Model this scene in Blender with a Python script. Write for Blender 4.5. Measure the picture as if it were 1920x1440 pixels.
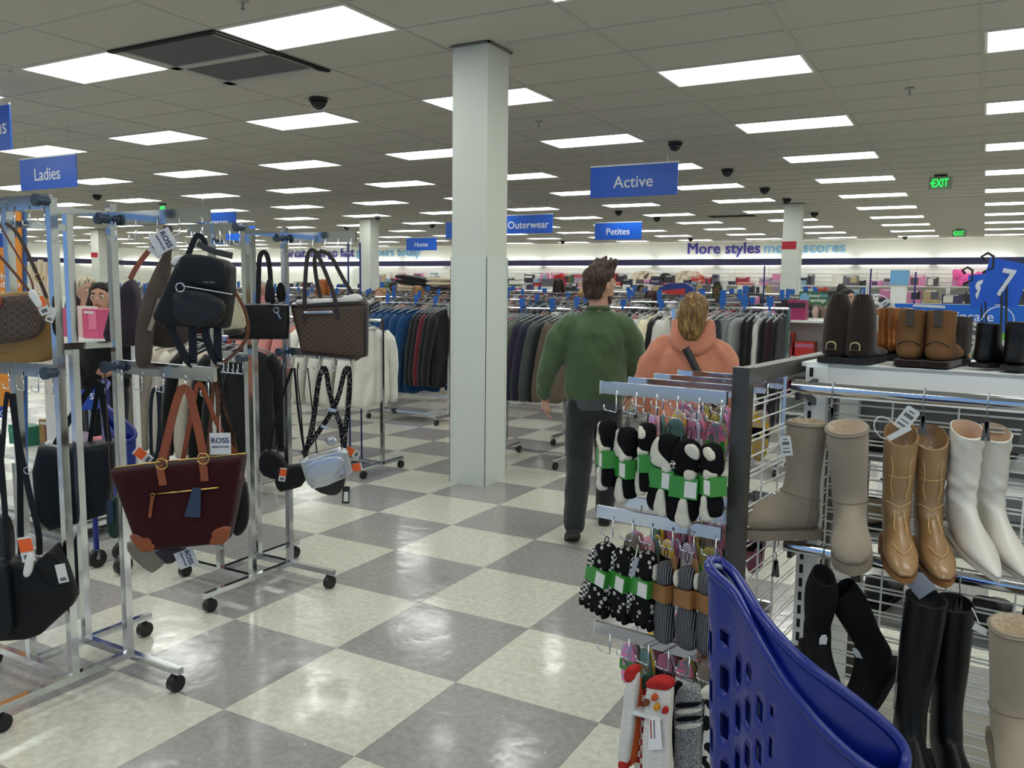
import bpy, bmesh, math, random
from mathutils import Vector, Matrix, noise
random.seed(7)
for _o in list(bpy.data.objects): bpy.data.objects.remove(_o)
SC = bpy.context.scene
COL = SC.collection

# ------------------------------------------------------------------ camera
FPX = 1568.5                       # focal length in pixels of the 1920x1440 frame
EYE = Vector((0, 0, 1.5358))
def _basis(yaw, pitch, roll):
    f = Vector((math.sin(yaw)*math.cos(pitch), math.cos(yaw)*math.cos(pitch), math.sin(pitch)))
    r = Vector((math.cos(yaw), -math.sin(yaw), 0)); u = r.cross(f)
    c, s = math.cos(roll), math.sin(roll)
    return c*r + s*u, -s*r + c*u, f
CR, CU, CF = _basis(-0.5098, -0.1129, 0.0124)
cam = bpy.data.cameras.new('camera'); cam.sensor_width = 36; cam.lens = 36*FPX/1920
cam.clip_start = 0.05; cam.clip_end = 200
camo = bpy.data.objects.new('camera', cam); COL.objects.link(camo)
camo.matrix_world = Matrix(((CR.x, CU.x, -CF.x, EYE.x), (CR.y, CU.y, -CF.y, EYE.y), (CR.z, CU.z, -CF.z, EYE.z), (0, 0, 0, 1)))
SC.camera = camo

# ------------------------------------------------------------------ world, exposure
W = bpy.data.worlds.new('world'); SC.world = W; W.use_nodes = True
W.node_tree.nodes['Background'].inputs[0].default_value = (0.22, 0.48, 1.0, 1)   # early evening sky outside the shop windows
W.node_tree.nodes['Background'].inputs[1].default_value = 1.0
SC.view_settings.view_transform = 'Standard'; SC.view_settings.look = 'None'
SC.view_settings.exposure = 0.0; SC.view_settings.gamma = 1.0; SC.view_settings.use_curve_mapping = False
LAMP = 8.6                         # strength of every ceiling light panel
try:
    SC.cycles.max_bounces = 8; SC.cycles.diffuse_bounces = 4; SC.cycles.glossy_bounces = 4; SC.cycles.caustics_reflective = False
    SC.cycles.use_denoising = True
except Exception: pass

# ------------------------------------------------------------------ where a point of the photograph lies in the shop
def ray(px, py): return CR*((px-960)/FPX) - CU*((py-720)/FPX) + CF
def atz(px, py, z):
    d = ray(px, py); return EYE + d*((z-EYE.z)/d.z)
def aty(px, py, y):
    d = ray(px, py); return EYE + d*(y/d.y)
def atx(px, py, x):
    d = ray(px, py); return EYE + d*(x/d.x)
def atd(px, py, dep): return EYE + ray(px, py)*dep

# ------------------------------------------------------------------ objects
MW = {}
def _link(o, parent):
    COL.objects.link(o)
    if parent: o.parent = parent
def tag(o, label=None, cat=None, group=None, kind=None):
    if label: o['label'] = label
    if cat: o['category'] = cat
    if group: o['group'] = group
    if kind: o['kind'] = kind
    return o
def thing(name, label, cat, loc, rz=0.0, group=None, kind=None):
    o = bpy.data.objects.new(name, None); COL.objects.link(o); o.empty_display_size = .05
    m = Matrix.Translation(Vector(loc)) @ Matrix.Rotation(rz, 4, 'Z'); o.matrix_world = m; MW[o.name] = m
    return tag(o, label, cat, group, kind)
def mobj(name, me, parent=None, mat=None):
    o = bpy.data.objects.new(name, me); _link(o, parent)
    if mat is not None and not me.materials: me.materials.append(mat)
    if parent: MW[o.name] = MW[parent.name]
    return o
def dup(o, loc=None, rz=None, label=None, parent=None):
    c = o.copy(); COL.objects.link(c); c.parent = parent
    if parent is None:
        if loc is not None: c.location = loc
        if rz is not None: c.rotation_euler = (0, 0, rz)
        if label: c['label'] = label
        MW[c.name] = Matrix.Translation(c.location) @ c.rotation_euler.to_matrix().to_4x4()
    else: MW[c.name] = MW[parent.name]
    for ch in o.children: dup(ch, parent=c)
    return c
class MB:
    """collects shapes in world coordinates; build() links them as one mesh object, relative to its parent"""
    def __init__(s): s.v = []; s.f = []
    def _a(s, vs, fs):
        n = len(s.v); s.v += [tuple(p) for p in vs]; s.f += [tuple(i+n for i in f) for f in fs]; return s
    def box(s, lo, hi, M=None):
        (a, b, c), (d, e, f) = lo, hi
        vs = [Vector(p) for p in ((a,b,c),(d,b,c),(d,e,c),(a,e,c),(a,b,f),(d,b,f),(d,e,f),(a,e,f))]
        if M is not None: vs = [M @ p for p in vs]
        return s._a(vs, ((0,3,2,1),(4,5,6,7),(0,1,5,4),(1,2,6,5),(2,3,7,6),(3,0,4,7)))
    def bar(s, p, q, w, h, up=Vector((0,0,1))):
        p, q = Vector(p), Vector(q); d = (q-p).normalized()
        if abs(d.dot(up)) > .95: up = Vector((0,1,0))
        a = d.cross(up).normalized()*(w/2); b = a.cross(d).normalized()*(h/2)
        vs = [p-a-b, p+a-b, p+a+b, p-a+b, q-a-b, q+a-b, q+a+b, q-a+b]
        return s._a(vs, ((0,1,2,3),(7,6,5,4),(0,4,5,1),(1,5,6,2),(2,6,7,3),(3,7,4,0)))
    def tube(s, pts, r, n=8, cap=True, closed=False):
        pts = [Vector(p) for p in pts]; m = len(pts)
        rs = r if isinstance(r, (list, tuple)) else [r]*m
        t0 = (pts[1]-pts[0]).normalized(); ref = Vector((0,0,1)) if abs(t0.z) < .9 else Vector((1,0,0))
        nx = t0.cross(ref).normalized(); vs = []; fs = []
        for i, p in enumerate(pts):
            if closed: t = pts[(i+1) % m]-pts[i-1]
            elif i == 0: t = pts[1]-p
            elif i == m-1: t = p-pts[i-1]
            else: t = (pts[i+1]-p).normalized()+(p-pts[i-1]).normalized()
            if t.length < 1e-9: t = t0.copy()
            t.normalize(); nx = (nx - t*nx.dot(t))
            if nx.length < 1e-6: nx = t.orthogonal()
            nx.normalize(); ny = t.cross(nx)
            for k in range(n):
                a = 2*math.pi*k/n; vs.append(p + nx*(rs[i]*math.cos(a)) + ny*(rs[i]*math.sin(a)))
        for i in range(m if closed else m-1):
            j = (i+1) % m
            for k in range(n): fs.append((i*n+k, i*n+(k+1) % n, j*n+(k+1) % n, j*n+k))
        if cap and not closed: fs += [tuple(reversed(range(n))), tuple(range((m-1)*n, m*n))]
        return s._a(vs, fs)
    def cyl(s, p, q, r, n=16, r2=None): return s.tube([p, q], [r, r if r2 is None else r2], n)
    def rings(s, rings, cap=True, closed=False):
        n = len(rings[0]); vs = [p for r in rings for p in r]; fs = []
        for i in range(len(rings) - (0 if closed else 1)):
            j = (i+1) % len(rings)
            for k in range(n): fs.append((i*n+k, i*n+(k+1) % n, j*n+(k+1) % n, j*n+k))
        if cap and not closed: fs += [tuple(reversed(range(n))), tuple(range((len(rings)-1)*n, len(rings)*n))]
        return s._a(vs, fs)
    def sphere(s, c, r, n=12, m=8, sq=(1,1,1), lo=-1.0, hi=1.0):
        c = Vector(c); rg = []
        for i in range(m+1):
            a = math.pi*(lo/2 + (hi-lo)/2*i/m); rr = max(math.cos(a), 1e-3)*r; z = math.sin(a)*r
            rg.append([c+Vector((rr*math.cos(2*math.pi*k/n)*sq[0], rr*math.sin(2*math.pi*k/n)*sq[1], z*sq[2])) for k in range(n)])
        return s.rings(rg)
    def prism(s, outl, M, d0, d1):
        """outline (u, v) in the plane of matrix M (x, z), thick from d0 to d1 along its y"""
        n = len(outl); vs = [M @ Vector((u, d0, v)) for u, v in outl] + [M @ Vector((u, d1, v)) for u, v in outl]
        fs = [tuple(range(n)), tuple(reversed(range(n, 2*n)))] + [(k, k+n, (k+1) % n+n, (k+1) % n) for k in range(n)]
        return s._a(vs, fs)
    def mesh(s, name, inv=None):
        me = bpy.data.meshes.new(name)
        vs = s.v if inv is None else [tuple(inv @ Vector(p)) for p in s.v]
        me.from_pydata(vs, [], s.f); me.update(); return me
    def build(s, name, mat, parent=None, smooth=False, fix=True, label=None):
        inv = MW[parent.name].inverted() if parent else None
        me = s.mesh(name, inv)
        if fix:
            bm = bmesh.new(); bm.from_mesh(me); bmesh.ops.recalc_face_normals(bm, faces=bm.faces); bm.to_mesh(me); bm.free()
        if smooth:
            me.shade_smooth() if smooth is True else _auto(me, smooth)
        o = mobj(name, me, parent, mat)
        if label: o['label'] = label
        return o
def _auto(me, ang):
    me.shade_smooth()
    bm = bmesh.new(); bm.from_mesh(me)
    for e in bm.edges:
        if len(e.link_faces) == 2 and e.calc_face_angle(0) > ang: e.smooth = False
    bm.to_mesh(me); bm.free()
# ------------------------------------------------------------------ materials
def lin(c):
    r = []
    for x in c:
        x /= 255.0; r.append(x/12.92 if x <= .04045 else ((x+.055)/1.055)**2.4)
    return tuple(r)
_M = {}
def mat(name, c, rough=.6, metal=0.0, spec=.5, bump=0.0, bscale=60.0, var=0.0, vscale=8.0, emit=None, trans=0.0, alpha=1.0, coat=0.0, sheen=0.0):
    if name in _M: return _M[name]
    m = bpy.data.materials.new(name); m.use_nodes = True; nt = m.node_tree; b = nt.nodes['Principled BSDF']
    col = lin(c) + (1,)
    b.inputs['Base Color'].default_value = col; b.inputs['Roughness'].default_value = rough; b.inputs['Metallic'].default_value = metal
    b.inputs['Specular IOR Level'].default_value = spec
    if trans: b.inputs['Transmission Weight'].default_value = trans
    if alpha < 1: b.inputs['Alpha'].default_value = alpha
    if coat: b.inputs['Coat Weight'].default_value = coat; b.inputs['Coat Roughness'].default_value = .08
    if sheen: b.inputs['Sheen Weight'].default_value = sheen
    if emit: b.inputs['Emission Color'].default_value = lin(emit[0])+(1,); b.inputs['Emission Strength'].default_value = emit[1]
    if bump or var:
        tc = nt.nodes.new('ShaderNodeTexCoord')
        if var:
            n = nt.nodes.new('ShaderNodeTexNoise'); n.inputs['Scale'].default_value = vscale; n.inputs['Detail'].default_value = 4
            nt.links.new(tc.outputs['Object'], n.inputs['Vector'])
            mr = nt.nodes.new('ShaderNodeMapRange'); mr.inputs[1].default_value = .3; mr.inputs[2].default_value = .7
            mr.inputs[3].default_value = 1-var; mr.inputs[4].default_value = 1+var; nt.links.new(n.outputs['Fac'], mr.inputs[0])
            mx = nt.nodes.new('ShaderNodeMix'); mx.data_type = 'RGBA'; mx.blend_type = 'MULTIPLY'; mx.inputs[0].default_value = 1
            mx.inputs[6].default_value = col; nt.links.new(mr.outputs[0], mx.inputs[7]); nt.links.new(mx.outputs[2], b.inputs['Base Color'])
        if bump:
            n = nt.nodes.new('ShaderNodeTexNoise'); n.inputs['Scale'].default_value = bscale; n.inputs['Detail'].default_value = 6
            nt.links.new(tc.outputs['Object'], n.inputs['Vector'])
            bp = nt.nodes.new('ShaderNodeBump'); bp.inputs['Strength'].default_value = bump; bp.inputs['Distance'].default_value = .01
            nt.links.new(n.outputs['Fac'], bp.inputs['Height']); nt.links.new(bp.outputs[0], b.inputs['Normal'])
    _M[name] = m; return m
def nodes(m): return m.node_tree, m.node_tree.nodes['Principled BSDF']
def chain(nt, typ, **kw):
    n = nt.nodes.new(typ)
    for k, v in kw.items():
        if k.startswith('i_'): n.inputs[k[2:].replace('_', ' ')].default_value = v
        else: setattr(n, k, v)
    return n
def ramp(nt, src, stops, interp='LINEAR'):
    r = nt.nodes.new('ShaderNodeValToRGB'); r.color_ramp.interpolation = interp
    el = r.color_ramp.elements
    while len(el) < len(stops): el.new(.5)
    for e, (p, c) in zip(el, stops): e.position = p; e.color = (lin(c)+(1,)) if max(c) > 1 else tuple(c)+(1,)
    nt.links.new(src, r.inputs[0]); return r
WHITE_METAL = mat('white_painted_metal', (226, 228, 224), .35)
CHROME = mat('chrome', (205, 208, 212), .1, 1.0)
STEEL = mat('brushed_steel', (176, 180, 186), .22, 1.0)
BLACK_PL = mat('black_plastic', (18, 18, 19), .45)
BLUE_SIGN = mat('sign_blue', (20, 92, 205), .35)
NAVY = mat('navy_paint', (36, 38, 78), .5)
WHITE_INK = mat('white_print', (232, 236, 242), .5)
TMP = bpy.data.scenes.new('workbench')
def evaluated(o):
    """mesh of an object with its modifiers applied, worked out in an otherwise empty scene"""
    TMP.collection.objects.link(o); vl = TMP.view_layers[0]; vl.update(); dg = vl.depsgraph; dg.update()
    me = bpy.data.meshes.new_from_object(o.evaluated_get(dg), preserve_all_data_layers=False, depsgraph=dg); bpy.data.objects.remove(o); return me
def text(body, M, size, mat_, name, parent=None, depth=.002, width=None, bold=0.0, align='CENTER', height=None):
    """flat lettering: x of M to the right, z of M up, facing -y of M; width fits the line"""
    cu = bpy.data.curves.new(name, 'FONT'); cu.body = body; cu.size = size; cu.align_x = align; cu.align_y = 'CENTER'
    cu.extrude = depth; cu.resolution_u = 3; cu.space_line = .95
    me = evaluated(bpy.data.objects.new(name, cu)); bpy.data.curves.remove(cu)
    xs = [v.co.x for v in me.vertices]; ys = [v.co.y for v in me.vertices]
    sx = (width/(max(xs)-min(xs))) if width and xs else 1.0
    sy = (height/(max(ys)-min(ys))) if height and ys else sx
    cx = (max(xs)+min(xs))/2 if align == 'CENTER' else min(xs); cy = (max(ys)+min(ys))/2
    inv = MW[parent.name].inverted() if parent else Matrix()
    for v in me.vertices:
        v.co = inv @ (M @ Vector(((v.co.x-cx)*sx, -v.co.z, (v.co.y-cy)*sy)))
    me.materials.clear(); me.materials.append(mat_); me.name = name
    if bold:                                            # heavier strokes
        bm = bmesh.new(); bm.from_mesh(me); d = inv.to_3x3() @ (M.to_3x3() @ Vector((bold*size*sx, 0, 0))); u = inv.to_3x3() @ (M.to_3x3() @ Vector((0, 0, bold*size*sy*.6)))
        gs = list(bm.verts)+list(bm.edges)+list(bm.faces)
        e = inv.to_3x3() @ (M.to_3x3() @ Vector((0, -max(.0004, size*.004), 0)))
        for k, v in enumerate((d+u, -d-u, d-u, u-d)):
            v = v+e*(k+1)
            g = bmesh.ops.duplicate(bm, geom=gs)['geom']; bmesh.ops.translate(bm, verts=[x for x in g if isinstance(x, bmesh.types.BMVert)], vec=v)
        bm.to_mesh(me); bm.free()
    return mobj(name, me, parent)
def frame(loc, rz=0.0): return Matrix.Translation(Vector(loc)) @ Matrix.Rotation(rz, 4, 'Z')
class Pl:
    """an upright plane in the shop through a point seen at (px, py) at a depth, turned by rz about the vertical"""
    def __init__(s, px, py, dep, rz=0.0, o=None):
        s.o = atd(px, py, dep) if o is None else Vector(o); s.M = frame(s.o, rz); s.n = s.M.to_3x3() @ Vector((0, -1, 0)); s.inv = s.M.inverted()
    def pt(s, px, py, off=0.0):
        d = ray(px, py); t = (s.o + s.n*off - EYE).dot(s.n)/d.dot(s.n); return EYE + d*t
    def uv(s, px, py):
        q = s.inv @ s.pt(px, py); return (q.x, q.z)
    def out(s, pts): return [s.uv(*p) for p in pts]
    def k(s): return (s.o-EYE).dot(CF)/FPX        # metres per pixel here
def smooth_poly(pts, n=2, closed=True):
    for _ in range(n):
        q = []; m = len(pts)
        for i in range(m if closed else m-1):
            a, b = pts[i], pts[(i+1) % m]
            q += [tuple(.75*x+.25*y for x, y in zip(a, b)), tuple(.25*x+.75*y for x, y in zip(a, b))]
        if not closed: q = [pts[0]] + q + [pts[-1]]
        pts = q
    return pts
def resample(pts, n, closed=True):
    P = [Vector(p) for p in pts]
    if closed: P.append(P[0])
    L = [0]
    for a, b in zip(P, P[1:]): L.append(L[-1]+(b-a).length)
    out = []; tot = L[-1]; j = 0
    for i in range(n):
        t = tot*i/(n if closed else n-1)
        while j < len(L)-2 and L[j+1] < t: j += 1
        d = L[j+1]-L[j]; out.append(P[j].lerp(P[j+1], 0 if d < 1e-9 else (t-L[j])/d))
    return out
def pillow(mb, outl, M, t, n=40, prof=((1.0, .0), (.97, .55), (.9, .8), (.7, .95), (.4, 1.0), (.12, 1.0)), y0=0.0, wob=0.0, wsc=12.0, seed=0, flat=0.0):
    """a soft body: outline (u, v) puffed to thickness t about depth y0 in the plane of M"""
    P = resample(outl, n); cx = sum(p.x for p in P)/n; cy = sum(p.y for p in P)/n
    if flat >= .5: prof = ((1.0, .12), (.99, .55), (.965, .82), (.92, .94), (.8, 1.0), (.45, 1.0), (.12, 1.0))
    elif flat: prof = tuple((a, flat+(1-flat)*b) for a, b in prof)
    rg = []
    def ring(a, b, sgn):
        r = []
        for p in P:
            u = cx+(p.x-cx)*a; v = cy+(p.y-cy)*a; h = sgn*b*t/2
            if wob: h += wob*noise.noise(Vector((u*wsc, v*wsc, seed+sgn)))*(.3+b)
            r.append(M @ Vector((u, y0+h, v)))
        return r
    for a, b in reversed(prof): rg.append(ring(a, b, -1))
    for a, b in (prof if prof[0][1] > 0 else prof[1:]): rg.append(ring(a, b, 1))
    return mb.rings(rg)
def strap(mb, pts, w, th, nrm, smooth=2):
    """a flat band along a line, its broad side facing nrm"""
    P = [Vector(p) for p in (smooth_poly([tuple(p) for p in pts], smooth, False) if smooth else pts)]
    rg = []; m = len(P); nrm = Vector(nrm).normalized()
    for i, p in enumerate(P):
        t = (P[min(i+1, m-1)]-P[max(i-1, 0)])
        t = t.normalized() if t.length > 1e-9 else Vector((0, 0, 1))
        s_ = t.cross(nrm)
        s_ = s_.normalized() if s_.length > 1e-6 else t.orthogonal().normalized()
        b = s_.cross(t).normalized()
        rg.append([p-s_*w/2-b*th/2, p+s_*w/2-b*th/2, p+s_*w/2+b*th/2, p-s_*w/2+b*th/2])
    return mb.rings(rg)
ORD = ['first', 'second', 'third', 'fourth', 'fifth', 'sixth', 'seventh', 'eighth', 'ninth', 'tenth', 'eleventh', 'twelfth', 'thirteenth', 'fourteenth', 'fifteenth', 'sixteenth']
# ================================================================== THE SHELL
X0, X1, Y0, Y1, ZC = -38.0, 9.0, -6.0, 31.0, 3.345
T = 0.61
TX, TY = -3.8008*T, 5.3163*T         # a corner of the checkered floor
def floor_mat(name, base, dark, light):
    m = mat(name, base, .2, 0, .55); nt, b = nodes(m)
    g = chain(nt, 'ShaderNodeNewGeometry')
    n1 = chain(nt, 'ShaderNodeTexNoise', i_Scale=34.0, i_Detail=3.0); nt.links.new(g.outputs['Position'], n1.inputs['Vector'])
    mp = chain(nt, 'ShaderNodeMapping'); mp.inputs['Scale'].default_value = (1, 2.1, 1); nt.links.new(g.outputs['Position'], mp.inputs[0])
    v1 = chain(nt, 'ShaderNodeTexNoise', i_Scale=120.0, i_Detail=1.5); nt.links.new(mp.outputs[0], v1.inputs['Vector'])
    v2 = chain(nt, 'ShaderNodeTexNoise', i_Scale=95.0, i_Detail=1.5); v2.noise_dimensions = '4D'; v2.inputs['W'].default_value = 3.7; nt.links.new(g.outputs['Position'], v2.inputs['Vector'])
    base_r = ramp(nt, n1.outputs['Fac'], ((.3, tuple(x*.94 for x in base)), (.7, tuple(min(255, x*1.05) for x in base))))
    d = ramp(nt, v1.outputs['Fac'], ((.685, (0, 0, 0)), (.72, (1, 1, 1))))
    l = ramp(nt, v2.outputs['Fac'], ((.70, (0, 0, 0)), (.735, (1, 1, 1))))
    mx = chain(nt, 'ShaderNodeMix', data_type='RGBA'); mx.inputs[7].default_value = lin(dark)+(1,)
    nt.links.new(d.outputs[0], mx.inputs[0]); nt.links.new(base_r.outputs[0], mx.inputs[6])
    my = chain(nt, 'ShaderNodeMix', data_type='RGBA'); my.inputs[7].default_value = lin(light)+(1,)
    nt.links.new(l.outputs[0], my.inputs[0]); nt.links.new(mx.outputs[2], my.inputs[6]); nt.links.new(my.outputs[2], b.inputs['Base Color'])
    w = chain(nt, 'ShaderNodeTexNoise', i_Scale=9.0, i_Detail=2.0); nt.links.new(g.outputs['Position'], w.inputs['Vector'])
    bp = chain(nt, 'ShaderNodeBump', i_Strength=.16, i_Distance=.01); nt.links.new(w.outputs['Fac'], bp.inputs['Height']); nt.links.new(bp.outputs[0], b.inputs['Normal'])
    r = ramp(nt, w.outputs['Fac'], ((.2, (.09, .09, .09)), (.8, (.2, .2, .2)))); nt.links.new(r.outputs[0], b.inputs['Roughness'])
    return m
FL_L = floor_mat('light_vinyl_tile', (206, 206, 192), (136, 132, 120), (226, 226, 218))
FL_D = floor_mat('grey_vinyl_tile', (154, 151, 149), (90, 88, 88), (206, 204, 202))
fl = MB().box((X0, Y0, -.06), (X1, Y1, -.004)).build('floor', mat('grout', (70, 68, 66), .8)); tag(fl, kind='structure')
MW[fl.name] = Matrix()
def tile_mesh(nm, m, w, h, t):
    g = .0006; b = MB(); b._a([(-w/2+g, -h/2+g, 0), (w/2-g, -h/2+g, 0), (w/2-g, h/2-g, 0), (-w/2+g, h/2-g, 0),
        (-w/2+g, -h/2+g, -t), (w/2-g, -h/2+g, -t), (w/2-g, h/2-g, -t), (-w/2+g, h/2-g, -t)], ((0,1,2,3),(0,4,5,1),(1,5,6,2),(2,6,7,3),(3,7,4,0)))
    me = b.mesh(nm); me.materials.append(m); return me
def vis(p):
    d = p-EYE; z = d.dot(CF)
    if z < .3: return None
    return (960+FPX*d.dot(CR)/z, 720-FPX*d.dot(CU)/z, z)
tl, td = tile_mesh('tile', FL_L, T, T, .004), tile_mesh('tile', FL_D, T, T, .004)
cand = []; rest = {0: MB(), 1: MB()}
for i in range(int((X0-TX)/T)-1, int((X1-TX)/T)+2):
    for j in range(int((Y0-TY)/T)-1, int((Y1-TY)/T)+2):
        c = Vector((TX+(i+.5)*T, TY+(j+.5)*T, 0))
        if not (X0+.4 < c.x < X1-.4 and Y0+.4 < c.y < Y1-.4): continue
        q = vis(c); s = 0
        if q and -150 < q[0] < 2070 and q[1] < 1750: s = abs(c.z-EYE.z)/q[2]**3
        cand.append((s, c, (i+j) % 2))
cand.sort(key=lambda a: -a[0])
for k, (s, c, par) in enumerate(cand):
    if k < 260 and s > 0:
        o = mobj('tile', tl if par == 0 else td, fl); o.location = c
    else:
        g = .0006; h = T/2-g; rest[par]._a([(c.x-h, c.y-h, 0), (c.x+h, c.y-h, 0), (c.x+h, c.y+h, 0), (c.x-h, c.y+h, 0)], ((0, 1, 2, 3),))
tag(rest[0].build('tile_field', FL_L, fl, fix=False), kind='stuff'); tag(rest[1].build('tile_field', FL_D, fl, fix=False), kind='stuff')

# ceiling: lay-in tiles in a metal grid, light panels filling cells of it
GX, GY = 2.385/2, 2.48/4
LX, LY = -1.915, 7.14               # centre of one light panel
def ceil_mat():
    m = mat('ceiling_tile', (196, 193, 184), .9, 0, .2); nt, b = nodes(m)
    g = chain(nt, 'ShaderNodeNewGeometry')
    n = chain(nt, 'ShaderNodeTexNoise', i_Scale=160.0, i_Detail=3.0); nt.links.new(g.outputs['Position'], n.inputs['Vector'])
    r = ramp(nt, n.outputs['Fac'], ((.3, (168, 165, 157)), (.5, (199, 196, 187)))); nt.links.new(r.outputs[0], b.inputs['Base Color'])
    bp = chain(nt, 'ShaderNodeBump', i_Strength=.3, i_Distance=.003); nt.links.new(n.outputs['Fac'], bp.inputs['Height']); nt.links.new(bp.outputs[0], b.inputs['Normal'])
    return m
CT = ceil_mat()
ce = MB().box((X0, Y0, ZC+.02), (X1, Y1, ZC+.1)).build('ceiling', mat('plenum', (150, 148, 142), .9)); tag(ce, kind='structure'); MW[ce.name] = Matrix()
lights = []; cells = []
VENT = (-5.5, 4.9)
for a in range(-31, 11):
    for b in range(-22, 40):
        x, y = LX+a*GX, LY+b*GY
        if not (X0+.5 < x < X1-.5 and Y0+.2 < y < Y1-.2): continue
        if a % 2 == 0 and b % 4 == 0: lights.append((x, y, a//2, b//4)); continue
        if abs(x-(LX-3*GX)) < .1 and LY-4*GY-.1 < y+GY*0 < LY-4*GY+GY+.1: continue     # the big air outlet takes two cells
        cells.append(Vector((x, y, ZC+.004)))
def cscore(c):
    q = vis(c)
    if not q or not (-200 < q[0] < 2120 and -220 < q[1]): return 0
    return 1/q[2]**3
cells.sort(key=lambda c: -cscore(c))
b = MB(); g = .007; w, h = GX/2-g, GY/2-g
b._a([(-w, -h, 0), (w, -h, 0), (w, h, 0), (-w, h, 0), (-w, -h, .015), (w, -h, .015), (w, h, .015), (-w, h, .015)], ((3,2,1,0),(0,1,5,4),(1,2,6,5),(2,3,7,6),(3,0,4,7)))
cm = b.mesh('ceiling_tile'); cm.materials.append(CT)
rb = MB()
for k, c in enumerate(cells):
    if k < 250 and cscore(c) > 0:
        o = mobj('ceiling_tile', cm, ce); o.location = c + Vector((0, 0, random.uniform(0, .0025)))
    else: rb._a([(c.x-w, c.y-h, c.z), (c.x+w, c.y-h, c.z), (c.x+w, c.y+h, c.z), (c.x-w, c.y+h, c.z)], ((3, 2, 1, 0),))
tag(rb.build('ceiling_tile_field', CT, ce, fix=False), kind='stuff')
gb = MB()
for a in range(-31, 11):
    x = LX+(a+.5)*GX
    if X0 < x < X1: gb.box((x-.012, Y0, ZC), (x+.012, Y1, ZC+.012))
for b_ in range(-22, 40):
    y = LY+(b_+.5)*GY
    if Y0 < y < Y1: gb.box((X0, y-.012, ZC+.0005), (X1, y+.012, ZC+.0125))
gb.build('ceiling_grid', mat('grid_bar', (184, 182, 175), .6), ce)
LAMPM = mat('lit_panel', (255, 255, 252), .5, emit=((250, 254, 249), LAMP))
# light panel: white frame with a shallow pyramid basket and a lens
def lamp_mesh():
    fr = MB(); w, h = GX/2-.012, GY/2-.012
    for a, b_ in (((-w, -h), (w, -h+.02)), ((-w, h-.02), (w, h)), ((-w, -h+.02), (-w+.02, h-.02)), ((w-.02, -h+.02), (w, h-.02))):
        fr.box((a[0], a[1], -.004), (b_[0], b_[1], .012))
    le = MB(); w -= .02; h -= .02
    le._a([(-w, -h, .004), (w, -h, .004), (w, h, .004), (-w, h, .004), (-w+.03, -.06, .016), (w-.03, -.06, .016), (w-.03, .06, .016), (-w+.03, .06, .016)],
          ((0,4,5,1), (1,5,6,2), (2,6,7,3), (3,7,4,0), (4,7,6,5)))
    a = fr.mesh('lamp_frame'); a.materials.append(mat('lamp_frame_white', (236, 236, 230), .4)); c = le.mesh('lens'); c.materials.append(LAMPM); return a, c
lfm, lem = lamp_mesh()
COLN = {0: 'row right of the active sign', 1: 'row at the right edge', -1: 'row crossing behind the near column', -2: 'row left of the near column', -3: 'row beside the ladies sign', -4: 'row left of the ladies sign'}
for x, y, a, b_ in lights:
    q = vis(Vector((x, y, ZC)))
    if (not q or not -400 < q[0] < 2400) and (x < -14 or y > 12 or y < -4): continue
    seen = q and -150 < q[0] < 2070 and q[1] > -120
    if seen and a in COLN:
        lab = 'ceiling light panel, %s from front in the %s' % (ORD[b_+1], COLN[a])
    elif seen and a < -4: lab = 'ceiling light panel, %s from front in the %s row left of the near column' % (ORD[b_+1], ORD[-2-a])
    elif seen: lab = 'small white ceiling light panel among the far rows over the clothes racks'
    else: lab = 'white ceiling light panel in the rows overhead out of view'
    o = thing('ceiling_light', lab, 'light', (x, y, ZC), 0, 'recessed ceiling light panels')
    mobj('lamp_frame', lfm, o); mobj('lens', lem, o)
# air outlet in the ceiling left of centre
t = thing('air_outlet', 'square grey ceiling air outlet between the two nearest light panels', 'vent', (LX-3*GX, LY-4*GY+GY/2, ZC))
cx, cy = LX-3*GX, LY-3.5*GY
w, h = GX/2-.01, GY-.01
m = MB()
for x0, y0, x1, y1 in ((cx-w, cy-h, cx+w, cy-h+.06), (cx-w, cy+h-.11, cx+w, cy+h), (cx-w, cy-h, cx-w+.09, cy+h), (cx+w-.09, cy-h, cx+w, cy+h), (cx-w, cy-.05, cx+w, cy+.03)):
    m.box((x0, y0, ZC-.006), (x1, y1, ZC+.012))
m.build('outlet_frame', mat('vent_grey', (176, 176, 172), .5), t)
m = MB().box((cx-w, cy-h, ZC+.004), (cx+w, cy+h, ZC+.014)); m.build('screen', mat('vent_mesh', (92, 94, 98), .7, bump=.4, bscale=300), t)
for k in range(3):
    MB().box((cx-w, cy-h-.012+.016*k, ZC-.02), (cx+w, cy-h-.004+.016*k, ZC+.002)).build('blade', mat('vent_black', (22, 22, 24), .6), t)
    MB().box((cx+w-.004+.016*k-.03, cy-h, ZC-.02), (cx+w+.004+.016*k-.03, cy+h, ZC+.002)).build('blade', mat('vent_black', (22, 22, 24), .6), t)
def slot_vent(px, py, wid, lab):
    p = atz(px, py, ZC); t = thing('slot_vent', lab, 'vent', p, 0)
    m = MB()
    for k in range(4): m.box((p.x-wid/2, p.y-.2+.12*k, ZC-.012), (p.x+wid/2, p.y-.15+.12*k, ZC-.002))
    m.build('blade', mat('vent_black', (22, 22, 24), .6), t)
    m = MB().box((p.x-wid/2-.02, p.y-.25, ZC-.004), (p.x+wid/2+.02, p.y+.26, ZC-.0005)); m.build('backing', mat('vent_grey', (176, 176, 172), .5), t)
slot_vent(1372, 405, 1.1, 'flat black slotted ceiling vent left of the far right column')
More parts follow.
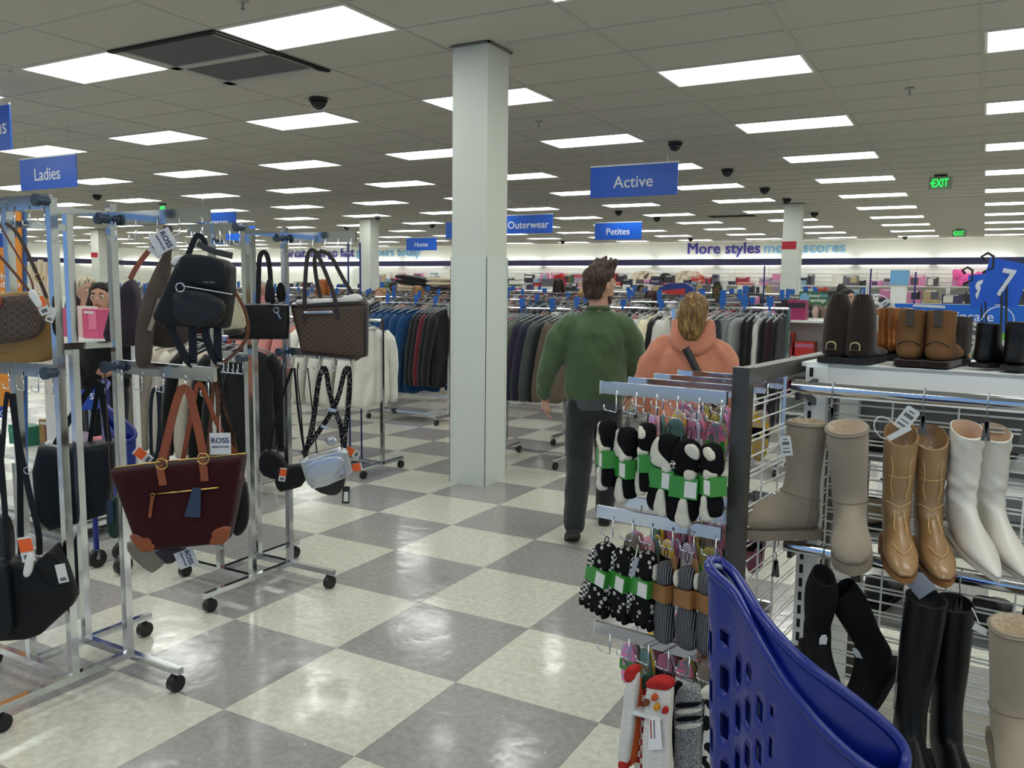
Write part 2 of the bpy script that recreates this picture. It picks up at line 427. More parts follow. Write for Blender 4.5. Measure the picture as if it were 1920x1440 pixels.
# walls
WALLP = mat('wall_paint', (240, 242, 232), .8, 0, .3)
def wall(name, lo, hi): return tag(MB().box(lo, hi).build(name, WALLP), kind='structure')
wb = wall('wall_back', (X0-.2, Y1, 0), (X1+.2, Y1+.2, ZC+.1)); MW[wb.name] = Matrix()
wl = wall('wall_left', (X0-.2, Y0, 0), (X0, Y1, ZC+.1)); MW[wl.name] = Matrix()
wall('wall_right', (X1, Y0, 0), (X1+.2, Y1, ZC+.1))
# shop front behind the camera: glazing between posts
m = MB().box((X0, Y0-.2, 0), (X1, Y0, .25)).box((X0, Y0-.2, 3.0), (X1, Y0, ZC+.1))
x = X0
while x < X1: m.box((x, Y0-.2, .25), (x+(6.0 if x < -14 else .12), Y0, 3.0)); x += 7.6 if x < -14 else 1.6
m.build('wall_front', WALLP)['kind'] = 'structure'
# dark blue band along back and left wall
for nm, lo, hi, pa in (('trim_1', (X0, Y1-.22, 2.50), (X1, Y1-.18, 2.73), wb), ('trim_2', (X0+.18, Y0, 2.50), (X0+.22, Y1-.22, 2.73), wl)):
    tag(MB().box(lo, hi).build(nm, NAVY), kind='structure')
VAL = mat('valance_tube', (255, 255, 250), .5, emit=((255, 254, 246), 26.0))
k = X0+.6
while k < 4: 
    t = thing('valance_lamp', 'tube lamp hidden behind the dark blue band on the back wall', 'lamp', (k, Y1-.1, 2.6), 0, 'tube lamps behind the wall band')
    MB().cyl((k, Y1-.1, 2.62), (k+2.2, Y1-.1, 2.62), .02, 8).build('tube', VAL, t); MB().box((k, Y1-.18, 2.56), (k+.04, Y1, 2.66)).box((k+2.16, Y1-.18, 2.56), (k+2.2, Y1, 2.66)).build('bracket', WHITE_METAL, t); k += 2.4
k = 6.0
while k < 29: 
    t = thing('valance_lamp', 'tube lamp hidden behind the dark blue band on the left wall', 'lamp', (X0+.1, k, 2.6), 0, 'tube lamps behind the wall band')
    MB().cyl((X0+.1, k, 2.62), (X0+.1, k+2.2, 2.62), .02, 8).build('tube', VAL, t); MB().box((X0, k, 2.56), (X0+.18, k+.04, 2.66)).box((X0, k+2.16, 2.56), (X0+.18, k+2.2, 2.66)).build('bracket', WHITE_METAL, t); k += 2.4
# slatwall panels on the back wall below the band
SLAT = mat('slatwall_white', (224, 225, 216), .55)
def slats(pa, x0, x1, along='x'):
    n = int((x1-x0)/1.2)
    for i in range(n):
        a = x0+i*1.2
        m = MB()
        for k in range(11):
            z = .95+k*.14
            if along == 'x': m.box((a+.01, Y1-.035, z), (a+1.19, Y1-.012, z+.128))
            else: m.box((X0+.012, a+.01, z), (X0+.035, a+1.19, z+.128))
        m.build('slat_panel', SLAT, pa)
slats(wb, -26.0, 4.0); slats(wl, 8.0, 30.0, 'y')
# lettering on the back wall
def wall_words(lab, words, z):
    t = thing('wall_lettering', lab, 'lettering', (words[0][1], Y1-.02, z))
    for wd, xa, xb, mt in words:
        text(wd, frame(((xa+xb)/2, Y1-.02, z)), .5, mt, 'word', t, .015, xb-xa, .016)
PURP = mat('letter_purple', (72, 62, 160), .5); LBLU = mat('letter_light_blue', (134, 190, 226), .5)
def wx(px): return aty(px, 468, Y1-.02).x
wz = aty(1400, 468, Y1-.02).z
wall_words('purple and light blue words about styles and scores on the back wall', [('More styles', wx(1290), wx(1425), PURP), ('more', wx(1433), wx(1495), LBLU), ('scores', wx(1506), wx(1585), LBLU)], wz)
wz = aty(640, 476, Y1-.02).z
wall_words('purple and light blue words about finds going fast on the back wall', [('Great finds go fast', wx(533), wx(664), PURP), ('get', wx(668), wx(690), LBLU), ('yours today', wx(697), wx(788), LBLU)], wz)
# columns
COLP = mat('column_paint', (206, 209, 200), .6, 0, .3); CLAD = mat('column_cladding', (208, 214, 208), .5, 0, .35)
def column(px_c, y, lab, red=False, w=.31, o=None):
    p = o or aty(px_c, 440, y); x, y = p[0], p[1]
    t = thing('column', lab, 'column', (x, y, 0)); h = w/2
    MB().box((x-h, y-h, 1.78), (x+h, y+h, ZC-.004)).build('shaft', COLP, t)
    h2 = h+.006; m = MB().box((x-h2, y-h2, 0), (x+h2, y+h2, 1.78)); m.build('cladding', CLAD, t)
    for sx in (-1, 1):
        for sy in (-1, 1):
            m = MB(); a = .028
            cx_, cy_ = x+sx*(h2+.003), y+sy*(h2+.003)
            m.box((min(cx_, cx_-sx*a), min(cy_, cy_-sy*.004), .0), (max(cx_, cx_-sx*a), max(cy_, cy_-sy*.004), 1.775))
            m.box((min(cx_, cx_-sx*.004), min(cy_, cy_-sy*a), .0), (max(cx_, cx_-sx*.004), max(cy_, cy_-sy*a), 1.775))
            m.build('corner_guard', CLAD, t)
    m = MB()
    for sx, sy in ((0, -1), (0, 1), (-1, 0), (1, 0)):
        if sx: m.box((x+sx*h-.004 if sx < 0 else x+h, y-h-.02, ZC-.012), (x-h if sx < 0 else x+h+.02, y+h+.02, ZC-.003))
        else: m.box((x-h-.02, y-h-.02 if sy < 0 else y+h, ZC-.012), (x+h+.02, y-h if sy < 0 else y+h+.02, ZC-.003))
    m.build('ceiling_angle', mat('grid_dark', (120, 118, 112), .6), t)
    if red:
        MB().box((x-h-.006, y-h-.006, 2.42), (x+h-.06, y-h-.001, 2.58)).build('band', mat('red_band', (168, 22, 44), .5), t)
    return t
column(0, 0, 'large white square column in the middle of the view', o=(-3.455, 5.635))
column(0, 0, 'white column with a red band in front of the wall lettering at right', True, .34, o=(-3.52, 18.1))
column(0, 0, 'plain white column between the wall words get and yours', False, .36, o=(-14.4, 17.85))
column(187, 18.0, 'white column with a red band far behind the bag racks', True, .4)
# hanging department signs
def hang_sign(word, px, py, ztop=3.0, w=1.09, h=.36, left=True, tw=.55, y=None, lab=None):
    p = atz(px, py, ztop) if y is None else aty(px, py, y)
    x0 = p.x if left else p.x-w; y = p.y
    t = thing('hanging_sign', lab or 'blue hanging sign reading %s' % word, 'sign', (x0+w/2, y, ztop-h))
    MB().box((x0, y-.006, ztop-h), (x0+w, y+.006, ztop)).build('board', BLUE_SIGN, t)
    MB().box((x0, y-.009, ztop), (x0+w, y+.009, ztop+.018)).build('top_rail', mat('clear_rail', (200, 206, 214), .2), t)
    for k in (.12, .88):
        MB().tube([(x0+w*k, y, ztop+.01), (x0+w*k, y, ZC)], .002, 5).build('wire', STEEL, t)
    text(word, frame((x0+w/2+(0 if len(word) > 2 else w*.38), y-.0065, ztop-h*.52)), .2, WHITE_INK, 'word', t, .001, tw*w, .008)
hang_sign('Ladies', 37, 301, tw=.45); hang_sign('Active', 1108, 315, tw=.45); hang_sign('Outerwear', 946, 405, tw=.84)
hang_sign('Petites', 1116, 419, tw=.49); hang_sign('Home', 762, 447, tw=.43); hang_sign('Dresses', 372, 402, y=12.1, tw=.6)
hang_sign('ns', 18, 196, left=False, tw=.14, w=1.09, h=.38, lab='blue hanging sign cut off at the left edge above the ladies sign', y=4.4, ztop=aty(18, 196, 4.4).z)
# the blue sign mostly hidden by the near column
p = atz(836, 417, 3.0); t = thing('hanging_sign', 'blue hanging sign mostly hidden behind the near white column', 'sign', (p.x+.5, p.y, 2.64))
MB().box((p.x, p.y-.006, 2.64), (p.x+1.09, p.y+.006, 3.0)).build('board', BLUE_SIGN, t)
for k in (.12, .88): MB().tube([(p.x+1.09*k, p.y, 3.0), (p.x+1.09*k, p.y, ZC)], .002, 5).build('wire', STEEL, t)
p2 = atz(442, 421, 3.0); t = thing('hanging_sign', 'blue hanging sign just behind the dresses sign', 'sign', (p2.x-.5, p2.y, 2.64))
MB().box((p2.x-.9, p2.y+.5, 2.64), (p2.x+.12, p2.y+.512, 3.0)).build('board', BLUE_SIGN, t)
for k in (.12, .88): MB().tube([(p2.x-.9+1.02*k, p2.y+.506, 3.0), (p2.x-.9+1.02*k, p2.y+.506, ZC)], .002, 5).build('wire', STEEL, t)
# exit signs
def exit_sign(px, py, wpx, lab, word=True):
    p = atz(px, py, ZC-.03); k = (p-EYE).dot(CF)/FPX; w = wpx*k; h = .2*w/.33 if False else .19
    t = thing('exit_sign', lab, 'sign', (p.x, p.y, ZC-.25))
    MB().box((p.x-.09, p.y-.03, ZC-.03), (p.x+.09, p.y+.03, ZC-.004)).build('canopy', BLACK_PL, t)
    MB().box((p.x-w/2, p.y-.004, ZC-.03-h), (p.x+w/2, p.y+.004, ZC-.03)).build('panel', mat('exit_panel', (150, 176, 152), .15, alpha=.55), t)
    text('EXIT' if word else 'EXIT', frame((p.x, p.y-.006, ZC-.03-h/2)), .15, mat('exit_green', (40, 220, 90), .4, emit=((30, 235, 90), 1.3)), 'word', t, .001, w*.66, .02, height=h*.62)
    if word:
        MB().prism([(-.0, 0), (.025, .03), (.025, -.03)], frame((p.x-w*.43, p.y-.006, ZC-.03-h/2)), -.001, .001).build('arrow', _M['exit_green'], t)
exit_sign(1764, 331, 40, 'green lit exit sign with an arrow at upper right'); exit_sign(1799, 431, 24, 'small green exit sign in front of the right back wall'); exit_sign(305, 384, 17, 'small green exit sign above the bag rack')
# dome cameras
DOME = mat('dark_dome', (8, 8, 9), .08, 0, .6); DBASE = mat('dome_base', (28, 28, 30), .5)
domes = [((597, 185), 'largest black dome camera near the front left of the ceiling'), ((1266, 267), 'black dome camera above the active sign'), ((1364, 318), 'black dome camera right of the active sign'),
 ((1434, 353), 'third black dome camera in the line leading to the red banded right column'), ((1475, 373), 'black dome camera at the top of the right column'), ((1527, 399), 'black dome camera just right of the far right column'),
 ((1697, 443), 'tiny black dome camera far at right near the back wall'), ((182, 366), 'black dome camera below the ladies sign'), ((708, 405), 'black dome camera touching the plain far column'), ((810, 421), 'black dome camera above the home sign'),
 ((1160, 396), 'black dome camera above the petites sign'), ((1232, 408), 'black dome camera right of the petites sign'), ((535, 426), 'far black dome camera above the brown tote rack'), ((650, 425), 'far black dome camera left of the plain column'), ((1055, 452), 'tiny black dome camera right of the outerwear sign'), ((1295, 447), 'tiny black dome camera above the word styles')]
bm1, bm2 = MB(), MB()
bm1.cyl((0, 0, -.03), (0, 0, 0), .088, 24); bm2.sphere((0, 0, -.03), .078, 24, 8, (1, 1, 1.0), -1.0, 0.0)
d1, d2 = bm1.mesh('dome_base'), bm2.mesh('dome'); d1.materials.append(DBASE); d2.materials.append(DOME); d2.shade_smooth(); d1.shade_smooth(); _auto(d1, .6)
for (px, py), lab in domes:
    p = atz(px, py, ZC-.002); t = thing('dome_camera', lab, 'camera', p, 0, 'dome cameras'); mobj('base', d1, t); mobj('dome', d2, t)
# box camera at the left edge
p = atd(18, 104, 7.2); t = thing('box_camera', 'beige box camera at the upper left edge', 'camera', p, .5)
M = frame(p, .5); CB = mat('beige_plastic', (150, 142, 124), .5)
m = MB().box((-.09, -.05, -.07), (.09, .07, .07), M); m.build('housing', CB, t); MB().cyl(M @ Vector((-.092, -.0, 0)), M @ Vector((-.12, -.0, 0)), .03).build('lens_ring', BLACK_PL, t)
MB().cyl(M @ Vector((0, 0, .06)), Vector((p.x, p.y, ZC)), .018).build('bracket', CB, t)
# sprinklers
def sprinkler(px, py, lab):
    p = atz(px, py, ZC); t = thing('sprinkler', lab, 'sprinkler', p)
    MB().cyl(p, p-Vector((0, 0, .008)), .04, 20).build('plate', mat('sprinkler_plate', (170, 166, 156), .4), t)
    m = MB().cyl(p-Vector((0, 0, .008)), p-Vector((0, 0, .05)), .008).cyl(p-Vector((0, 0, .05)), p-Vector((0, 0, .054)), .016, 12); m.build('head', STEEL, t)
sprinkler(455, 1, 'small ceiling sprinkler head near the top edge'); sprinkler(1010, 228, 'small ceiling sprinkler right of the near column'); sprinkler(1706, 166, 'flat round sprinkler cover between the right light rows')
# ================================================================== SHOE GONDOLA AT THE RIGHT
GA = math.radians(-6); G0 = Vector((-0.523, 2.15, 0)); G = frame(G0, GA)
def gp(u, v, z): return G @ Vector((u, v, z))
DARKF = mat('dark_bronze_frame', (62, 58, 52), .35, 0, .5)
GREYM = mat('grey_white_metal', (236, 238, 234), .4)
gt = thing('shoe_gondola', 'white metal shoe gondola with wire grid front and dark end frame', 'gondola', G0, GA)
def gbox(name, lo, hi, m, pa=gt): return MB().box(lo, hi, G).build(name, m, pa)
gbox('end_post', (-.022, -.02, .0), (.022, .018, 1.345), DARKF); gbox('end_post', (-.022, .86, .0), (.022, .9, 1.345), DARKF)
gbox('end_rail', (-.02, .018, 1.30), (.02, .86, 1.342), DARKF); gbox('end_rail', (-.02, .018, .06), (.02, .86, .10), DARKF)
UP = []
for u in (.075, 1.28):
    for v in (.41, .82):
        o = gbox('upright', (u-.03, v-.018, .0), (u+.03, v+.018, 1.323), GREYM); m = MB()
        if v < .5:
            for k in range(28):
                z = .16+k*.042
                m.box((u-.0315, v-.006, z), (u-.0295, v+.008, z+.026), G); m.box((u-.019, v-.0195, z), (u-.009, v-.0175, z+.026), G)
            m.build('slots', mat('slot_black', (14, 14, 15), .8), o)['kind'] = 'stuff'
gbox('header', (.105, .40, 1.25), (1.9, .42, 1.333), GREYM); gbox('header_lip', (.105, .385, 1.238), (1.9, .425, 1.25), GREYM)
gbox('top_shelf', (.03, .40, 1.323), (1.9, .86, 1.335), GREYM)
gbox('base_deck', (.02, .15, .10), (1.9, 1.0, .14), mat('base_deck', (206, 200, 184), .5, var=.06)); gbox('kick_plate', (.03, .2, .0), (1.9, .95, .10), mat('kick', (60, 58, 54), .6))
gbox('back_panel', (.03, .84, 1.06), (1.9, .85, 1.32), mat('panel_grey', (120, 122, 120), .6))
# wire grid facing the aisle
WIRE = mat('white_wire', (228, 230, 226), .35)
wm = MB().tube([(0, 0, 0), (1.75, 0, 0)], .003, 6).mesh('wire'); wm.materials.append(WIRE); wm.shade_smooth()
z = .17; k = 0
while z < 1.24:
    o = mobj('wire', wm, gt); o.location = (.115, .412, z)
    z += (.030, .011, .029)[k % 3]; k += 1
vm = MB().tube([(0, 0, .15), (0, 0, 1.25)], .003, 6).mesh('wire_upright'); vm.materials.append(WIRE)
for k in range(11):
    o = mobj('wire_upright', vm, gt); o.location = (.12+.163*k, .405, 0)
# wire grid of the end frame
wm2 = MB().tube([(0, 0.02, 0), (0, .86, 0)], .0024, 6).mesh('wire'); wm2.materials.append(WIRE)
z = .14; k = 0
while z < 1.29:
    o = mobj('wire', wm2, gt); o.location = (0.002, 0, z); z += (.042, .014, .040)[k % 3]; k += 1
for v in (.06, .19, .33, .6, .75):
    o = mobj('wire_upright', vm, gt); o.location = (-.004, v, 0)
# chrome hang rails on brackets
def oval_rail(z, v):
    m = MB(); rg = []
    for u in (.06, 1.9): rg.append([gp(u, v+.0105*math.cos(a*math.pi/8), z+.0165*math.sin(a*math.pi/8)) for a in range(16)])
    m.rings(rg); m.build('hang_rail', CHROME, gt, True if False else .6)
    for u in (.075, 1.28):
        m = MB().bar(gp(u, v, z-.02), gp(u, .40, z-.005), .012, .03).bar(gp(u, .40, z-.06), gp(u, v+.05, z-.02), .008, .02); m.build('rail_bracket', mat('bracket_dark', (60, 62, 62), .4, .6), gt)
R1, R2, RV = 1.28, .835, .215
oval_rail(R1, RV); oval_rail(R2, RV)

# ------------------------------------------------------------------ boots
def ell(a, b, w, n=24, M=None, sq=1.0):
    (ay, az), (by, bz) = a, b; cy, cz = (ay+by)/2, (az+bz)/2; r = []
    for k in range(n):
        t = 2*math.pi*k/n; c, s = math.cos(t), math.sin(t)
        c = math.copysign(abs(c)**sq, c); s = math.copysign(abs(s)**sq, s)
        p = Vector((w*s, cy+(ay-cy)*c, cz+(az-cz)*c)); r.append(M @ p if M is not None else p)
    return r
def sub(rows, n=3):
    """smooth the list of ring rows with a catmull-rom spline"""
    out = []; m = len(rows)
    flat = [list(r[0])+list(r[1])+[r[2]] for r in rows]
    for i in range(m-1):
        p0, p1, p2, p3 = flat[max(i-1, 0)], flat[i], flat[i+1], flat[min(i+2, m-1)]
        for k in range(n):
            t = k/n
            q = [.5*((2*b)+(c-a)*t+(2*a-5*b+4*c-d)*t*t+(3*b-a-3*c+d)*t**3) for a, b, c, d in zip(p0, p1, p2, p3)]
            out.append(((q[0], q[1]), (q[2], q[3]), q[4]))
    out.append(rows[-1]); return out
def boot(name, lab, cat, M, H, shaft, foot, m_body, m_sole, m_line=None, sole_t=.016, heel=0.0, group=None, folds=0.0, pieces=(), wsole=1.06, pull=None):
    """toe along -y of M, sole at z = 0 of M; shaft rows from the top down, foot rows to the toe: ((y,z) front, (y,z) back, half width)"""
    t = thing(name, lab, cat, M.translation, 0, group); MW[t.name] = Matrix.Translation(M.translation)
    rows = sub(list(shaft)+list(foot), 4); rg = []
    for a, b, w in rows:
        r = ell(a, b, w, 28, None, .92)
        r = [Vector((p.x, p.y, max(p.z, heel*max(0, min(1, (p.y+.06)/.05)) if heel else p.z))) for p in r] if False else r
        if folds and b[1] > .07: r = [p+Vector((p.x, p.y-(a[0]+b[0])/2, 0)).normalized()*folds*(math.sin(p.z*150+3*p.x*40)*.5+noise.noise(p*22)) for p in r]
        rg.append([M @ p for p in r])
    mb = MB(); n = len(rg[0])
    mb.rings(rg, cap=False); mb.f.append(tuple(range((len(rg)-1)*n, len(rg)*n)))
    # the thick edge of the opening
    a, b, w = shaft[0]; inn = []
    for s, dz in ((.90, .002), (.86, -.02), (.84, -.06)):
        ca = ((a[0]+b[0])/2, (a[1]+b[1])/2)
        inn.append([M @ p for p in ell((ca[0]+(a[0]-ca[0])*s, a[1]+dz), (ca[0]+(b[0]-ca[0])*s, b[1]+dz), w*s, 28, None, .92)])
    mb.rings([rg[0], inn[0]], cap=False); body = mb.build('upper', m_body, t, True)
    lm = MB().rings(inn, cap=False); lm.f.append(tuple(range(2*28, 3*28))); lm.build('lining', m_line or m_body, t, True)
    if sole_t:
        L = []; R = []
        for a, b, w in foot[1:]:
            y = b[0] if b[0] > -.02 else (a[0]*.35+b[0]*.65); L.append((-w*wsole, y)); R.append((w*wsole, y))
        y0 = foot[1][1][0]; ol = smooth_poly([(-foot[1][2]*.6, y0+.012)]+L+[(0, foot[-1][0][0]-.006)]+R[::-1]+[(foot[1][2]*.6, y0+.012)], 2)
        Ms = M @ Matrix(((1, 0, 0, 0), (0, 0, 1, 0), (0, -1, 0, 0), (0, 0, 0, 1)))
        MB().prism([(u, v) for u, v in ol], Ms, -.006, sole_t).build('sole', m_sole, t, .7)
        if heel:
            ol2 = [(u, v) for u, v in ol if v > y0-.055]; MB().prism(smooth_poly(ol2, 1), Ms, sole_t, sole_t+heel).build('heel', m_sole, t, .7)
    return t
def line3(t, M, pts, r, m_, name='seam'):
    return MB().tube([M @ Vector(p) for p in smooth_poly(pts, 2, False)], r, 6).build(name, m_, t, True)
SUEDE = mat('taupe_suede', (150, 138, 120), .9, 0, .15, bump=.15, bscale=220, var=.05, vscale=20, sheen=.3); SUEDE_S = mat('taupe_sole', (140, 128, 110), .7)
FLEECE = mat('cream_fleece', (224, 204, 176), 1.0, 0, .1, bump=1.0, bscale=120, sheen=.5)
COW = mat('tan_leather', (154, 120, 80), .38, 0, .5, var=.12, vscale=14, coat=.3); COWS = mat('tan_sole', (150, 104, 58), .5)
STITCH = mat('cream_stitch', (214, 176, 112), .7)
WLEA = mat('ivory_leather', (222, 217, 204), .38, 0, .5, bump=.25, bscale=18, var=.03)
WLIN = mat('peach_lining', (220, 190, 160), .8)
BLK = mat('black_leather', (9, 9, 10), .42, 0, .3, bump=.1, bscale=120); BLKS = mat('black_rubber', (20, 20, 20), .7)
KNIT = mat('black_knit', (18, 18, 19), .85, 0, .2, bump=.5, bscale=180)
ugg_shaft = [((-.066, .318), (.070, .318), .058), ((-.064, .27), (.070, .27), .057), ((-.058, .2), (.066, .2), .053), ((-.056, .15), (.064, .14), .050)]
ugg_foot = [((-.066, .118), (.068, .09), .050), ((-.09, .102), (.070, .012), .047), ((-.125, .09), (.0, .0), .047), ((-.16, .074), (-.08, 0), .054), ((-.19, .058), (-.14, 0), .053), ((-.212, .04), (-.185, .002), .042), ((-.222, .022), (-.212, .006), .02)]
def boot_m(px, py, dep, H, yaw, roll=0.0, tip=0.0, sc=(.88, .95)):
    """matrix for a boot whose opening centre hangs at a pixel"""
    p = atd(px, py, dep); return Matrix.Translation(p) @ Matrix.Rotation(yaw, 4, 'Z') @ Matrix.Rotation(roll, 4, 'Y') @ Matrix.Rotation(tip, 4, 'X') @ Matrix.Diagonal((sc[0], sc[0], sc[1], 1)) @ Matrix.Translation((0, 0, -H))
def seamring(t, M, rows, i, m_, r=.0018, name='seam'):
    a, b, w = rows[i]; MB().tube([M @ (p*1.0) for p in ell((a[0]*1.01-.001, a[1]), (b[0]*1.01+.001, b[1]), w*1.012, 28, None, .92)], r, 6, closed=True).build(name, m_, t, True)
RAD = math.radians
D1 = 2.22
def ugg(lab, px, py, dep, yaw, roll, tip, sc=(.88, .95)):
    M = boot_m(px, py, dep, .318, yaw, roll, tip, sc)
    t = boot('sheepskin_boot', lab, 'boot', M, .318, ugg_shaft, ugg_foot, SUEDE, SUEDE_S, FLEECE, .02, group='boots on the gondola')
    seamring(t, M, ugg_foot, 0, SUEDE_S, .0022); seamring(t, M, [((-.067, .312), (.071, .312), .059)], 0, SUEDE_S, .003)
    line3(t, M, [(.0585, .02, .31), (.054, .02, .2), (.051, .018, .09), (.048, .02, .012)], .0018, SUEDE_S)
    MB().rings([[M @ p for p in ell((-.226+.0*k, .024+k), (.074, .024+k), .056, 4)] for k in (0,)]*1, cap=False) if False else None
    return t
ugg('taupe sheepskin boot turned sideways with its toe to the left, upper rail', 1512, 790, 2.26, RAD(-56), RAD(2), RAD(-1), (.78, .95))
ugg('taupe sheepskin boot facing front with cream fleece showing, upper rail', 1588, 800, 2.16, RAD(8), RAD(-5), RAD(12))
cow_shaft = [((-.052, .30), (.052, .345), .047), ((-.050, .262), (.052, .29), .046), ((-.046, .2), (.052, .21), .043), ((-.046, .15), (.052, .15), .040)]
cow_foot = [((-.062, .115), (.056, .10), .040), ((-.088, .098), (.058, .03), .036), ((-.12, .082), (.0, .006), .038), ((-.16, .062), (-.08, .0), .045), ((-.20, .046), (-.15, 0), .042), ((-.235, .03), (-.205, .002), .030), ((-.25, .016), (-.24, .006), .014)]
def cowboy(lab, px, py, dep, yaw, roll, tip):
    M = boot_m(px, py, dep, .325, yaw, roll, tip)
    t = boot('western_boot', lab, 'boot', M, .325, cow_shaft, cow_foot, COW, COWS, COW, .008, .03, group='boots on the gondola')
    f = lambda u, z: (u, -.0475-.0005 if z > .15 else -.05, z)
    for s in (-1, 1):
        line3(t, M, [(s*.012, -.0615, .122), (s*.014, -.083, .104), (s*.018, -.105, .09), (s*.014, -.119, .084)], .0013, STITCH)
        line3(t, M, [(s*.028, -.04, .27), (s*.02, -.046, .23), (s*.026, -.042, .19), (s*.016, -.046, .155)], .0013, STITCH)
        line3(t, M, [(s*.026, -.148, .0635), (s*.018, -.175, .0585), (s*.008, -.188, .053), (0, -.196, .05)], .0013, STITCH)
    line3(t, M, [(-.03, -.035, .215), (-.01, -.0475, .212), (.01, -.0475, .212), (.03, -.036, .215)], .0013, STITCH)
    line3(t, M, [(-.034, -.035, .14), (-.015, -.05, .135), (0, -.0545, .128), (.015, -.05, .135), (.034, -.035, .14)], .0013, STITCH)
    return t
cowboy('tan western boot with cream stitching, left one of the pair', 1690, 812, 2.16, RAD(12), RAD(-1), RAD(8))
cowboy('tan western boot with cream stitching, right one of the pair', 1746, 818, 2.17, RAD(14), RAD(-3), RAD(8))
wh_shaft = [((-.050, .300), (.052, .322), .044), ((-.046, .26), (.05, .27), .042), ((-.044, .2), (.048, .2), .040), ((-.050, .168), (.052, .172), .043), ((-.044, .145), (.05, .14), .040)]
wh_foot = [((-.058, .112), (.054, .09), .037), ((-.088, .094), (.056, .03), .034), ((-.12, .076), (.0, .01), .035), ((-.165, .054), (-.08, 0), .042), ((-.21, .036), (-.16, 0), .034), ((-.25, .02), (-.225, .002), .018), ((-.268, .01), (-.26, .005), .006)]
def slouch(lab, px, py, dep, yaw, roll, tip):
    M = boot_m(px, py, dep, .31, yaw, roll, tip)
    return boot('slouch_boot', lab, 'boot', M, .31, wh_shaft, wh_foot, WLEA, WLEA, WLIN, .006, .045, group='boots on the gondola', folds=.0042)
slouch('ivory slouch boot with a pointed toe, left one of the pair', 1814, 806, 2.13, RAD(24), RAD(-4), RAD(12))
slouch('ivory slouch boot with a pointed toe, right one of the pair', 1866, 812, 2.16, RAD(22), RAD(-5), RAD(12))
# lower rail
tall_shaft = [((-.055, .46), (.058, .47), .052), ((-.054, .38), (.058, .38), .051), ((-.05, .28), (.054, .28), .047), ((-.044, .18), (.05, .17), .040)]
def tallboot(lab, px, py, dep, yaw, roll, tip, m_=BLK):
    M = boot_m(px, py, dep, .465, yaw, roll, tip)
    t = boot('tall_boot', lab, 'boot', M, .465, tall_shaft, cow_foot, m_, BLKS, BLKS, .014, .03, group='boots on the gondola')
    line3(t, M, [(-.051, .02, .45), (-.047, .02, .28), (-.04, .02, .14)], .0018, STEEL, 'zip'); return t
tallboot('tall black leather boot with a zip, left one of the lower pair', 1738, 1122, 2.02, RAD(22), RAD(2), RAD(4))
tallboot('tall black leather boot with a zip, right one of the lower pair', 1788, 1130, 2.06, RAD(20), RAD(-2), RAD(4))
sock_shaft = [((-.045, .30), (.05, .30), .03), ((-.05, .25), (.055, .25), .044), ((-.044, .18), (.052, .18), .042), ((-.042, .13), (.05, .13), .036)]
def knitboot(lab, px, py, dep, yaw, roll, tip):
    M = boot_m(px, py, dep, .30, yaw, roll, tip)
    t = boot('sock_boot', lab, 'boot', M, .30, sock_shaft, wh_foot, KNIT, BLKS, BLKS, .012, .02, group='boots on the gondola')
    MB().prism(smooth_poly([(-.012, .0), (.012, .004), (.010, -.05), (-.008, -.05)], 1), M @ Matrix.Translation((.0, -.062, .14)), -.001, .001).build('emblem', WHITE_INK, t); return t
knitboot('black knit ankle boot with a white emblem hanging at lower left', 1545, 1080, 2.1, RAD(24), RAD(-4), RAD(24))
knitboot('black knit ankle boot, the plain looking mate hanging further back', 1578, 1105, 2.16, RAD(-28), RAD(-10), RAD(30))
ugg('taupe sheepskin boot on the lower rail at the right edge', 1904, 1172, 1.86, RAD(8), RAD(-3), RAD(6))
# clip hangers holding each pair
def clip_hanger(px, dep_u, z, lab, drop=.06, spread=.02):
    d = ray(px, 900); v = RV
    # point on the rail seen at this column of the picture
    best = min((abs((EYE+d*((gp(u/100, v, z)-EYE).dot(CF))).x-gp(u/100, v, z).x), u/100) for u in range(4, 185)); u = best[1]
    p = gp(u, v, z); t = thing('clip_hanger', lab, 'hanger', p-Vector((0, 0, drop)), GA, 'clip hangers on the chrome rails')
    arc = [gp(u, v+.016*math.cos(a), z+.021*math.sin(a)) for a in [k*math.pi/6 for k in range(-1, 7)]]
    MB().tube(arc+[gp(u, v-.016, z-.02), gp(u, v, z-.03), gp(u, v, z-drop)], .0015, 6).build('hook', STEEL, t, True)
    c = gp(u, v, z-drop); m = MB()
    for s in (-1, 1): m.bar(c+Vector((0, 0, .012)), c+Vector((s*spread*.3, 0, -.035)), .009, .012, Vector((0, 1, 0)))
    m.build('clip', mat('grey_clip', (84, 84, 82), .4), t); return p
for px, z, lab in ((1548, R1, 'clip hanger above the sheepskin boots on the upper rail'), (1722, R1, 'clip hanger above the tan western boots'), (1842, R1, 'clip hanger above the ivory slouch boots'), (1912, R1, 'spare clip hanger at the right end of the upper rail'),
                   (1468, R2, 'spare clip hanger at the left end of the lower rail'), (1556, R2, 'clip hanger above the black knit boots'), (1768, R2, 'clip hanger above the tall black boots'), (1818, R2, 'empty clip hanger right of the tall black boots')):
    clip_hanger(px, 0, z, lab)
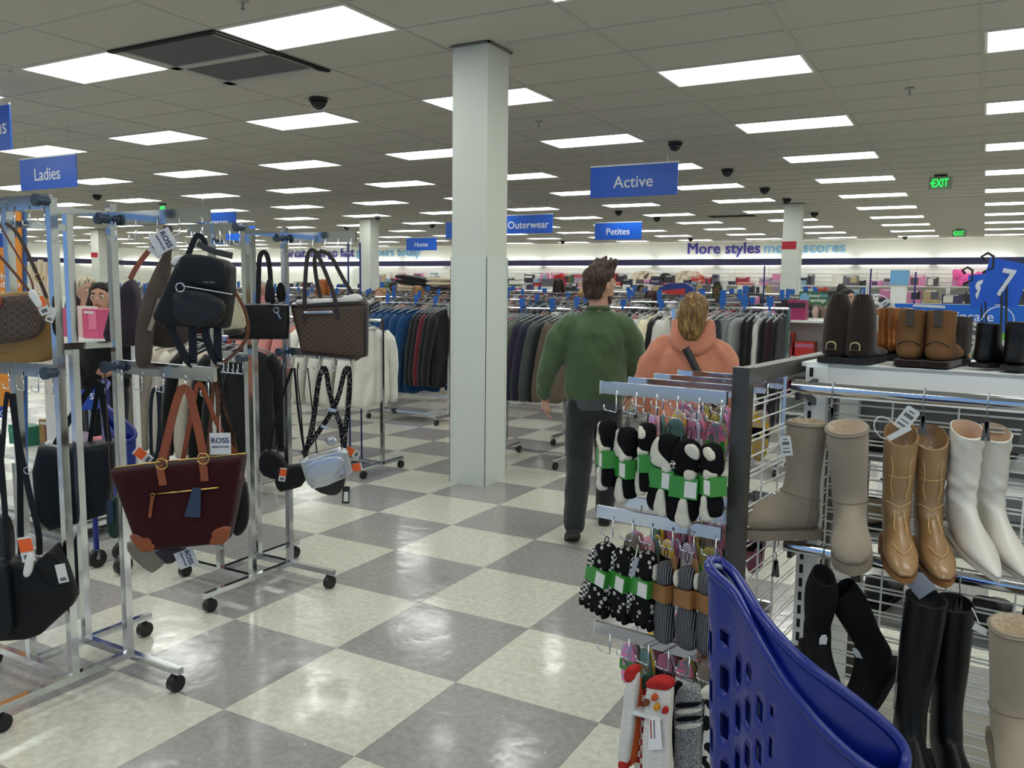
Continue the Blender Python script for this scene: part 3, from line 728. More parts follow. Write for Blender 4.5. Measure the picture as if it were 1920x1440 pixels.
# boots standing on the top shelf
ST = 1.336
DBR = mat('dark_brown_suede', (40, 28, 22), .9, 0, .2, bump=.2, bscale=150, sheen=.2); TAN = mat('tan_nubuck', (112, 78, 44), .75, 0, .3, var=.12, vscale=12, bump=.1)
ELAS = mat('grey_elastic', (74, 66, 58), .9, bump=.4, bscale=260)
def stand_m(px, py, v, yaw, z=ST+.0125):
    # a spot on the shelf at depth v seen at column px
    lo, hi = -.2, 2.2
    for _ in range(40):
        mid = (lo+hi)/2; q = vis(gp(mid, v, z))
        if q[0] < px: lo = mid
        else: hi = mid
    return Matrix.Translation(gp(lo, v, z)) @ Matrix.Rotation(yaw, 4, 'Z')
db_shaft = [((-.035, .20), (.03, .205), .022), ((-.045, .17), (.042, .17), .036), ((-.055, .11), (.055, .11), .044), ((-.06, .06), (.06, .06), .046)]
db_foot = [((-.07, .045), (.062, .03), .046), ((-.09, .04), (.06, .01), .045), ((-.13, .036), (.0, .0), .045), ((-.17, .03), (-.09, 0), .05), ((-.2, .024), (-.16, 0), .045), ((-.215, .016), (-.2, .004), .025)]
# these two stand heel to the front: the back of the shaft shows, with a sewn heel patch
for k, (px, lab) in enumerate(((1568, 'dark brown suede boot with a heel patch, left one on the top shelf'), (1612, 'dark brown suede boot with a heel patch, right one on the top shelf'))):
    M = stand_m(px, 680, .462, RAD(180-6)) @ Matrix.Diagonal((1.06, 1.0, .92, 1)); t = boot('suede_boot', lab, 'boot', M, .205, [((-.035, .195), (.03, .20), .020), ((-.045, .165), (.04, .165), .030), ((-.055, .12), (.052, .12), .036), ((-.06, .06), (.06, .06), .038)], [(a, b, w*.84) for a, b, w in db_foot], DBR, BLKS, DBR, .012, group='boots on the top shelf')
    Mp = M @ Matrix.Translation((0, .064, .035)) @ Matrix.Rotation(math.pi, 4, 'Z')
    ar = [(.013*math.cos(a*math.pi/8), .009+.012*math.sin(a*math.pi/8)) for a in range(9)]+[(-.013, -.006), (.013, -.006)]
    MB().prism(ar, Mp, -.003, .002).build('patch', mat('patch_cream', (186, 172, 130), .7), t)
    MB().prism([(x*.8, y*.8) for x, y in ar], Mp, -.004, -.002).build('patch_centre', DBR, t)
    line3(t, M, [(0, .031, .22), (0, .042, .17), (0, .054, .11), (0, .061, .06)], .0014, BLKS)
ch_shaft = [((-.050, .150), (.050, .158), .040), ((-.052, .12), (.052, .12), .041), ((-.05, .09), (.052, .09), .040)]
ch_foot = [((-.064, .075), (.056, .06), .041), ((-.09, .066), (.058, .015), .042), ((-.13, .058), (.0, .0), .042), ((-.17, .048), (-.09, 0), .047), ((-.20, .038), (-.15, 0), .044), ((-.218, .022), (-.2, .004), .026)]
def chelsea(lab, px, v, yaw, m_, patch=True, sc=1.0, name='ankle_boot', z=ST+.0145, line=None):
    M = stand_m(px, 0, v, yaw, z) @ Matrix.Scale(sc, 4)
    t = boot(name, lab, 'boot', M, .155, ch_shaft, ch_foot, m_, BLKS if m_ is not TAN else DBR, line or DBR, .012, 0, group='boots on the top shelf', wsole=.96)
    if patch:
        MB().prism([(-.012, .0), (.012, 0), (.012, .05), (-.012, .05)], M @ Matrix.Translation((0, .0545, .11)) @ Matrix.Rotation(math.pi, 4, 'Z'), -.002, .004).build('pull_tab', ELAS, t)
        line3(t, M, [(-.033, .040, .05), (-.018, .056, .062), (0, .062, .066), (.018, .056, .062), (.033, .040, .05)], .0012, BLKS)
    return t
chelsea('tan ankle boot with a dark pull tab, left one on the top shelf', 1706, .462, RAD(176), TAN, sc=.9); chelsea('tan ankle boot with a dark pull tab, right one on the top shelf', 1760, .462, RAD(172), TAN, sc=.9)
BRONZE = mat('bronze_leather', (150, 92, 46), .25, .6); chelsea('shiny bronze boot between the dark brown and tan pairs, nearer', 1662, .68, RAD(200), BRONZE, False, .9); chelsea('shiny bronze boot partly behind the tan pair', 1684, .70, RAD(196), BRONZE, False, .9)
chelsea('black chunky ankle boot with a white price tag on the top shelf', 1850, .50, RAD(150), BLK, False, .70); chelsea('black chunky ankle boot at the right edge of the top shelf', 1905, .47, RAD(165), BLK, False, .74)
chelsea('dark brown ankle boot behind the right tan boot', 1796, .62, RAD(185), mat('espresso_leather', (36, 24, 18), .5), False, .78)
# tags
def tagcard(px, py, dep, w, h, ang, m_, lab, loop=None, name='price_tag', rz=0.0, printed=None):
    p = atd(px, py, dep); M = frame(p, rz) @ Matrix.Rotation(ang, 4, 'Y'); t = thing(name, lab, 'tag', p)
    MB().prism([(-w/2, -h/2), (w/2, -h/2), (w/2, h*.42), (w*.4, h/2), (-w*.4, h/2), (-w/2, h*.42)], M, -.0006, .0006).build('card', m_, t)
    if printed:
        for k, (z, hh, ww) in enumerate(printed): MB().prism([(-ww*w/2, z*h), (ww*w/2, z*h), (ww*w/2, (z+hh)*h), (-ww*w/2, (z+hh)*h)], M, -.0012, -.0006).build('print', mat('print_grey', (96, 98, 104), .7), t)
    if loop: MB().tube([atd(a, b, dep) for a, b in smooth_poly(loop, 2, False)], .0013, 6).build('loop', mat('white_nylon', (232, 232, 230), .5), t, True)
    return t
TAGW = mat('tag_white', (214, 214, 210), .6); TAGO = mat('tag_orange', (232, 96, 34), .55)
PR = [(-.35, .08, .7), (-.15, .05, .6), (.05, .16, .66), (.3, .06, .4)]
tagcard(1474, 836, 2.18, .028, .052, RAD(-10), TAGW, 'white price tag on the side of the left sheepskin boot', printed=PR)
tagcard(1700, 785, 2.12, .036, .062, RAD(32), TAGW, 'white price tag tied to the tan western boots', [(1706, 800), (1660, 830), (1634, 800), (1650, 775), (1685, 800)], printed=PR)
tagcard(1686, 812, 2.10, .014, .06, RAD(55), TAGW, 'grey security tag clipped to the tan western boots', name='security_tag')
tagcard(1665, 577, 2.55, .036, .05, RAD(-38), TAGW, 'white price tag looped on the dark brown suede boots', [(1650, 600), (1628, 580), (1630, 555), (1655, 552), (1672, 570)], printed=PR)
tagcard(1650, 612, 2.55, .022, .07, RAD(-14), TAGW, 'white security tag hanging beside the dark brown suede boots', name='security_tag')
tagcard(1738, 630, 2.5, .022, .06, RAD(12), TAGW, 'white security tag between the tan ankle boots', [(1730, 610), (1722, 596), (1738, 588), (1752, 592), (1745, 615)], name='security_tag')
tagcard(1822, 630, 2.5, .034, .085, RAD(14), TAGW, 'white price tag on the black chunky boot', [(1840, 600), (1852, 580), (1880, 572), (1902, 590), (1900, 610)], printed=PR)
tagcard(1742, 574, 2.6, .09, .008, RAD(2), TAGW, 'white plastic strip lying across the tan boots', name='plastic_strip')
tagcard(1726, 1098, 2.05, .05, .05, RAD(45), mat('tag_grey', (150, 156, 164), .5), 'grey folded tag on the tall black boots')
tagcard(1838, 1180, 1.9, .03, .016, RAD(20), TAGW, 'white security tag left of the lower sheepskin boot', [(1836, 1170), (1828, 1150), (1822, 1140)], name='security_tag')
# size signs on stems
def size_sign(n, px, py, dep, ang, w, h, lab, stem_px, clip_py):
    p = atd(px, py, dep); M = frame(p, RAD(8)) @ Matrix.Rotation(ang, 4, 'Y'); t = thing('size_sign', lab, 'sign', p)
    MB().prism([(-w/2, -h/2), (w/2, -h/2), (w/2, h/2), (-w/2, h/2)], M, -.0015, .0015).build('card', mat('size_blue', (28, 84, 190), .4), t)
    if n: text(n, M @ Matrix.Translation((0.005, -.002, 0)), .1, mat('size_white', (206, 210, 214), .5), 'number', t, .0006, None if n == '8' else w*.3, .02, height=h*.62)
    q = atd(stem_px, clip_py, dep)
    if n == '8': q.z = ST+.012
    top = atd(stem_px+4, py-100*2.4/dep+60, dep)
    m = MB()
    for s in (-.006, .006): m.cyl(q+Vector((s, 0.004, 0)), Vector((p.x+s*1.0, p.y+.004, p.z+h*.3)), .003, 8)
    m.build('stem', BLACK_PL, t)
    m = MB().tube([p+Vector((-.05, -.004, h*.5)), p+Vector((-.06, -.004, h*.5+.012)), p+Vector((-.045, -.004, h*.5+.022)), p+Vector((-.03, -.004, h*.5+.012)), p+Vector((-.03, -.004, h*.5-.02)), p+Vector((-.055, -.004, h*.5-.035))], .004, 8); m.build('ring', BLACK_PL, t, True)
    m = MB().box((q.x-.013, q.y-.012, q.z-.022), (q.x+.013, q.y+.012, q.z+.012)); m.build('clip', BLACK_PL, t); MB().cyl(q+Vector((0, -.018, 0)), q+Vector((0, -.011, 0)), .008).build('screw', STEEL, t)
    return t
size_sign('7', 1882, 530, 2.40, RAD(12), .105, .125, 'blue size sign with a white 7 clipped above the shoe gondola', 1880, 692)
size_sign('8', 1840, 545, 2.78, RAD(-8), .07, .11, 'blue size sign half hidden behind the number 7 sign', 1850, 640)
# the far side of the gondola: shelves with shoes seen through the grid
GSH = mat('grey_shelf', (128, 130, 128), .5)
for z_ in (.98, .70, .42): gbox('back_shelf', (.05, .86, z_), (1.9, 1.16+(.98-z_)*.15, z_+.02), GSH)
gbox('shelf_end', (.02, 1.2, .0), (.06, 1.25, 1.34), DARKF)
SH = [mat('shoe_%d' % i, c, .6) for i, c in enumerate(((24, 24, 25), (44, 36, 32), (60, 84, 72), (150, 132, 108), (20, 22, 28), (96, 70, 48)))]
nsh = 0; SHN = ['black', 'dark brown', 'green', 'beige', 'navy', 'tan']
for zi, z in enumerate((1.0, .72, .44)):
    for k in range(9):
        u = .14+k*.17+random.uniform(-.02, .02); mt = SH[(nsh*5+k) % 6]
        M = G @ Matrix.Translation((u, 1.0, z+.014)) @ Matrix.Rotation(math.pi+random.uniform(-.2, .2), 4, 'Z') @ Matrix.Scale(1.0, 4)
        boot('low_shoe', '%s shoe, %s from the left on the %s back shelf behind the grid' % (SHN[(nsh*5+k) % 6], ORD[k], ('upper', 'middle', 'lower')[zi]), 'shoe', M, .1, [((-.03, .085), (.05, .095), .034), ((-.045, .075), (.054, .075), .037)], [((-.08, .066), (.056, .05), .038), ((-.1, .06), (.058, .012), .04), ((-.13, .055), (.0, .0), .042), ((-.17, .045), (-.09, 0), .047), ((-.2, .036), (-.15, 0), .044), ((-.218, .02), (-.2, .004), .026)], mt, SH[0], SH[0], .012, group='shoes on the back of the gondola')
        nsh += 1
# ================================================================== SOCK DISPLAY ON THE END FRAME
ARMZ = (1.268, .915, .575); ARMV = (-.05, .10, .25, .40)
st = thing('sock_display', 'chrome arms with hooks for socks on the end of the shoe gondola', 'display', gp(-.18, 0, 0), GA)
HOOKS = {}
for li, z in enumerate(ARMZ):
    for ai, v in enumerate(ARMV):
        u0 = -.385+.01*ai
        arm = MB().box((u0, v-.006, z-.017), (-.022, v+.006, z+.017), G).build('arm', STEEL if False else CHROME, st)
        MB().box((u0-.002, v-.007, z-.018), (u0, v+.007, z+.018), G).build('arm_cap', WHITE_METAL, arm)
        for k in range(6):
            u = u0+.052+.060*k
            if u > -.03: continue
            m = MB().tube([gp(u, v-.008, z-.005), gp(u, v-.008, z-.062), gp(u-.002, v-.008, z-.066), gp(u-.034, v-.010, z-.061), gp(u-.037, v-.010, z-.057), gp(u-.037, v-.010, z-.046)], .0021, 7)
            m.build('hook', CHROME, arm, True); HOOKS[(li, ai, k)] = gp(u-.017, v-.009, z-.066)
def pattern(name, kind, c0, c1, sc=60.0, c2=None, thr=.5, rough=.9):
    if name in _M: return _M[name]
    m = mat(name, c0, rough, 0, .2); nt, b = nodes(m); tc = chain(nt, 'ShaderNodeTexCoord')
    if kind == 'flower':
        v = chain(nt, 'ShaderNodeTexVoronoi', i_Scale=sc, i_Randomness=.7); nt.links.new(tc.outputs['Object'], v.inputs['Vector'])
        r = ramp(nt, v.outputs['Distance'], ((0, c0), (.08, c0), (.1, c1), (thr, c1), (thr+.04, c0)), 'CONSTANT'); src = r.outputs[0]
    elif kind == 'spots':
        v = chain(nt, 'ShaderNodeTexNoise', i_Scale=sc, i_Detail=1.0); nt.links.new(tc.outputs['Object'], v.inputs['Vector'])
        r = ramp(nt, v.outputs['Fac'], ((0, c0), (thr, c1)), 'CONSTANT'); src = r.outputs[0]
    elif kind == 'check':
        v = chain(nt, 'ShaderNodeTexChecker', i_Scale=sc); v.inputs[1].default_value = lin(c0)+(1,); v.inputs[2].default_value = lin(c1)+(1,)
        nt.links.new(tc.outputs['Object'], v.inputs['Vector']); src = v.outputs[0]
    else:                                                # stripes along x, y or z
        v = chain(nt, 'ShaderNodeTexWave', bands_direction={'sx': 'X', 'sy': 'Y', 'sz': 'Z', 'sd': 'DIAGONAL'}[kind], i_Scale=sc, i_Distortion=.6, i_Detail=1.0); nt.links.new(tc.outputs['Object'], v.inputs['Vector'])
        st_ = ((0, c0), (thr, c1)) if c2 is None else ((0, c0), (thr*.66, c1), (thr*1.33, c2)); r = ramp(nt, v.outputs['Fac'], st_, 'CONSTANT'); src = r.outputs[0]
    nt.links.new(src, b.inputs['Base Color'])
    n = chain(nt, 'ShaderNodeTexNoise', i_Scale=300.0, i_Detail=3.0); bp = chain(nt, 'ShaderNodeBump', i_Strength=.4, i_Distance=.004)
    nt.links.new(tc.outputs['Object'], n.inputs['Vector']); nt.links.new(n.outputs['Fac'], bp.inputs['Height']); nt.links.new(bp.outputs[0], b.inputs['Normal'])
    return m
SBLK = mat('sock_black', (16, 16, 18), .95, 0, .15, bump=.6, bscale=240); SWHT = mat('sock_white', (214, 210, 194), .95, 0, .15, bump=.6, bscale=240)
SGRY = mat('sock_grey', (120, 120, 120), .95, 0, .15, bump=.6, bscale=240)
BGRN = mat('green_band', (50, 134, 50), .35, coat=.2); BBRN = mat('kraft_band', (140, 98, 56), .6)
FLOW = pattern('flower_sock', 'flower', (14, 14, 16), (196, 192, 184), 48.0, thr=.24); HOUN = pattern('houndstooth_sock', 'check', (14, 14, 16), (208, 206, 200), 130.0)
GSTR = pattern('grey_striped_sock', 'sx', (28, 28, 30), (120, 122, 126), 60.0)
def plate(M, pts, t, mt, name, pa, y0=0.0, n=32, wob=.002, sm=2, seed=1, flat=.15):
    m = MB(); pillow(m, smooth_poly(pts, sm), M, t, n, y0=y0, wob=wob, wsc=40, seed=seed, flat=flat); return m.build(name, mt, pa, True)
def sockpack(kind, hook, yaw, lab, tilt=0.0, sc=1.0, drop=.012):
    M = Matrix.Translation(hook) @ Matrix.Rotation(yaw, 4, 'Z') @ Matrix.Rotation(tilt, 4, 'Y') @ Matrix.Scale(sc, 4)
    t = thing('sock_pack', lab, 'socks', hook, 0, 'sock packs on the end display')
    MB().tube([M @ Vector(p) for p in ((0, 0, .004), (.006, 0, -.004), (.004, 0, -.018), (0, 0, -.026), (-.006, 0, -.018), (-.005, 0, -.006), (0, 0, .003))], .0016, 6).build('loop', BLACK_PL, t, True)
    s = random.random()*50
    if kind == 'A':
        plate(M, [(-.026, -.105), (-.034, -.06), (-.022, -.026), (.004, -.02), (.028, -.034), (.032, -.07), (.026, -.105)], .046, SBLK, 'folded_socks', t, seed=s)
        if random.random() < .5: plate(M, [(-.006, -.034), (.016, -.026), (.032, -.046), (.030, -.066), (.002, -.056)], .02, SWHT, 'white_sock', t, -.016, seed=s)
        else: plate(M, [(-.034, -.06), (-.02, -.03), (-.008, -.026), (-.016, -.06), (.024, -.088), (.024, -.104), (-.03, -.1)], .02, SWHT, 'white_sock', t, -.016, seed=s)
        plate(M, [(-.034, -.07), (-.018, -.072), (-.018, -.09), (-.032, -.09)], .05, HOUN, 'checked_patch', t, 0, 16)
        plate(M, [(-.002, -.112), (.026, -.11), (.028, -.088), (.0, -.084)], .03, SWHT, 'white_sock', t, -.012, seed=s)
        MB().box((-.031, -.024, -.152), (.033, .024, -.104), M).build('band', BGRN, t); MB().box((.004, -.0246, -.148), (.031, -.024, -.112), M).build('barcode_label', TAGW, t)
        plate(M, [(-.03, -.148), (.03, -.148), (.036, -.185), (.026, -.21), (.006, -.2), (-.01, -.214), (-.034, -.208), (-.042, -.182)], .042, SBLK, 'folded_socks', t, seed=s+2)
        plate(M, [(-.006, -.15), (.012, -.15), (.016, -.185), (.026, -.215), (.002, -.222), (-.016, -.205), (-.01, -.178)], .03, SWHT, 'white_sock', t, -.014, seed=s+3)
    elif kind == 'B':
        plate(M, [(-.032, -.09), (-.034, -.05), (-.02, -.022), (.012, -.012), (.034, -.03), (.036, -.09)], .04, FLOW, 'folded_socks', t, seed=s)
        plate(M, [(-.034, -.092), (-.034, -.05), (-.016, -.026), (-.008, -.05), (-.014, -.092)], .03, HOUN, 'checked_sock', t, -.012, seed=s)
        MB().box((-.034, -.022, -.128), (.034, .022, -.084), M).build('band', BGRN, t); MB().box((.002, -.0226, -.126), (.032, -.022, -.09), M).build('barcode_label', TAGW, t)
        plate(M, [(-.034, -.124), (.034, -.124), (.044, -.17), (.036, -.196), (.0, -.206), (-.03, -.2), (-.05, -.19)], .036, FLOW, 'folded_socks', t, seed=s+1)
        plate(M, [(-.032, -.124), (-.01, -.124), (-.018, -.165), (-.03, -.196), (-.046, -.19), (-.044, -.16)], .026, HOUN, 'checked_sock', t, -.012, seed=s+1)
        for k in range(5):
            x = -.042+.02*k; plate(M, [(x-.008, -.185), (x+.008, -.185), (x+.010, -.206), (x, -.216), (x-.009, -.205)], .022, SBLK, 'toe', t, -.004, 16)
    elif kind == 'C':
        plate(M, [(-.02, -.09), (-.024, -.055), (-.01, -.03), (.012, -.03), (.022, -.06), (.02, -.09)], .04, GSTR, 'folded_socks', t, seed=s); plate(M, [(-.022, -.08), (-.024, -.055), (-.016, -.036), (-.010, -.06), (-.012, -.085)], .03, SWHT, 'white_sock', t, -.012, seed=s)
        plate(M, [(-.004, -.092), (.004, -.03), (.012, -.008), (.026, -.02), (.024, -.09)], .006, BBRN, 'header_card', t, .012, seed=s, wob=0)
        MB().box((-.024, -.021, -.13), (.024, .021, -.088), M).build('band', BBRN, t)
        plate(M, [(-.02, -.126), (.02, -.126), (.026, -.18), (.03, -.235), (-.002, -.24), (-.022, -.232), (-.026, -.18)], .036, GSTR, 'folded_socks', t, seed=s+1)
    return t
A0, A1, A2 = [[HOOKS[(l, 0, k)] for k in range(6) if (l, 0, k) in HOOKS] for l in range(3)]
PA = [(0, -52, 'black and white sock pack hanging alone at the far left hook of the top arm', 0), (1, -36, 'black and white sock pack, second from the left on the top arm', 0), (2, -64, 'narrow black and white sock pack, third from the left on the top arm', 0),
      (3, -8, 'wide black and white sock pack with a white label, fourth on the top arm', 2), (4, 2, 'wide black and white sock pack with a barcode label, fifth on the top arm', 2), (5, -40, 'black and white sock pack nearest the dark end post', -3)]
for k, yw, lab, ti in PA:
    if k < len(A0): sockpack('A', A0[k]-Vector((.006, 0, (0, .012, -.004, .016, .022, .03)[k])), RAD(yw), lab, RAD(ti), (1.0, 1.06, 1.0, 1.12, 1.18, 1.02)[k])
PB = [(0, -20, 'B', 'flower patterned sock pack at the left end of the middle arm', 10), (1, -26, 'B', 'flower patterned sock pack, second on the middle arm', 8), (2, -22, 'B', 'flower patterned sock pack with a shiny band, third on the middle arm', 3),
      (3, -30, 'C', 'grey striped sock pack in a kraft band, left of two on the middle arm', 0), (4, -20, 'C', 'grey striped sock pack in a kraft band, right of two on the middle arm', -2), (5, -35, 'C', 'grey striped sock pack behind the cart handle', 0)]
for k, yw, kd, lab, ti in PB:
    if k < len(A1): sockpack(kd, A1[k], RAD(yw), lab, RAD(ti), 1.1)
# security tag on the flower socks
tagcard(1190, 1062, 2.12, .012, .05, RAD(14), mat('tag_grey', (150, 156, 164), .5), 'grey security tag between the flower sock packs', [(1190, 1048), (1193, 1038), (1196, 1022)], name='security_tag')
# kids' sock packs on the arms behind
KC = [(226, 140, 176), (214, 204, 200), (128, 134, 140), (238, 196, 60), (40, 40, 44), (176, 152, 196), (222, 116, 150), (60, 120, 110), (206, 190, 170)]
kid = [pattern('kids_sock_%d' % i, ('sx', 'sd', 'spots')[i % 3], KC[i], KC[(i+4) % 9], 70.0 if i % 3 < 2 else 90.0) for i in range(9)]
kpos = {0: ('behind the black and white socks', 'top'), 1: ('behind the flower socks', 'middle'), 2: ('behind the holiday socks', 'bottom')}
LW = {1: 'second', 2: 'third', 3: 'fourth'}
for li in range(3):
    for ai in (1, 2, 3):
        for k in range(6):
            if (li, ai, k) not in HOOKS or (k == 0 and ai < 3 and li == 0): continue
            h = HOOKS[(li, ai, k)]
            t = thing('sock_pack', 'colourful sock pack, %s hook of the %s %s arm back' % (ORD[k], LW[ai], kpos[li][1]), 'socks', h, 0, 'sock packs on the arms behind')
            M = Matrix.Translation(h) @ Matrix.Rotation(RAD(random.uniform(-60, 10)), 4, 'Z'); s = random.random()*40
            for q in range(3):
                x = (q-1)*.012; L = random.uniform(.13, .18)
                m = MB(); pillow(m, smooth_poly([(-.022+x*.3, -.03), (0, -.014), (.024, -.03), (.028, -.09), (.02, -L), (-.018, -L-.006), (-.026, -.09)], 1), M, .014, 20, y0=x*1.2, wob=.002, wsc=40, seed=s+q); m.build('sock', kid[(k*2+ai*3+q+li) % 9], t, True)
            MB().box((-.026, -.022, -.10), (.026, .022, -.07), M).build('band', (TAGW, BGRN, BBRN, SBLK)[(k+ai) % 4], t)
            MB().tube([h, h-Vector((0, 0, .02))], .0015, 5).build('loop', BLACK_PL, t)
# long socks on the lowest arm
def longsock(lab, pts, px, py, dep, parts, t_=.03, rz=-.1, tag_=None, hookpt=None):
    pl = Pl(px, py, dep, rz); t = thing('long_socks', lab, 'socks', pl.o, 0, 'long socks on the lowest arm')
    m = MB(); pillow(m, smooth_poly(pl.out(pts), 2), pl.M, t_, 44, wob=.003, wsc=30, flat=.25); m.build('sock', parts[0], t, True)
    for nm, mt, q, tt, off in parts[1]:
        m = MB(); pillow(m, smooth_poly(pl.out(q), 2), pl.M, tt, 30, y0=off, wob=.001, wsc=30, flat=.2); m.build(nm, mt, t, True)
    if hookpt is not None:
        a = min(pts, key=lambda p: p[1]); MB().tube([pl.pt(a[0], a[1]+8), hookpt], .0015, 6).build('loop', BLACK_PL, t)
    return t, pl
HW = mat('holiday_white', (226, 222, 214), .95, 0, .15, bump=.7, bscale=200); HR = mat('holiday_red', (176, 28, 26), .9, bump=.6, bscale=200); HO = mat('holiday_orange', (202, 84, 30), .9, bump=.6, bscale=200); HG = mat('holiday_green', (24, 66, 42), .9, bump=.6, bscale=200)
HK = pattern('holiday_knit', 'check', (160, 40, 40), (220, 212, 200), 60.0)
GSP = pattern('speckled_grey', 'spots', (92, 94, 96), (168, 168, 166), 420.0, thr=.52); COWP = pattern('cow_sock', 'spots', (24, 22, 22), (220, 216, 204), 34.0, thr=.47)
longsock('white and orange holiday socks with a red toe on the lowest arm', [(1185, 1246), (1200, 1252), (1192, 1330), (1184, 1400), (1176, 1442), (1160, 1432), (1164, 1380), (1172, 1320), (1176, 1270)], 1180, 1330, 2.08, (HW, [('toe', HR, [(1162, 1420), (1180, 1424), (1178, 1446), (1164, 1440)], .034, 0), ('cuff', HR, [(1174, 1248), (1200, 1246), (1194, 1276), (1174, 1278)], .036, 0)]), hookpt=A2[1])
longsock('orange and red holiday sock beside the white one', [(1190, 1265), (1205, 1270), (1200, 1340), (1195, 1430), (1176, 1440), (1182, 1360), (1184, 1300)], 1192, 1345, 2.10, (HO, [('stripe', HR, [(1186, 1270), (1203, 1272), (1200, 1312), (1184, 1310)], .034, 0)]), hookpt=A2[1])
longsock('green and red checked holiday sock', [(1206, 1262), (1220, 1258), (1216, 1330), (1212, 1420), (1206, 1446), (1190, 1446), (1194, 1380), (1200, 1310)], 1206, 1345, 2.11, (HK, [('cuff', HG, [(1206, 1262), (1224, 1258), (1220, 1288), (1204, 1292)], .036, 0)]), hookpt=A2[2])
t, pl = longsock('white holiday socks with a red cuff and pumpkins and a paper tag', [(1222, 1268), (1264, 1272), (1258, 1340), (1256, 1400), (1264, 1470), (1210, 1474), (1206, 1400), (1212, 1345), (1212, 1300)], 1234, 1360, 2.05, (HW, [('cuff', HR, [(1214, 1272), (1240, 1266), (1264, 1276), (1262, 1292), (1238, 1288), (1216, 1286)], .044, 0), ('wrap', TAGW, [(1180, 1322), (1210, 1330), (1250, 1340), (1250, 1346), (1206, 1338), (1180, 1330)], .04, -.006)] +
    [('pumpkin', mt, [(x-6, y), (x, y-8), (x+7, y-2), (x+6, y+7), (x-4, y+8)], .01, -.022) for x, y, mt in ((1218, 1310, mat('pumpkin_brown', (110, 60, 30), .9)), (1238, 1318, mat('pumpkin_gold', (206, 140, 40), .9)), (1254, 1324, HR), (1234, 1300, HO))]), .036, hookpt=A2[2])
MB().prism(pl.out([(1226, 1336), (1246, 1338), (1250, 1396), (1224, 1398)]), pl.M, -.026, -.0248).build('paper_tag', mat('paper_white', (232, 230, 228), .6), t)
for k in range(2): MB().prism(pl.out([(1228+6*k, 1342), (1230+6*k, 1342), (1231+6*k, 1376), (1229+6*k, 1376)]), pl.M, -.0268, -.0262).build('print', HR if k == 0 else mat('print_grey', (96, 98, 104), .7), t)
t, pl = longsock('grey fuzzy socks with black and white stripes', [(1272, 1282), (1318, 1280), (1320, 1330), (1316, 1400), (1322, 1480), (1262, 1480), (1270, 1390), (1266, 1330)], 1294, 1365, 2.06, (GSP, [(('black_stripe', 'white_stripe')[k % 2], (SBLK, SWHT)[k % 2], [(1270, y), (1320, y-4), (1320, y+7), (1270, y+11)], .05, 0) for k, y in enumerate((1312, 1324, 1338, 1352))]), .042, hookpt=A2[3])
longsock('black sock behind the grey fuzzy socks', [(1262, 1276), (1282, 1276), (1276, 1340), (1272, 1440), (1256, 1470), (1252, 1400), (1258, 1330)], 1266, 1360, 2.12, (SBLK, []), hookpt=A2[3])
longsock('cow spotted fuzzy sock beside the blue cart', [(1322, 1296), (1345, 1286), (1346, 1350), (1342, 1470), (1314, 1480), (1318, 1400), (1324, 1340)], 1332, 1375, 2.04, (COWP, [('toe', SWHT, [(1312, 1290), (1340, 1282), (1344, 1304), (1318, 1310)], .04, 0)]), hookpt=A2[4])
# ================================================================== BLUE CART
CBLU = mat('cart_blue', (9, 30, 118), .3, 0, .5, coat=.2, var=.03)
ct = thing('shopping_cart', 'blue plastic shopping cart with square holes and a hooked handle', 'cart', atz(1500, 1400, 0).xy.to_3d() if False else Vector((-.25, 1.42, 0)), 0)
farR = [(1352, 1052, 1.0), (1378, 1076, .985), (1402, 1116, .965), (1434, 1166, .94), (1500, 1238, .895), (1580, 1296, .85), (1648, 1348, .805), (1688, 1388, .77), (1701, 1420, .745)]
nearR = [(1690, 1462, .72), (1640, 1452, .725), (1572, 1398, .765), (1500, 1320, .82), (1444, 1236, .88), (1404, 1160, .935), (1378, 1108, .968), (1340, 1078, .99), (1326, 1060, 1.0), (1336, 1048, 1.004)]
rim = [atz(*p) for p in farR]+[atz(*p) for p in nearR]
rim = [Vector(p) for p in smooth_poly([tuple(p) for p in rim], 2)]; rim = resample(rim, 96)
cen = sum(rim, Vector())/len(rim)
MB().tube(rim, .0105, 10, closed=True).build('rim', CBLU, ct, True)
# walls below the rim, pierced with square holes
NR = 26; wv = []; H0 = .36
for i, p in enumerate(rim):
    for k in range(NR+1):
        f = k/NR; z = p.z*(1-f)+H0*f; s = 1-.20*((p.z-z)/.64)
        q = Vector((cen.x+(p.x-cen.x)*s, cen.y+(p.y-cen.y)*s, z)); wv.append(q)
wf = []
n = len(rim)
def hole(i, k):
    if k < 4 or k > NR-2: return False
    if not (52 < i < 92): return False
    if i < 70 and (k < 9 or k > 15): return False
    return (i % 4 in (1, 2)) and ((k + (i//4)*2) % 4 in (1, 2))
for i in range(n):
    for k in range(NR):
        j = (i+1) % n
        if hole(i, k): continue
        wf.append((i*(NR+1)+k, j*(NR+1)+k, j*(NR+1)+k+1, i*(NR+1)+k+1))
mb = MB(); mb._a(wv, wf); ob = mb.build('basket', CBLU, ct, .9)
sm_ = ob.modifiers.new('thick', 'SOLIDIFY'); sm_.thickness = .004; sm_.offset = 0
mb = MB(); mb._a([wv[i*(NR+1)+NR] for i in range(n)], [tuple(range(n))]); mb.build('basket_floor', CBLU, ct)
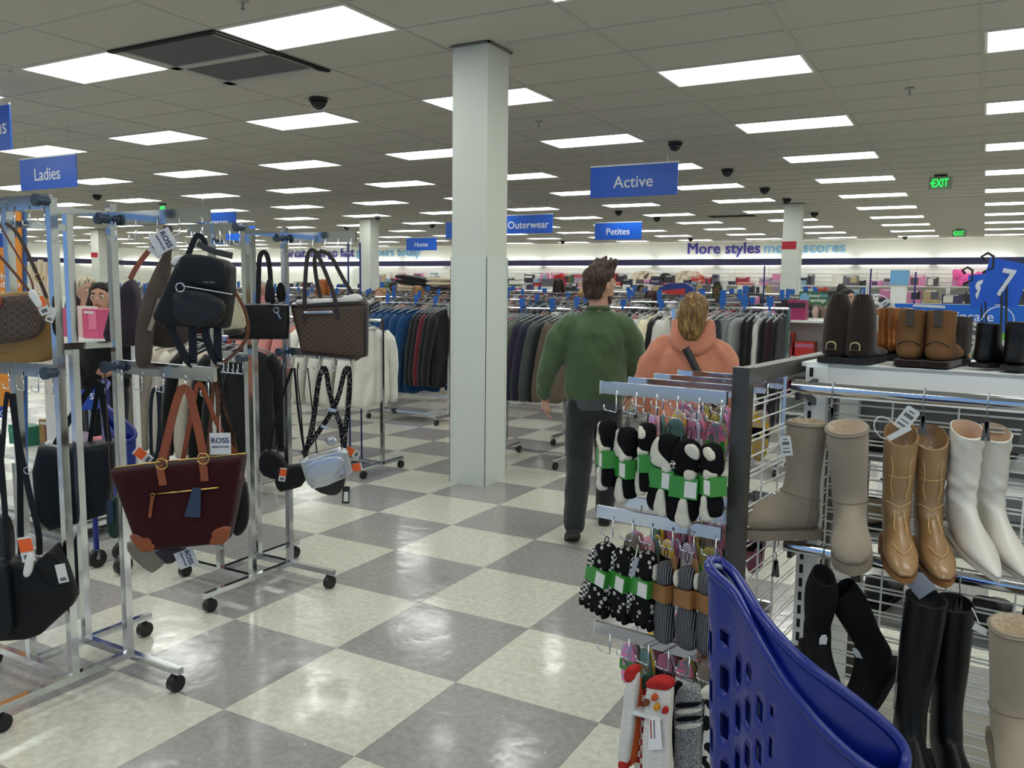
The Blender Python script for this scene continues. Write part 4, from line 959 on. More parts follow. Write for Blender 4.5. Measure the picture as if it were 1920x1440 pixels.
# handle lip with its pale inside
hl = [atz(*p) for p in ((1338, 1060, .998), (1356, 1062, .99), (1372, 1082, .975), (1384, 1112, .955), (1392, 1136, .94))]
MB().tube([Vector(p)+Vector((0, -.004, .0)) for p in smooth_poly([tuple(p) for p in hl], 2, False)], [.006]*1 if False else .0055, 8).build('handle_lip', mat('cart_grey', (150, 160, 176), .4), ct, True)
for dx, dy in ((-.1, -.05), (.12, -.05), (-.1, .1), (.12, .1)):
    c = Vector((cen.x+dx, cen.y+dy, 0)); m = MB().tube([(c.x, c.y, .09), (c.x, c.y, .37)], .014, 10); m.build('leg', CBLU, ct)
    MB().cyl((c.x-.015, c.y, .05), (c.x+.015, c.y, .05), .05, 18).build('wheel', BLACK_PL, ct)
    MB().bar((c.x, c.y-.01, .05), (c.x, c.y, .1), .05, .02).build('fork', STEEL, ct)
# ================================================================== CHROME BAG RACKS
def bag_rack(lab, x0, x1, y0, y1, tops, mids, base=.3):
    """four posts in a pinwheel: square tube base arms on castors, hook arms at two heights"""
    cx, cy = (x0+x1)/2, (y0+y1)/2; t = thing('bag_rack', lab, 'rack', (cx, cy, 0)); s = .014; H = 1.825
    P = {1: (x1, y0), 2: (x1, y1), 3: (x0, y1), 4: (x0, y0)}
    for k in P:
        px, py = P[k]; MB().box((px-s, py-s, .085), (px+s, py+s, H)).build('post', CHROME, t)
        MB().box((px-s-.001, py-s-.001, H), (px+s+.001, py+s+.001, H+.006)).build('post_cap', STEEL, t)
    ends = [((x1, y1), (x1, y0-base), (0, -1)), ((x0, y1), (x1+base, y1), (1, 0)), ((x0, y0), (x0, y1+base), (0, 1)), ((x1, y0), (x0-base, y0), (-1, 0))]
    for (ax, ay), (bx, by), d in ends:
        MB().bar((ax, ay, .085), (bx, by, .085), .026, .026).build('base_arm', CHROME, t)
        cxx, cyy = bx-d[0]*.03, by-d[1]*.03
        c = MB().cyl((cxx-.016, cyy, .032), (cxx+.016, cyy, .032), .032, 20); c.build('castor', BLACK_PL, t, .6)
        MB().cyl((cxx, cyy, .03), (cxx, cyy, .075), .010, 10).bar((cxx, cyy, .045), (cxx, cyy+.012, .06), .04, .03).build('castor_stem', BLACK_PL, t)
    H_ = {}
    for lv, arms in (('t', tops), ('m', mids)):
        for k, (xa, xb, y, z, n) in enumerate(arms):
            arm = MB().box((min(xa, xb), y-.008, z-.025), (max(xa, xb), y+.008, z+.025)).build('hook_arm', CHROME, t)
            for q in range(n):
                x = min(xa, xb)+.035+(abs(xb-xa)-.06)*q/max(1, n-1); m = MB().tube([(x, y-.009, z-.01), (x, y-.009, z-.075), (x-.003, y-.010, z-.08), (x-.034, y-.012, z-.078), (x-.038, y-.012, z-.073), (x-.038, y-.012, z-.058)], .0026, 7)
                m.build('hook', CHROME, arm, True); H_[(lv, k, q)] = Vector((x-.018, y-.011, z-.08))
            xp = min((x0, x1), key=lambda v: min(abs(v-xa), abs(v-xb)))
            kn = MB().cyl((xp, y-.01, z), (xp, y-.045, z), .017, 18).cyl((xp, y-.045, z), (xp, y-.06, z), .022, 18); kn.build('knob', mat('knob_grey', (62, 76, 92), .25, .3), t, .6)
    for z in (1.27, 1.75):
        MB().box((x0, y0-.006, z-.012), (x0+.012, y1+.006, z+.012)).build('cross_bar', CHROME, t); MB().box((x1-.006, y0, z+.03), (x1+.006, y1, z+.054)).build('cross_bar', CHROME, t)
    return t, H_
LX0, LX1, LY0, LY1 = -3.12, -2.855, 1.80, 2.03
MX0, MX1, MY0, MY1 = -3.33, -3.10, 2.91, 3.17
zt = 1.775
def xat(px, y): return aty(px, 500, y).x
zl1, zl2 = aty(60, 380, LY0).z, aty(320, 406, LY1).z
zm1, zm2 = aty(430, 428, MY0).z, aty(600, 445, MY1).z
za1, za2 = aty(60, 693, LY0).z, aty(340, 697, LY1).z
zb1, zb2 = aty(420, 668, MY0).z, aty(610, 664, MY1).z
rackL, HL = bag_rack('chrome bag rack with the burgundy tote and the black backpack', LX0, LX1, LY0, LY1, [(LX1-.42, LX1, LY0, zl1, 5), (LX1, xat(395, LY1), LY1, zl2, 5)], [(LX1-.42, LX1, LY0, za1, 5), (LX1, xat(398, LY1), LY1, za2, 5)])
rackM, HM = bag_rack('chrome bag rack with the brown monogram tote beside the column', MX0, MX1, MY0, MY1, [(xat(355, MY0), MX1, MY0, zm1, 6), (MX1, xat(668, MY1), MY1, zm2, 6)], [(xat(408, MY0), MX1, MY0, zb1, 5), (MX1, xat(666, MY1), MY1, zb2, 5)])

# ------------------------------------------------------------------ bags
class PY(Pl):
    def __init__(s, px, py, y, rz=0.0):
        s.o = aty(px, py, y); s.M = frame(s.o, rz+RAD(38)); s.n = s.M.to_3x3() @ Vector((0, -1, 0)); s.inv = s.M.inverted()
def bag(name, lab, pl, outl, th, m_, flat=.35, sm=1, wob=.004, cat='bag', group='bags on the chrome racks', part='body', n=56):
    t = thing(name, lab, cat, pl.o, 0, group); m = MB()
    pillow(m, smooth_poly(pl.out(outl), sm if flat < .5 else 0), pl.M, th, n if flat < .5 else 88, wob=wob, wsc=9, flat=flat, seed=len(bpy.data.objects) % 97); m.build(part, m_, t, True); return t
def bpanel(t, pl, name, outl, m_, off, th=.006, sm=1, flat=.3, lab=None):
    m = MB(); pillow(m, smooth_poly(pl.out(outl), sm) if sm else pl.out(outl), pl.M, th, 32, y0=-off, flat=flat); o = m.build(name, m_, t, .9)
    if lab: o['label'] = lab
    return o
def bstrap(t, pl, name, pts, w, m_, off=0.0, th=.004, sm=2):
    m = MB(); strap(m, [pl.pt(a, b, off if len(c) == 0 else c[0]) for a, b, *c in pts], w, th, pl.n, sm); return m.build(name, m_, t, .8)
def bcord(t, pl, name, pts, r, m_, off=0.0, sm=2, closed=False):
    P = [tuple(pl.pt(a, b, off)) for a, b in pts]
    m = MB().tube(smooth_poly(P, sm, closed), r, 8, closed=closed); return m.build(name, m_, t, True)
def ring(t, pl, px, py, r, m_, off, name='ring'): 
    c = pl.pt(px, py, off); ax = pl.M.to_3x3() @ Vector((1, 0, 0))
    return MB().tube([c+ax*(r*math.cos(k*math.pi/8))+Vector((0, 0, r*math.sin(k*math.pi/8))) for k in range(16)], r*.16, 6, closed=True).build(name, m_, t, True)
def monogram(name, base, motif, sc=55.0, thr=.34):
    m = mat(name, base, .5, 0, .4); nt, b = nodes(m); tc = chain(nt, 'ShaderNodeTexCoord')
    mp = chain(nt, 'ShaderNodeMapping'); mp.inputs['Rotation'].default_value = (0, RAD(45), 0); mp.inputs['Scale'].default_value = (1, .0, 1); nt.links.new(tc.outputs['Object'], mp.inputs[0])
    v = chain(nt, 'ShaderNodeTexVoronoi', i_Scale=sc, i_Randomness=0.0); nt.links.new(mp.outputs[0], v.inputs['Vector'])
    r = ramp(nt, v.outputs['Distance'], ((0, motif), (.10, motif), (.14, base), (thr, base), (thr+.04, motif), (thr+.10, base)), 'CONSTANT'); nt.links.new(r.outputs[0], b.inputs['Base Color'])
    return m
GOLD = mat('gold_metal', (206, 170, 98), .22, 1.0); SILV = mat('silver_metal', (200, 202, 206), .2, 1.0)
MONO = monogram('brown_monogram', (56, 43, 35), (112, 92, 74)); MONO2 = monogram('cream_monogram', (206, 198, 170), (186, 176, 146), 50.0); MONOG = monogram('grey_monogram', (120, 112, 100), (140, 132, 120), 60.0)
BLEA = mat('bag_black_leather', (10, 10, 12), .48, 0, .3, bump=.2, bscale=90); NVL = mat('bag_navy_leather', (12, 18, 26), .45, 0, .3, bump=.15, bscale=80); TANL = mat('bag_tan_leather', (158, 120, 62), .45, 0, .5, bump=.1, bscale=60)
BURG = mat('burgundy_suede', (50, 13, 17), .9, 0, .15, bump=.15, bscale=160, var=.14, vscale=5, sheen=.1); COGN = mat('cognac_leather', (134, 66, 28), .4, 0, .5, var=.1, vscale=10)
TAUP = mat('taupe_leather', (76, 62, 53), .6, 0, .4, bump=.2, bscale=40); PURL = mat('plum_leather', (48, 38, 50), .5, 0, .4); STUF = mat('stuffing_paper', (216, 216, 212), .8, 0, .2, bump=1.0, bscale=24)
GRNL = mat('green_leather', (20, 54, 38), .45); BRST = mat('brown_strap', (104, 62, 36), .5); SLVL = mat('silver_leather', (190, 194, 200), .25, .75, bump=.1, bscale=14); DKBR = mat('dark_brown_trim', (42, 30, 25), .45)
# 1-2 the two at the upper left
pl = PY(40, 600, 1.77, RAD(6)); t = bag('hobo_bag', 'tan leather hobo bag hanging at the left edge behind a monogram pouch', pl, [(-46, 560), (10, 548), (60, 546), (92, 556), (103, 600), (113, 640), (109, 664), (94, 678), (40, 680), (-46, 676)], .07, TANL)
bstrap(t, pl, 'strap', [(88, 560), (84, 548), (72, 520), (50, 470), (30, 432), (10, 418)], .012, TAUP, .01); bstrap(t, pl, 'strap', [(60, 552), (30, 515), (0, 480), (-20, 460)], .009, BRST, .03)
bcord(t, pl, 'stitch_line', [(-46, 664), (20, 667), (30, 667)], .0008, GOLD, .04)
ring(t, pl, 74, 520, .014, GOLD, .02)
pl = PY(30, 600, 1.70, RAD(6)); t = bag('monogram_pouch', 'dark brown monogram pouch in front of the tan hobo bag', pl, [(-50, 562), (0, 556), (60, 551), (70, 562), (86, 602), (84, 616), (70, 632), (40, 641), (0, 646), (-50, 648)], .05, MONO)
bpanel(t, pl, 'zip_tab', [(-10, 556), (10, 554), (10, 572), (-4, 580)], COGN, .028); bstrap(t, pl, 'strap', [(62, 556), (62, 530), (40, 490), (10, 440), (0, 420)], .006, BRST, .01)
def hangtag(pl, c, lab, orange=True, sz=1.0, a=0.0, off=.04, loop=None):
    o = pl.pt(c[0], c[1], off); t = thing('price_tag', lab, 'tag', o); M = frame(o, RAD(38)) @ Matrix.Rotation(a, 4, 'Y'); w, h = .042*sz, .085*sz
    MB().prism([(-w/2, -h/2), (w/2, -h/2), (w/2, h/2), (-w/2, h/2)], M, -.0006, .0006).build('card', TAGW, t)
    if orange: MB().prism([(-w/2, -h*.1), (w/2, -h*.1), (w/2, h*.42), (-w/2, h*.42)], M, -.0014, -.0006).build('orange_part', TAGO, t)
    MB().prism([(-w*.3, -h*.4), (w*.3, -h*.4), (w*.3, -h*.22), (-w*.3, -h*.22)], M, -.0014, -.0006).build('print', mat('print_grey', (96, 98, 104), .7), t)
    if loop: MB().tube(smooth_poly([tuple(pl.pt(x, y, off)) for x, y in loop], 2, False), .0012, 5).build('loop', mat('white_nylon', (232, 232, 230), .5), t, True)
    return t
def rosstag(pl, c, lab, a=0.0, off=.05, sz=1.0):
    o = pl.pt(c[0], c[1], off); t = thing('price_tag', lab, 'tag', o); M = frame(o, RAD(38)) @ Matrix.Rotation(a, 4, 'Y'); w, h = .07*sz, .075*sz
    MB().prism([(-w/2, -h/2), (w/2, -h/2), (w/2, h/2), (-w/2, h/2)], M, -.0006, .0006).build('card', mat('tag_pale', (206, 206, 208), .5), t)
    INK = mat('tag_ink', (48, 50, 92), .6); text('ROSS', M @ Matrix.Translation((0, -.0008, h*.16)), .03, INK, 'word', t, .0003, w*.82, .02); text('DRESS FOR LESS', M @ Matrix.Translation((0, -.0008, -h*.14)), .01, INK, 'word', t, .0003, w*.8, .01); MB().tube([M @ Vector((0, 0, h*.48)), M @ Vector((.0, .01, h*.48+.06))], .001, 5).build('loop', mat('white_nylon', (232, 232, 230), .5), t); return t
hangtag(pl, (78, 572), 'orange and white price tag on the monogram pouch at left', True, .8, RAD(-24), .06, [(70, 560), (66, 540), (72, 535)]); hangtag(pl, (96, 590), 'white price tag stuck out beside the monogram pouch', False, .62, RAD(20), .055)
pl2 = PY(70, 540, 1.70, 0); t = thing('security_tag', 'white security tag above the monogram pouch', 'tag', pl2.o, 0); m = MB(); pillow(m, smooth_poly(pl2.out([(62, 548), (74, 540), (82, 552), (92, 574), (84, 580), (74, 566)]), 2), pl2.M, .016, 20, y0=-.05); m.build('body', TAGW, t, True)
# 3 backpack on the right upper arm
pl = PY(385, 550, 1.93, RAD(-8)); t = bag('backpack', 'black quilted leather backpack with straps on the upper right arm', pl, [(335, 500), (348, 478), (395, 480), (425, 487), (438, 500), (438, 545), (433, 585), (427, 616), (360, 614), (312, 610), (296, 602), (294, 590), (318, 535)], .10, BLEA, .55)
bpanel(t, pl, 'flap', [(352, 478), (395, 479), (428, 488), (438, 500), (438, 542), (405, 538), (362, 530), (350, 510)], BLEA, .07, .016, 2); bpanel(t, pl, 'quilted_pocket', [(342, 536), (437, 552), (430, 612), (350, 608), (338, 580)], mat('quilted_black', (13, 13, 15), .45, 0, .4, bump=.8, bscale=26), .064, .03, 2)
bcord(t, pl, 'zip', [(342, 536), (390, 544), (436, 552)], .0022, SILV, .085); ring(t, pl, 338, 539, .014, SILV, .09)
bstrap(t, pl, 'handle', [(352, 480), (362, 455), (368, 442), (376, 442), (384, 452), (386, 470)], .018, BLEA, .02); bstrap(t, pl, 'handle_flat', [(370, 456), (395, 470), (420, 476), (436, 480)], .02, mat('strap_grey', (52, 50, 46), .5), .03)
for pts in ([(316, 605), (335, 645), (352, 678), (362, 684)], [(360, 610), (362, 650), (362, 684)], [(383, 614), (390, 645), (406, 678), (412, 680)], [(408, 614), (408, 650), (410, 680)]): bstrap(t, pl, 'shoulder_strap', pts, .026, BLEA, .02, .005)
for x, y in ((360, 683), (410, 681)): MB().box(tuple(pl.pt(x, y, .02)-Vector((.02, .004, .004))), tuple(pl.pt(x, y, .02)+Vector((.02, .004, .004)))).build('buckle', SILV, t)
bpanel(t, pl, 'paper_stuffing', [(325, 490), (335, 480), (350, 478), (346, 492), (338, 500), (328, 498)], STUF, .01, .05, 2)
text('Calvin Klein', pl.M @ Matrix.Translation(pl.inv @ pl.pt(392, 529, .086)), .02, mat('logo_grey', (150, 148, 140), .4), 'lettering', t, .0004, 20*pl.k(), .0)
pl = PY(300, 560, 2.03, RAD(10)); t = bag('slouch_bag', 'taupe leather bag drooping left of the black backpack', pl, [(300, 485), (314, 470), (324, 485), (318, 530), (302, 560), (292, 600), (286, 640), (283, 690), (256, 692), (252, 650), (257, 600), (270, 552), (286, 515)], .07, TAUP, .3, 2, .012)
bstrap(t, pl, 'strap', [(306, 520), (313, 480), (316, 440), (314, 424)], .03, TAUP, .035); bstrap(t, pl, 'strap', [(300, 560), (290, 590), (280, 620)], .014, mat('strap_light', (146, 132, 118), .6), .045)
pl = PY(310, 625, 2.10, 0); t = bag('hobo_bag', 'dark taupe hobo bag low behind the black backpack', pl, [(280, 596), (320, 592), (358, 600), (356, 640), (330, 653), (290, 650), (276, 635)], .06, mat('dark_taupe', (58, 46, 41), .6), .4, 2); bstrap(t, pl, 'strap', [(290, 600), (300, 540), (312, 470), (314, 430)], .014, DKBR, .0)
pl = PY(236, 600, 2.16, RAD(-10)); t = bag('tote_bag', 'plum leather tote behind the left post of the bag rack', pl, [(215, 555), (245, 520), (258, 530), (266, 600), (269, 648), (230, 649), (195, 640), (205, 598)], .06, PURL); bstrap(t, pl, 'strap', [(244, 524), (256, 500), (275, 475), (290, 458), (296, 446)], .02, mat('rust_strap', (150, 84, 60), .5), .01)
pl = PY(305, 450, 1.95, 0); rosstag(pl, (306, 452), 'pale shop price tag above the taupe bag, upper one', RAD(62), .03, 1.0); rosstag(PY(298, 455, 1.97, 0), (296, 466), 'blank looking pale price tag above the taupe bag, lower one', RAD(40), .03, .7)
pl = PY(445, 590, 2.2, RAD(-10)); t = bag('monogram_bag', 'cream monogram bag with a brown strap behind the backpack', pl, [(425, 548), (440, 540), (456, 575), (462, 602), (455, 619), (425, 623), (415, 600)], .06, MONO2, .4); bstrap(t, pl, 'strap', [(436, 540), (450, 562), (462, 590), (467, 620), (458, 645), (430, 672), (418, 680)], .012, BRST, .03)
bpanel(t, pl, 'base_trim', [(424, 618), (456, 614), (458, 626), (428, 630)], DKBR, .0, .065)
# bags on the second rack
pl = PY(482, 600, 2.86, 0); t = bag('tote_bag', 'black leather tote with a padlock charm on the second bag rack', pl, [(420, 571), (478, 568), (541, 570), (543, 600), (541, 636), (430, 636), (424, 600)], .08, BLEA, .5)
bstrap(t, pl, 'handle', [(484, 572), (485, 520), (486, 482), (492, 472), (500, 474), (506, 500), (508, 540), (512, 570)], .022, BLEA, .035); bpanel(t, pl, 'scarf', [(504, 520), (514, 530), (520, 560), (508, 568), (498, 566), (500, 540)], BLEA, .045, .02, 2); bpanel(t, pl, 'scarf', [(520, 532), (532, 528), (538, 550), (536, 566), (520, 566)], KNIT, .03, .03, 2)
bcord(t, pl, 'zip_line', [(424, 573), (480, 570), (540, 572)], .002, SILV, .05); ring(t, pl, 518, 582, .012, SILV, .05); bstrap(t, pl, 'charm', [(519, 584), (526, 598)], .008, SILV, .052, .004, 0)
pl = PY(620, 620, 3.10, RAD(-4)); t = bag('tote_bag', 'large dark brown monogram tote stuffed with white paper', pl, [(546, 573), (620, 568), (690, 566), (690, 596), (688, 667), (674, 673), (620, 667), (566, 661), (560, 630), (552, 600)], .11, MONO, .6)
bpanel(t, pl, 'top_binding', [(546, 571), (620, 566), (691, 564), (691, 570), (620, 573), (546, 577)], DKBR, .0, .12, 0, .9); bpanel(t, pl, 'side_binding', [(683, 568), (691, 566), (689, 668), (682, 670)], DKBR, .0, .105, 0, .9); bpanel(t, pl, 'base_binding', [(566, 657), (620, 664), (674, 669), (674, 674), (620, 669), (566, 662)], DKBR, .0, .115, 0, .9)
bpanel(t, pl, 'paper_stuffing', [(550, 570), (558, 560), (580, 562), (600, 559), (640, 560), (662, 550), (676, 551), (684, 566), (640, 574), (590, 576)], STUF, -.0, .09, 2)
bstrap(t, pl, 'handle', [(571, 604), (571, 560), (573, 510), (577, 474), (586, 467), (596, 476), (612, 515), (628, 555), (634, 600)], .019, DKBR, .058, .005); bstrap(t, pl, 'handle', [(603, 566), (594, 530), (589, 490), (592, 478), (604, 470), (622, 480), (640, 518), (662, 552)], .019, DKBR, -.05, .005)
bpanel(t, pl, 'name_plate', [(573, 583), (627, 582), (627, 587), (573, 588)], SILV, .062, .006, 0)
# the burgundy tote
pl = PY(340, 940, 1.93, RAD(-5)); t = bag('tote_bag', 'burgundy suede tote with cognac handles and corners', pl, [(213, 878), (300, 868), (380, 861), (461, 851), (457, 882), (445, 955), (434, 1006), (424, 1014), (350, 1021), (276, 1029), (262, 1014), (243, 962), (226, 912)], .12, BURG, .5, 1, .006)
for nm, o in (('corner_patch', [(250, 992), (285, 993), (300, 1000), (304, 1022), (277, 1029), (264, 1014)]), ('corner_patch', [(404, 984), (441, 975), (434, 1006), (424, 1013), (400, 1014), (398, 996)])): bpanel(t, pl, nm, o, COGN, .045, .03, 1)
bcord(t, pl, 'top_zip', [(215, 877), (300, 866), (380, 859), (460, 850)], .0032, GOLD, .03); bcord(t, pl, 'pocket_zip', [(284, 927), (345, 921), (410, 914)], .0034, GOLD, .066, 0)
bstrap(t, pl, 'zip_pull', [(286, 930), (284, 945), (281, 970)], .010, COGN, .07); ring(t, pl, 286, 929, .007, GOLD, .07)
for o in ([(299, 872), (302, 888), (306, 910)], [(379, 862), (382, 880), (384, 902)]): bstrap(t, pl, 'handle_tab', o, .026, COGN, .063, .004, 1)
for x, y in ((303, 870), (381, 860)): ring(t, pl, x, y, .019, GOLD, .066)
bstrap(t, pl, 'handle', [(303, 866), (314, 820), (328, 762), (338, 732), (346, 726), (354, 732), (362, 764), (374, 815), (381, 856)], .026, COGN, .062, .006); bstrap(t, pl, 'handle', [(343, 862), (352, 815), (362, 760), (369, 722), (376, 718), (386, 740), (408, 800), (440, 850)], .015, COGN, -.05, .005)
bpanel(t, pl, 'navy_tag', [(374, 905), (389, 905), (388, 960), (358, 958)], mat('tag_navy', (36, 52, 78), .35), .075, .003, 0); bstrap(t, pl, 'side_pull', [(447, 856), (450, 880), (448, 898)], .010, COGN, .03)
rosstag(PY(413, 832, 1.98, 0), (413, 832), 'white shop price tag behind the handles of the burgundy tote', 0, .0, 1.0); hangtag(pl, (268, 854), 'orange and white price tag behind the left end of the burgundy tote', True, .8, RAD(-50), -.06)
# straps of other bags hanging behind the tote
def loose_bag(lab, pl, outl, th, m_, straps, name='crossbody_bag', flat=.4):
    t = bag(name, lab, pl, outl, th, m_, flat)
    for pts, w, mm in straps: bstrap(t, pl, 'strap', pts, w, mm, .0)
    return t
loose_bag('black bag hidden behind the burgundy tote at right', PY(455, 960, 2.1), [(440, 900), (460, 895), (468, 940), (466, 985), (450, 1005), (436, 1000)], .05, BLEA, [([(452, 900), (430, 800), (412, 720), (408, 690)], .016, BLEA), ([(458, 900), (420, 760), (405, 700)], .01, BRST)])
loose_bag('grey monogram pouch under the burgundy tote', PY(280, 1045, 1.99, RAD(-8)), [(238, 1010), (300, 1024), (322, 1044), (292, 1072), (281, 1073), (240, 1036)], .03, MONOG, [([(270, 1020), (290, 900), (300, 780), (302, 725)], .008, NVL)], 'pouch')
loose_bag('dark purple purse with a metal emblem under the burgundy tote', PY(320, 1040, 1.97, RAD(8)), [(285, 1030), (352, 1022), (346, 1040), (316, 1060), (300, 1046)], .03, PURL, [([(300, 1030), (310, 900), (328, 760), (334, 722)], .008, BRST)], 'pouch')
rosstag(PY(349, 1047, 1.97, 0), (349, 1047), 'white shop price tag below the burgundy tote', RAD(70), .02, .9)
loose_bag('black bag with thin straps between the tote handles', PY(290, 880, 2.06), [(278, 850), (310, 846), (312, 880), (284, 884)], .05, BLEA, [([(284, 852), (282, 780), (285, 735), (292, 726), (298, 740), (300, 850)], .012, NVL)])
loose_bag('brown strapped bag partly behind the tote handles', PY(400, 880, 2.08), [(385, 850), (420, 846), (428, 880), (390, 884)], .05, TAUP, [([(388, 852), (396, 790), (400, 720), (404, 700)], .012, BRST), ([(420, 850), (412, 800), (404, 705)], .012, BRST)])
loose_bag('small green leather bag on a long strap left of the tote', PY(214, 970, 2.02), [(201, 940), (222, 926), (227, 960), (225, 1008), (210, 1009), (202, 992)], .04, GRNL, [([(212, 932), (205, 880), (200, 760), (196, 690)], .004, TAUP)])
bp_ = PY(206, 958, 1.99); t = thing('price_tag', 'dark navy tag on the small green bag', 'tag', bp_.o); MB().prism(bp_.out([(199, 940), (211, 936), (213, 978), (204, 982)]), bp_.M, -.002, .002).build('card', mat('tag_navy', (36, 52, 78), .35), t)
pl = PY(140, 900, 2.06, RAD(10)); t = bag('tote_bag', 'large black navy tote hanging behind the left posts', pl, [(75, 832), (110, 836), (160, 830), (214, 824), (218, 872), (206, 960), (150, 978), (96, 992), (70, 970), (63, 880)], .13, NVL, .6)
bstrap(t, pl, 'handle', [(104, 834), (128, 790), (160, 740), (180, 716), (188, 722), (196, 770), (204, 828)], .024, BLEA, .05); bpanel(t, pl, 'side_pocket', [(64, 880), (92, 884), (96, 990), (72, 970)], mat('pocket_blue', (38, 50, 62), .45), .03, .06, 1)
bpanel(t, pl, 'paper_stuffing', [(82, 832), (92, 824), (112, 836), (122, 842), (106, 846)], STUF, .0, .06, 2)
# lower left: black bags on long straps
pl = PY(70, 1110, 1.70, RAD(4)); t = bag('shoulder_bag', 'black leather bag with tags hanging lowest at the left edge', pl, [(-24, 1064), (0, 1050), (40, 1044), (72, 1050), (108, 1018), (124, 1054), (146, 1116), (141, 1130), (82, 1184), (56, 1193), (0, 1197), (-24, 1192)], .10, BLEA, .5)
bstrap(t, pl, 'strap', [(22, 738), (26, 770), (34, 830), (46, 880), (58, 940), (74, 1000), (74, 1040)], .020, BLEA, .045); bstrap(t, pl, 'strap', [(24, 738), (30, 800), (38, 880), (38, 960), (40, 1040)], .020, BLEA, -.02); bpanel(t, pl, 'flap', [(70, 1050), (108, 1018), (124, 1056), (126, 1075), (96, 1070)], BLEA, .05, .02, 1); bcord(t, pl, 'fold', [(64, 1062), (84, 1096), (110, 1104), (138, 1098)], .004, BLEA, .052)
for x, y in ((52, 882), (76, 1048)): ring(t, pl, x, y, .012, SILV, .05)
hangtag(pl, (50, 1030), 'orange and white price tag on the lowest black bag', True, 1.05, RAD(-8), .085, [(50, 1010), (52, 1000), (64, 1004)]); hangtag(pl, (116, 1075), 'white barcode price tag on the lowest black bag', False, .8, RAD(-10), .08)
pl2 = PY(50, 1062, 1.6, 0); t = thing('security_tag', 'white pin shaped security tag on the lowest black bag', 'tag', pl2.o); m = MB(); pillow(m, smooth_poly(pl2.out([(52, 1036), (62, 1036), (64, 1052), (60, 1074), (52, 1084), (43, 1080), (46, 1060)]), 2), pl2.M, .016, 20); m.build('body', TAGW, t, True)
loose_bag('navy leather bag cut off at the lower left edge', PY(4, 1090, 1.6), [(-30, 1050), (0, 1046), (22, 1060), (28, 1120), (30, 1190), (-30, 1196)], .08, NVL, [([(16, 1050), (8, 940), (2, 860), (-6, 800)], .018, BLEA)], 'shoulder_bag')
loose_bag('dark grey bag corner above the lowest black bag at the left edge', PY(0, 1035, 1.78), [(-40, 980), (10, 960), (24, 1000), (24, 1070), (-40, 1080)], .08, mat('charcoal_leather', (40, 38, 36), .5), [([(-10, 970), (4, 860), (10, 760), (14, 735)], .016, BLEA)], 'shoulder_bag')
loose_bag('slim black bag on a strap between the left rack posts', PY(158, 1030, 2.1), [(140, 1000), (160, 990), (166, 1050), (162, 1110), (140, 1116), (134, 1060)], .05, BLEA, [([(150, 1000), (160, 900), (172, 800), (186, 712)], .018, BLEA)])
# crossbody bags on the second rack, lower arm
STRP = pattern('lettered_strap', 'spots', (16, 16, 18), (150, 150, 152), 150.0, thr=.62)
pl = PY(612, 875, 3.05, RAD(4)); t = bag('crossbody_bag', 'silver metallic crossbody bag with black lettered straps', pl, [(562, 864), (576, 856), (640, 838), (652, 843), (662, 880), (655, 890), (612, 909), (586, 915), (575, 904)], .09, SLVL, .55, 2)
bpanel(t, pl, 'front_panel', [(568, 866), (640, 845), (650, 878), (586, 908)], SLVL, .045, .02, 2)
bstrap(t, pl, 'strap', [(566, 852), (590, 820), (618, 780), (634, 748), (645, 700), (649, 690), (656, 690), (655, 750), (648, 800), (645, 840)], .024, STRP, .05); bstrap(t, pl, 'strap', [(572, 855), (588, 790), (596, 720), (604, 690), (611, 690), (618, 740), (632, 780), (640, 800), (644, 840)], .024, STRP, .03)
bpanel(t, pl, 'buckle', [(616, 762), (632, 764), (630, 770), (615, 768)], SILV, .06, .004, 0); bpanel(t, pl, 'buckle', [(602, 792), (617, 798), (615, 803), (601, 797)], SILV, .06, .004, 0)
c = pl.pt(621, 827, .07); o = MB().sphere(c, .037, 20, 10, (1.0, .35, .62)).build('coin_purse', SLVL, t, True)
hangtag(pl, (660, 848), 'orange and clear price tag behind the silver bag, upper', True, .9, RAD(-62), -.03); hangtag(pl, (664, 877), 'orange and white price tag right of the silver bag, lower', True, .9, RAD(80), -.02)
pl3 = PY(648, 928, 3.0, 0); t = thing('price_tag', 'small black barcode tag hanging below the silver bag', 'tag', pl3.o); MB().prism(pl3.out([(642, 912), (656, 912), (655, 944), (641, 944)]), pl3.M, -.001, .001).build('card', BLACK_PL, t); MB().prism(pl3.out([(645, 922), (653, 922), (653, 940), (644, 940)]), pl3.M, -.002, -.001).build('label_area', TAGW, t); MB().tube([pl3.pt(648, 913), pl.pt(646, 872, .05)], .001, 5).build('loop', BLACK_PL, t)
loose_bag('small black crossbody bag left of the rack post', PY(512, 870, 3.1, RAD(-10)), [(487, 852), (500, 841), (516, 845), (538, 866), (540, 890), (520, 900), (488, 888)], .06, BLEA, [([(505, 845), (515, 790), (530, 740), (548, 690)], .014, BLEA), ([(520, 850), (523, 780), (527, 700), (532, 672)], .005, BLEA)])
loose_bag('black crossbody bag with an orange tag behind the silver one', PY(545, 895, 3.12), [(515, 880), (540, 872), (572, 868), (576, 908), (530, 921), (517, 914)], .07, BLEA, [([(570, 870), (566, 780), (556, 700), (560, 680)], .006, BLEA), ([(575, 870), (560, 780), (552, 690)], .012, BLEA)])
hangtag(PY(532, 890, 3.05), (530, 890), 'orange price tag on the black bag behind the silver one', True, .8, RAD(10), .04)
loose_bag('grey black bag hanging lowest behind the silver one', PY(620, 910, 3.14), [(585, 905), (650, 886), (644, 918), (626, 930), (592, 920)], .06, mat('charcoal_leather', (40, 38, 36), .5), [([(600, 905), (588, 790), (577, 690)], .006, BLEA)])
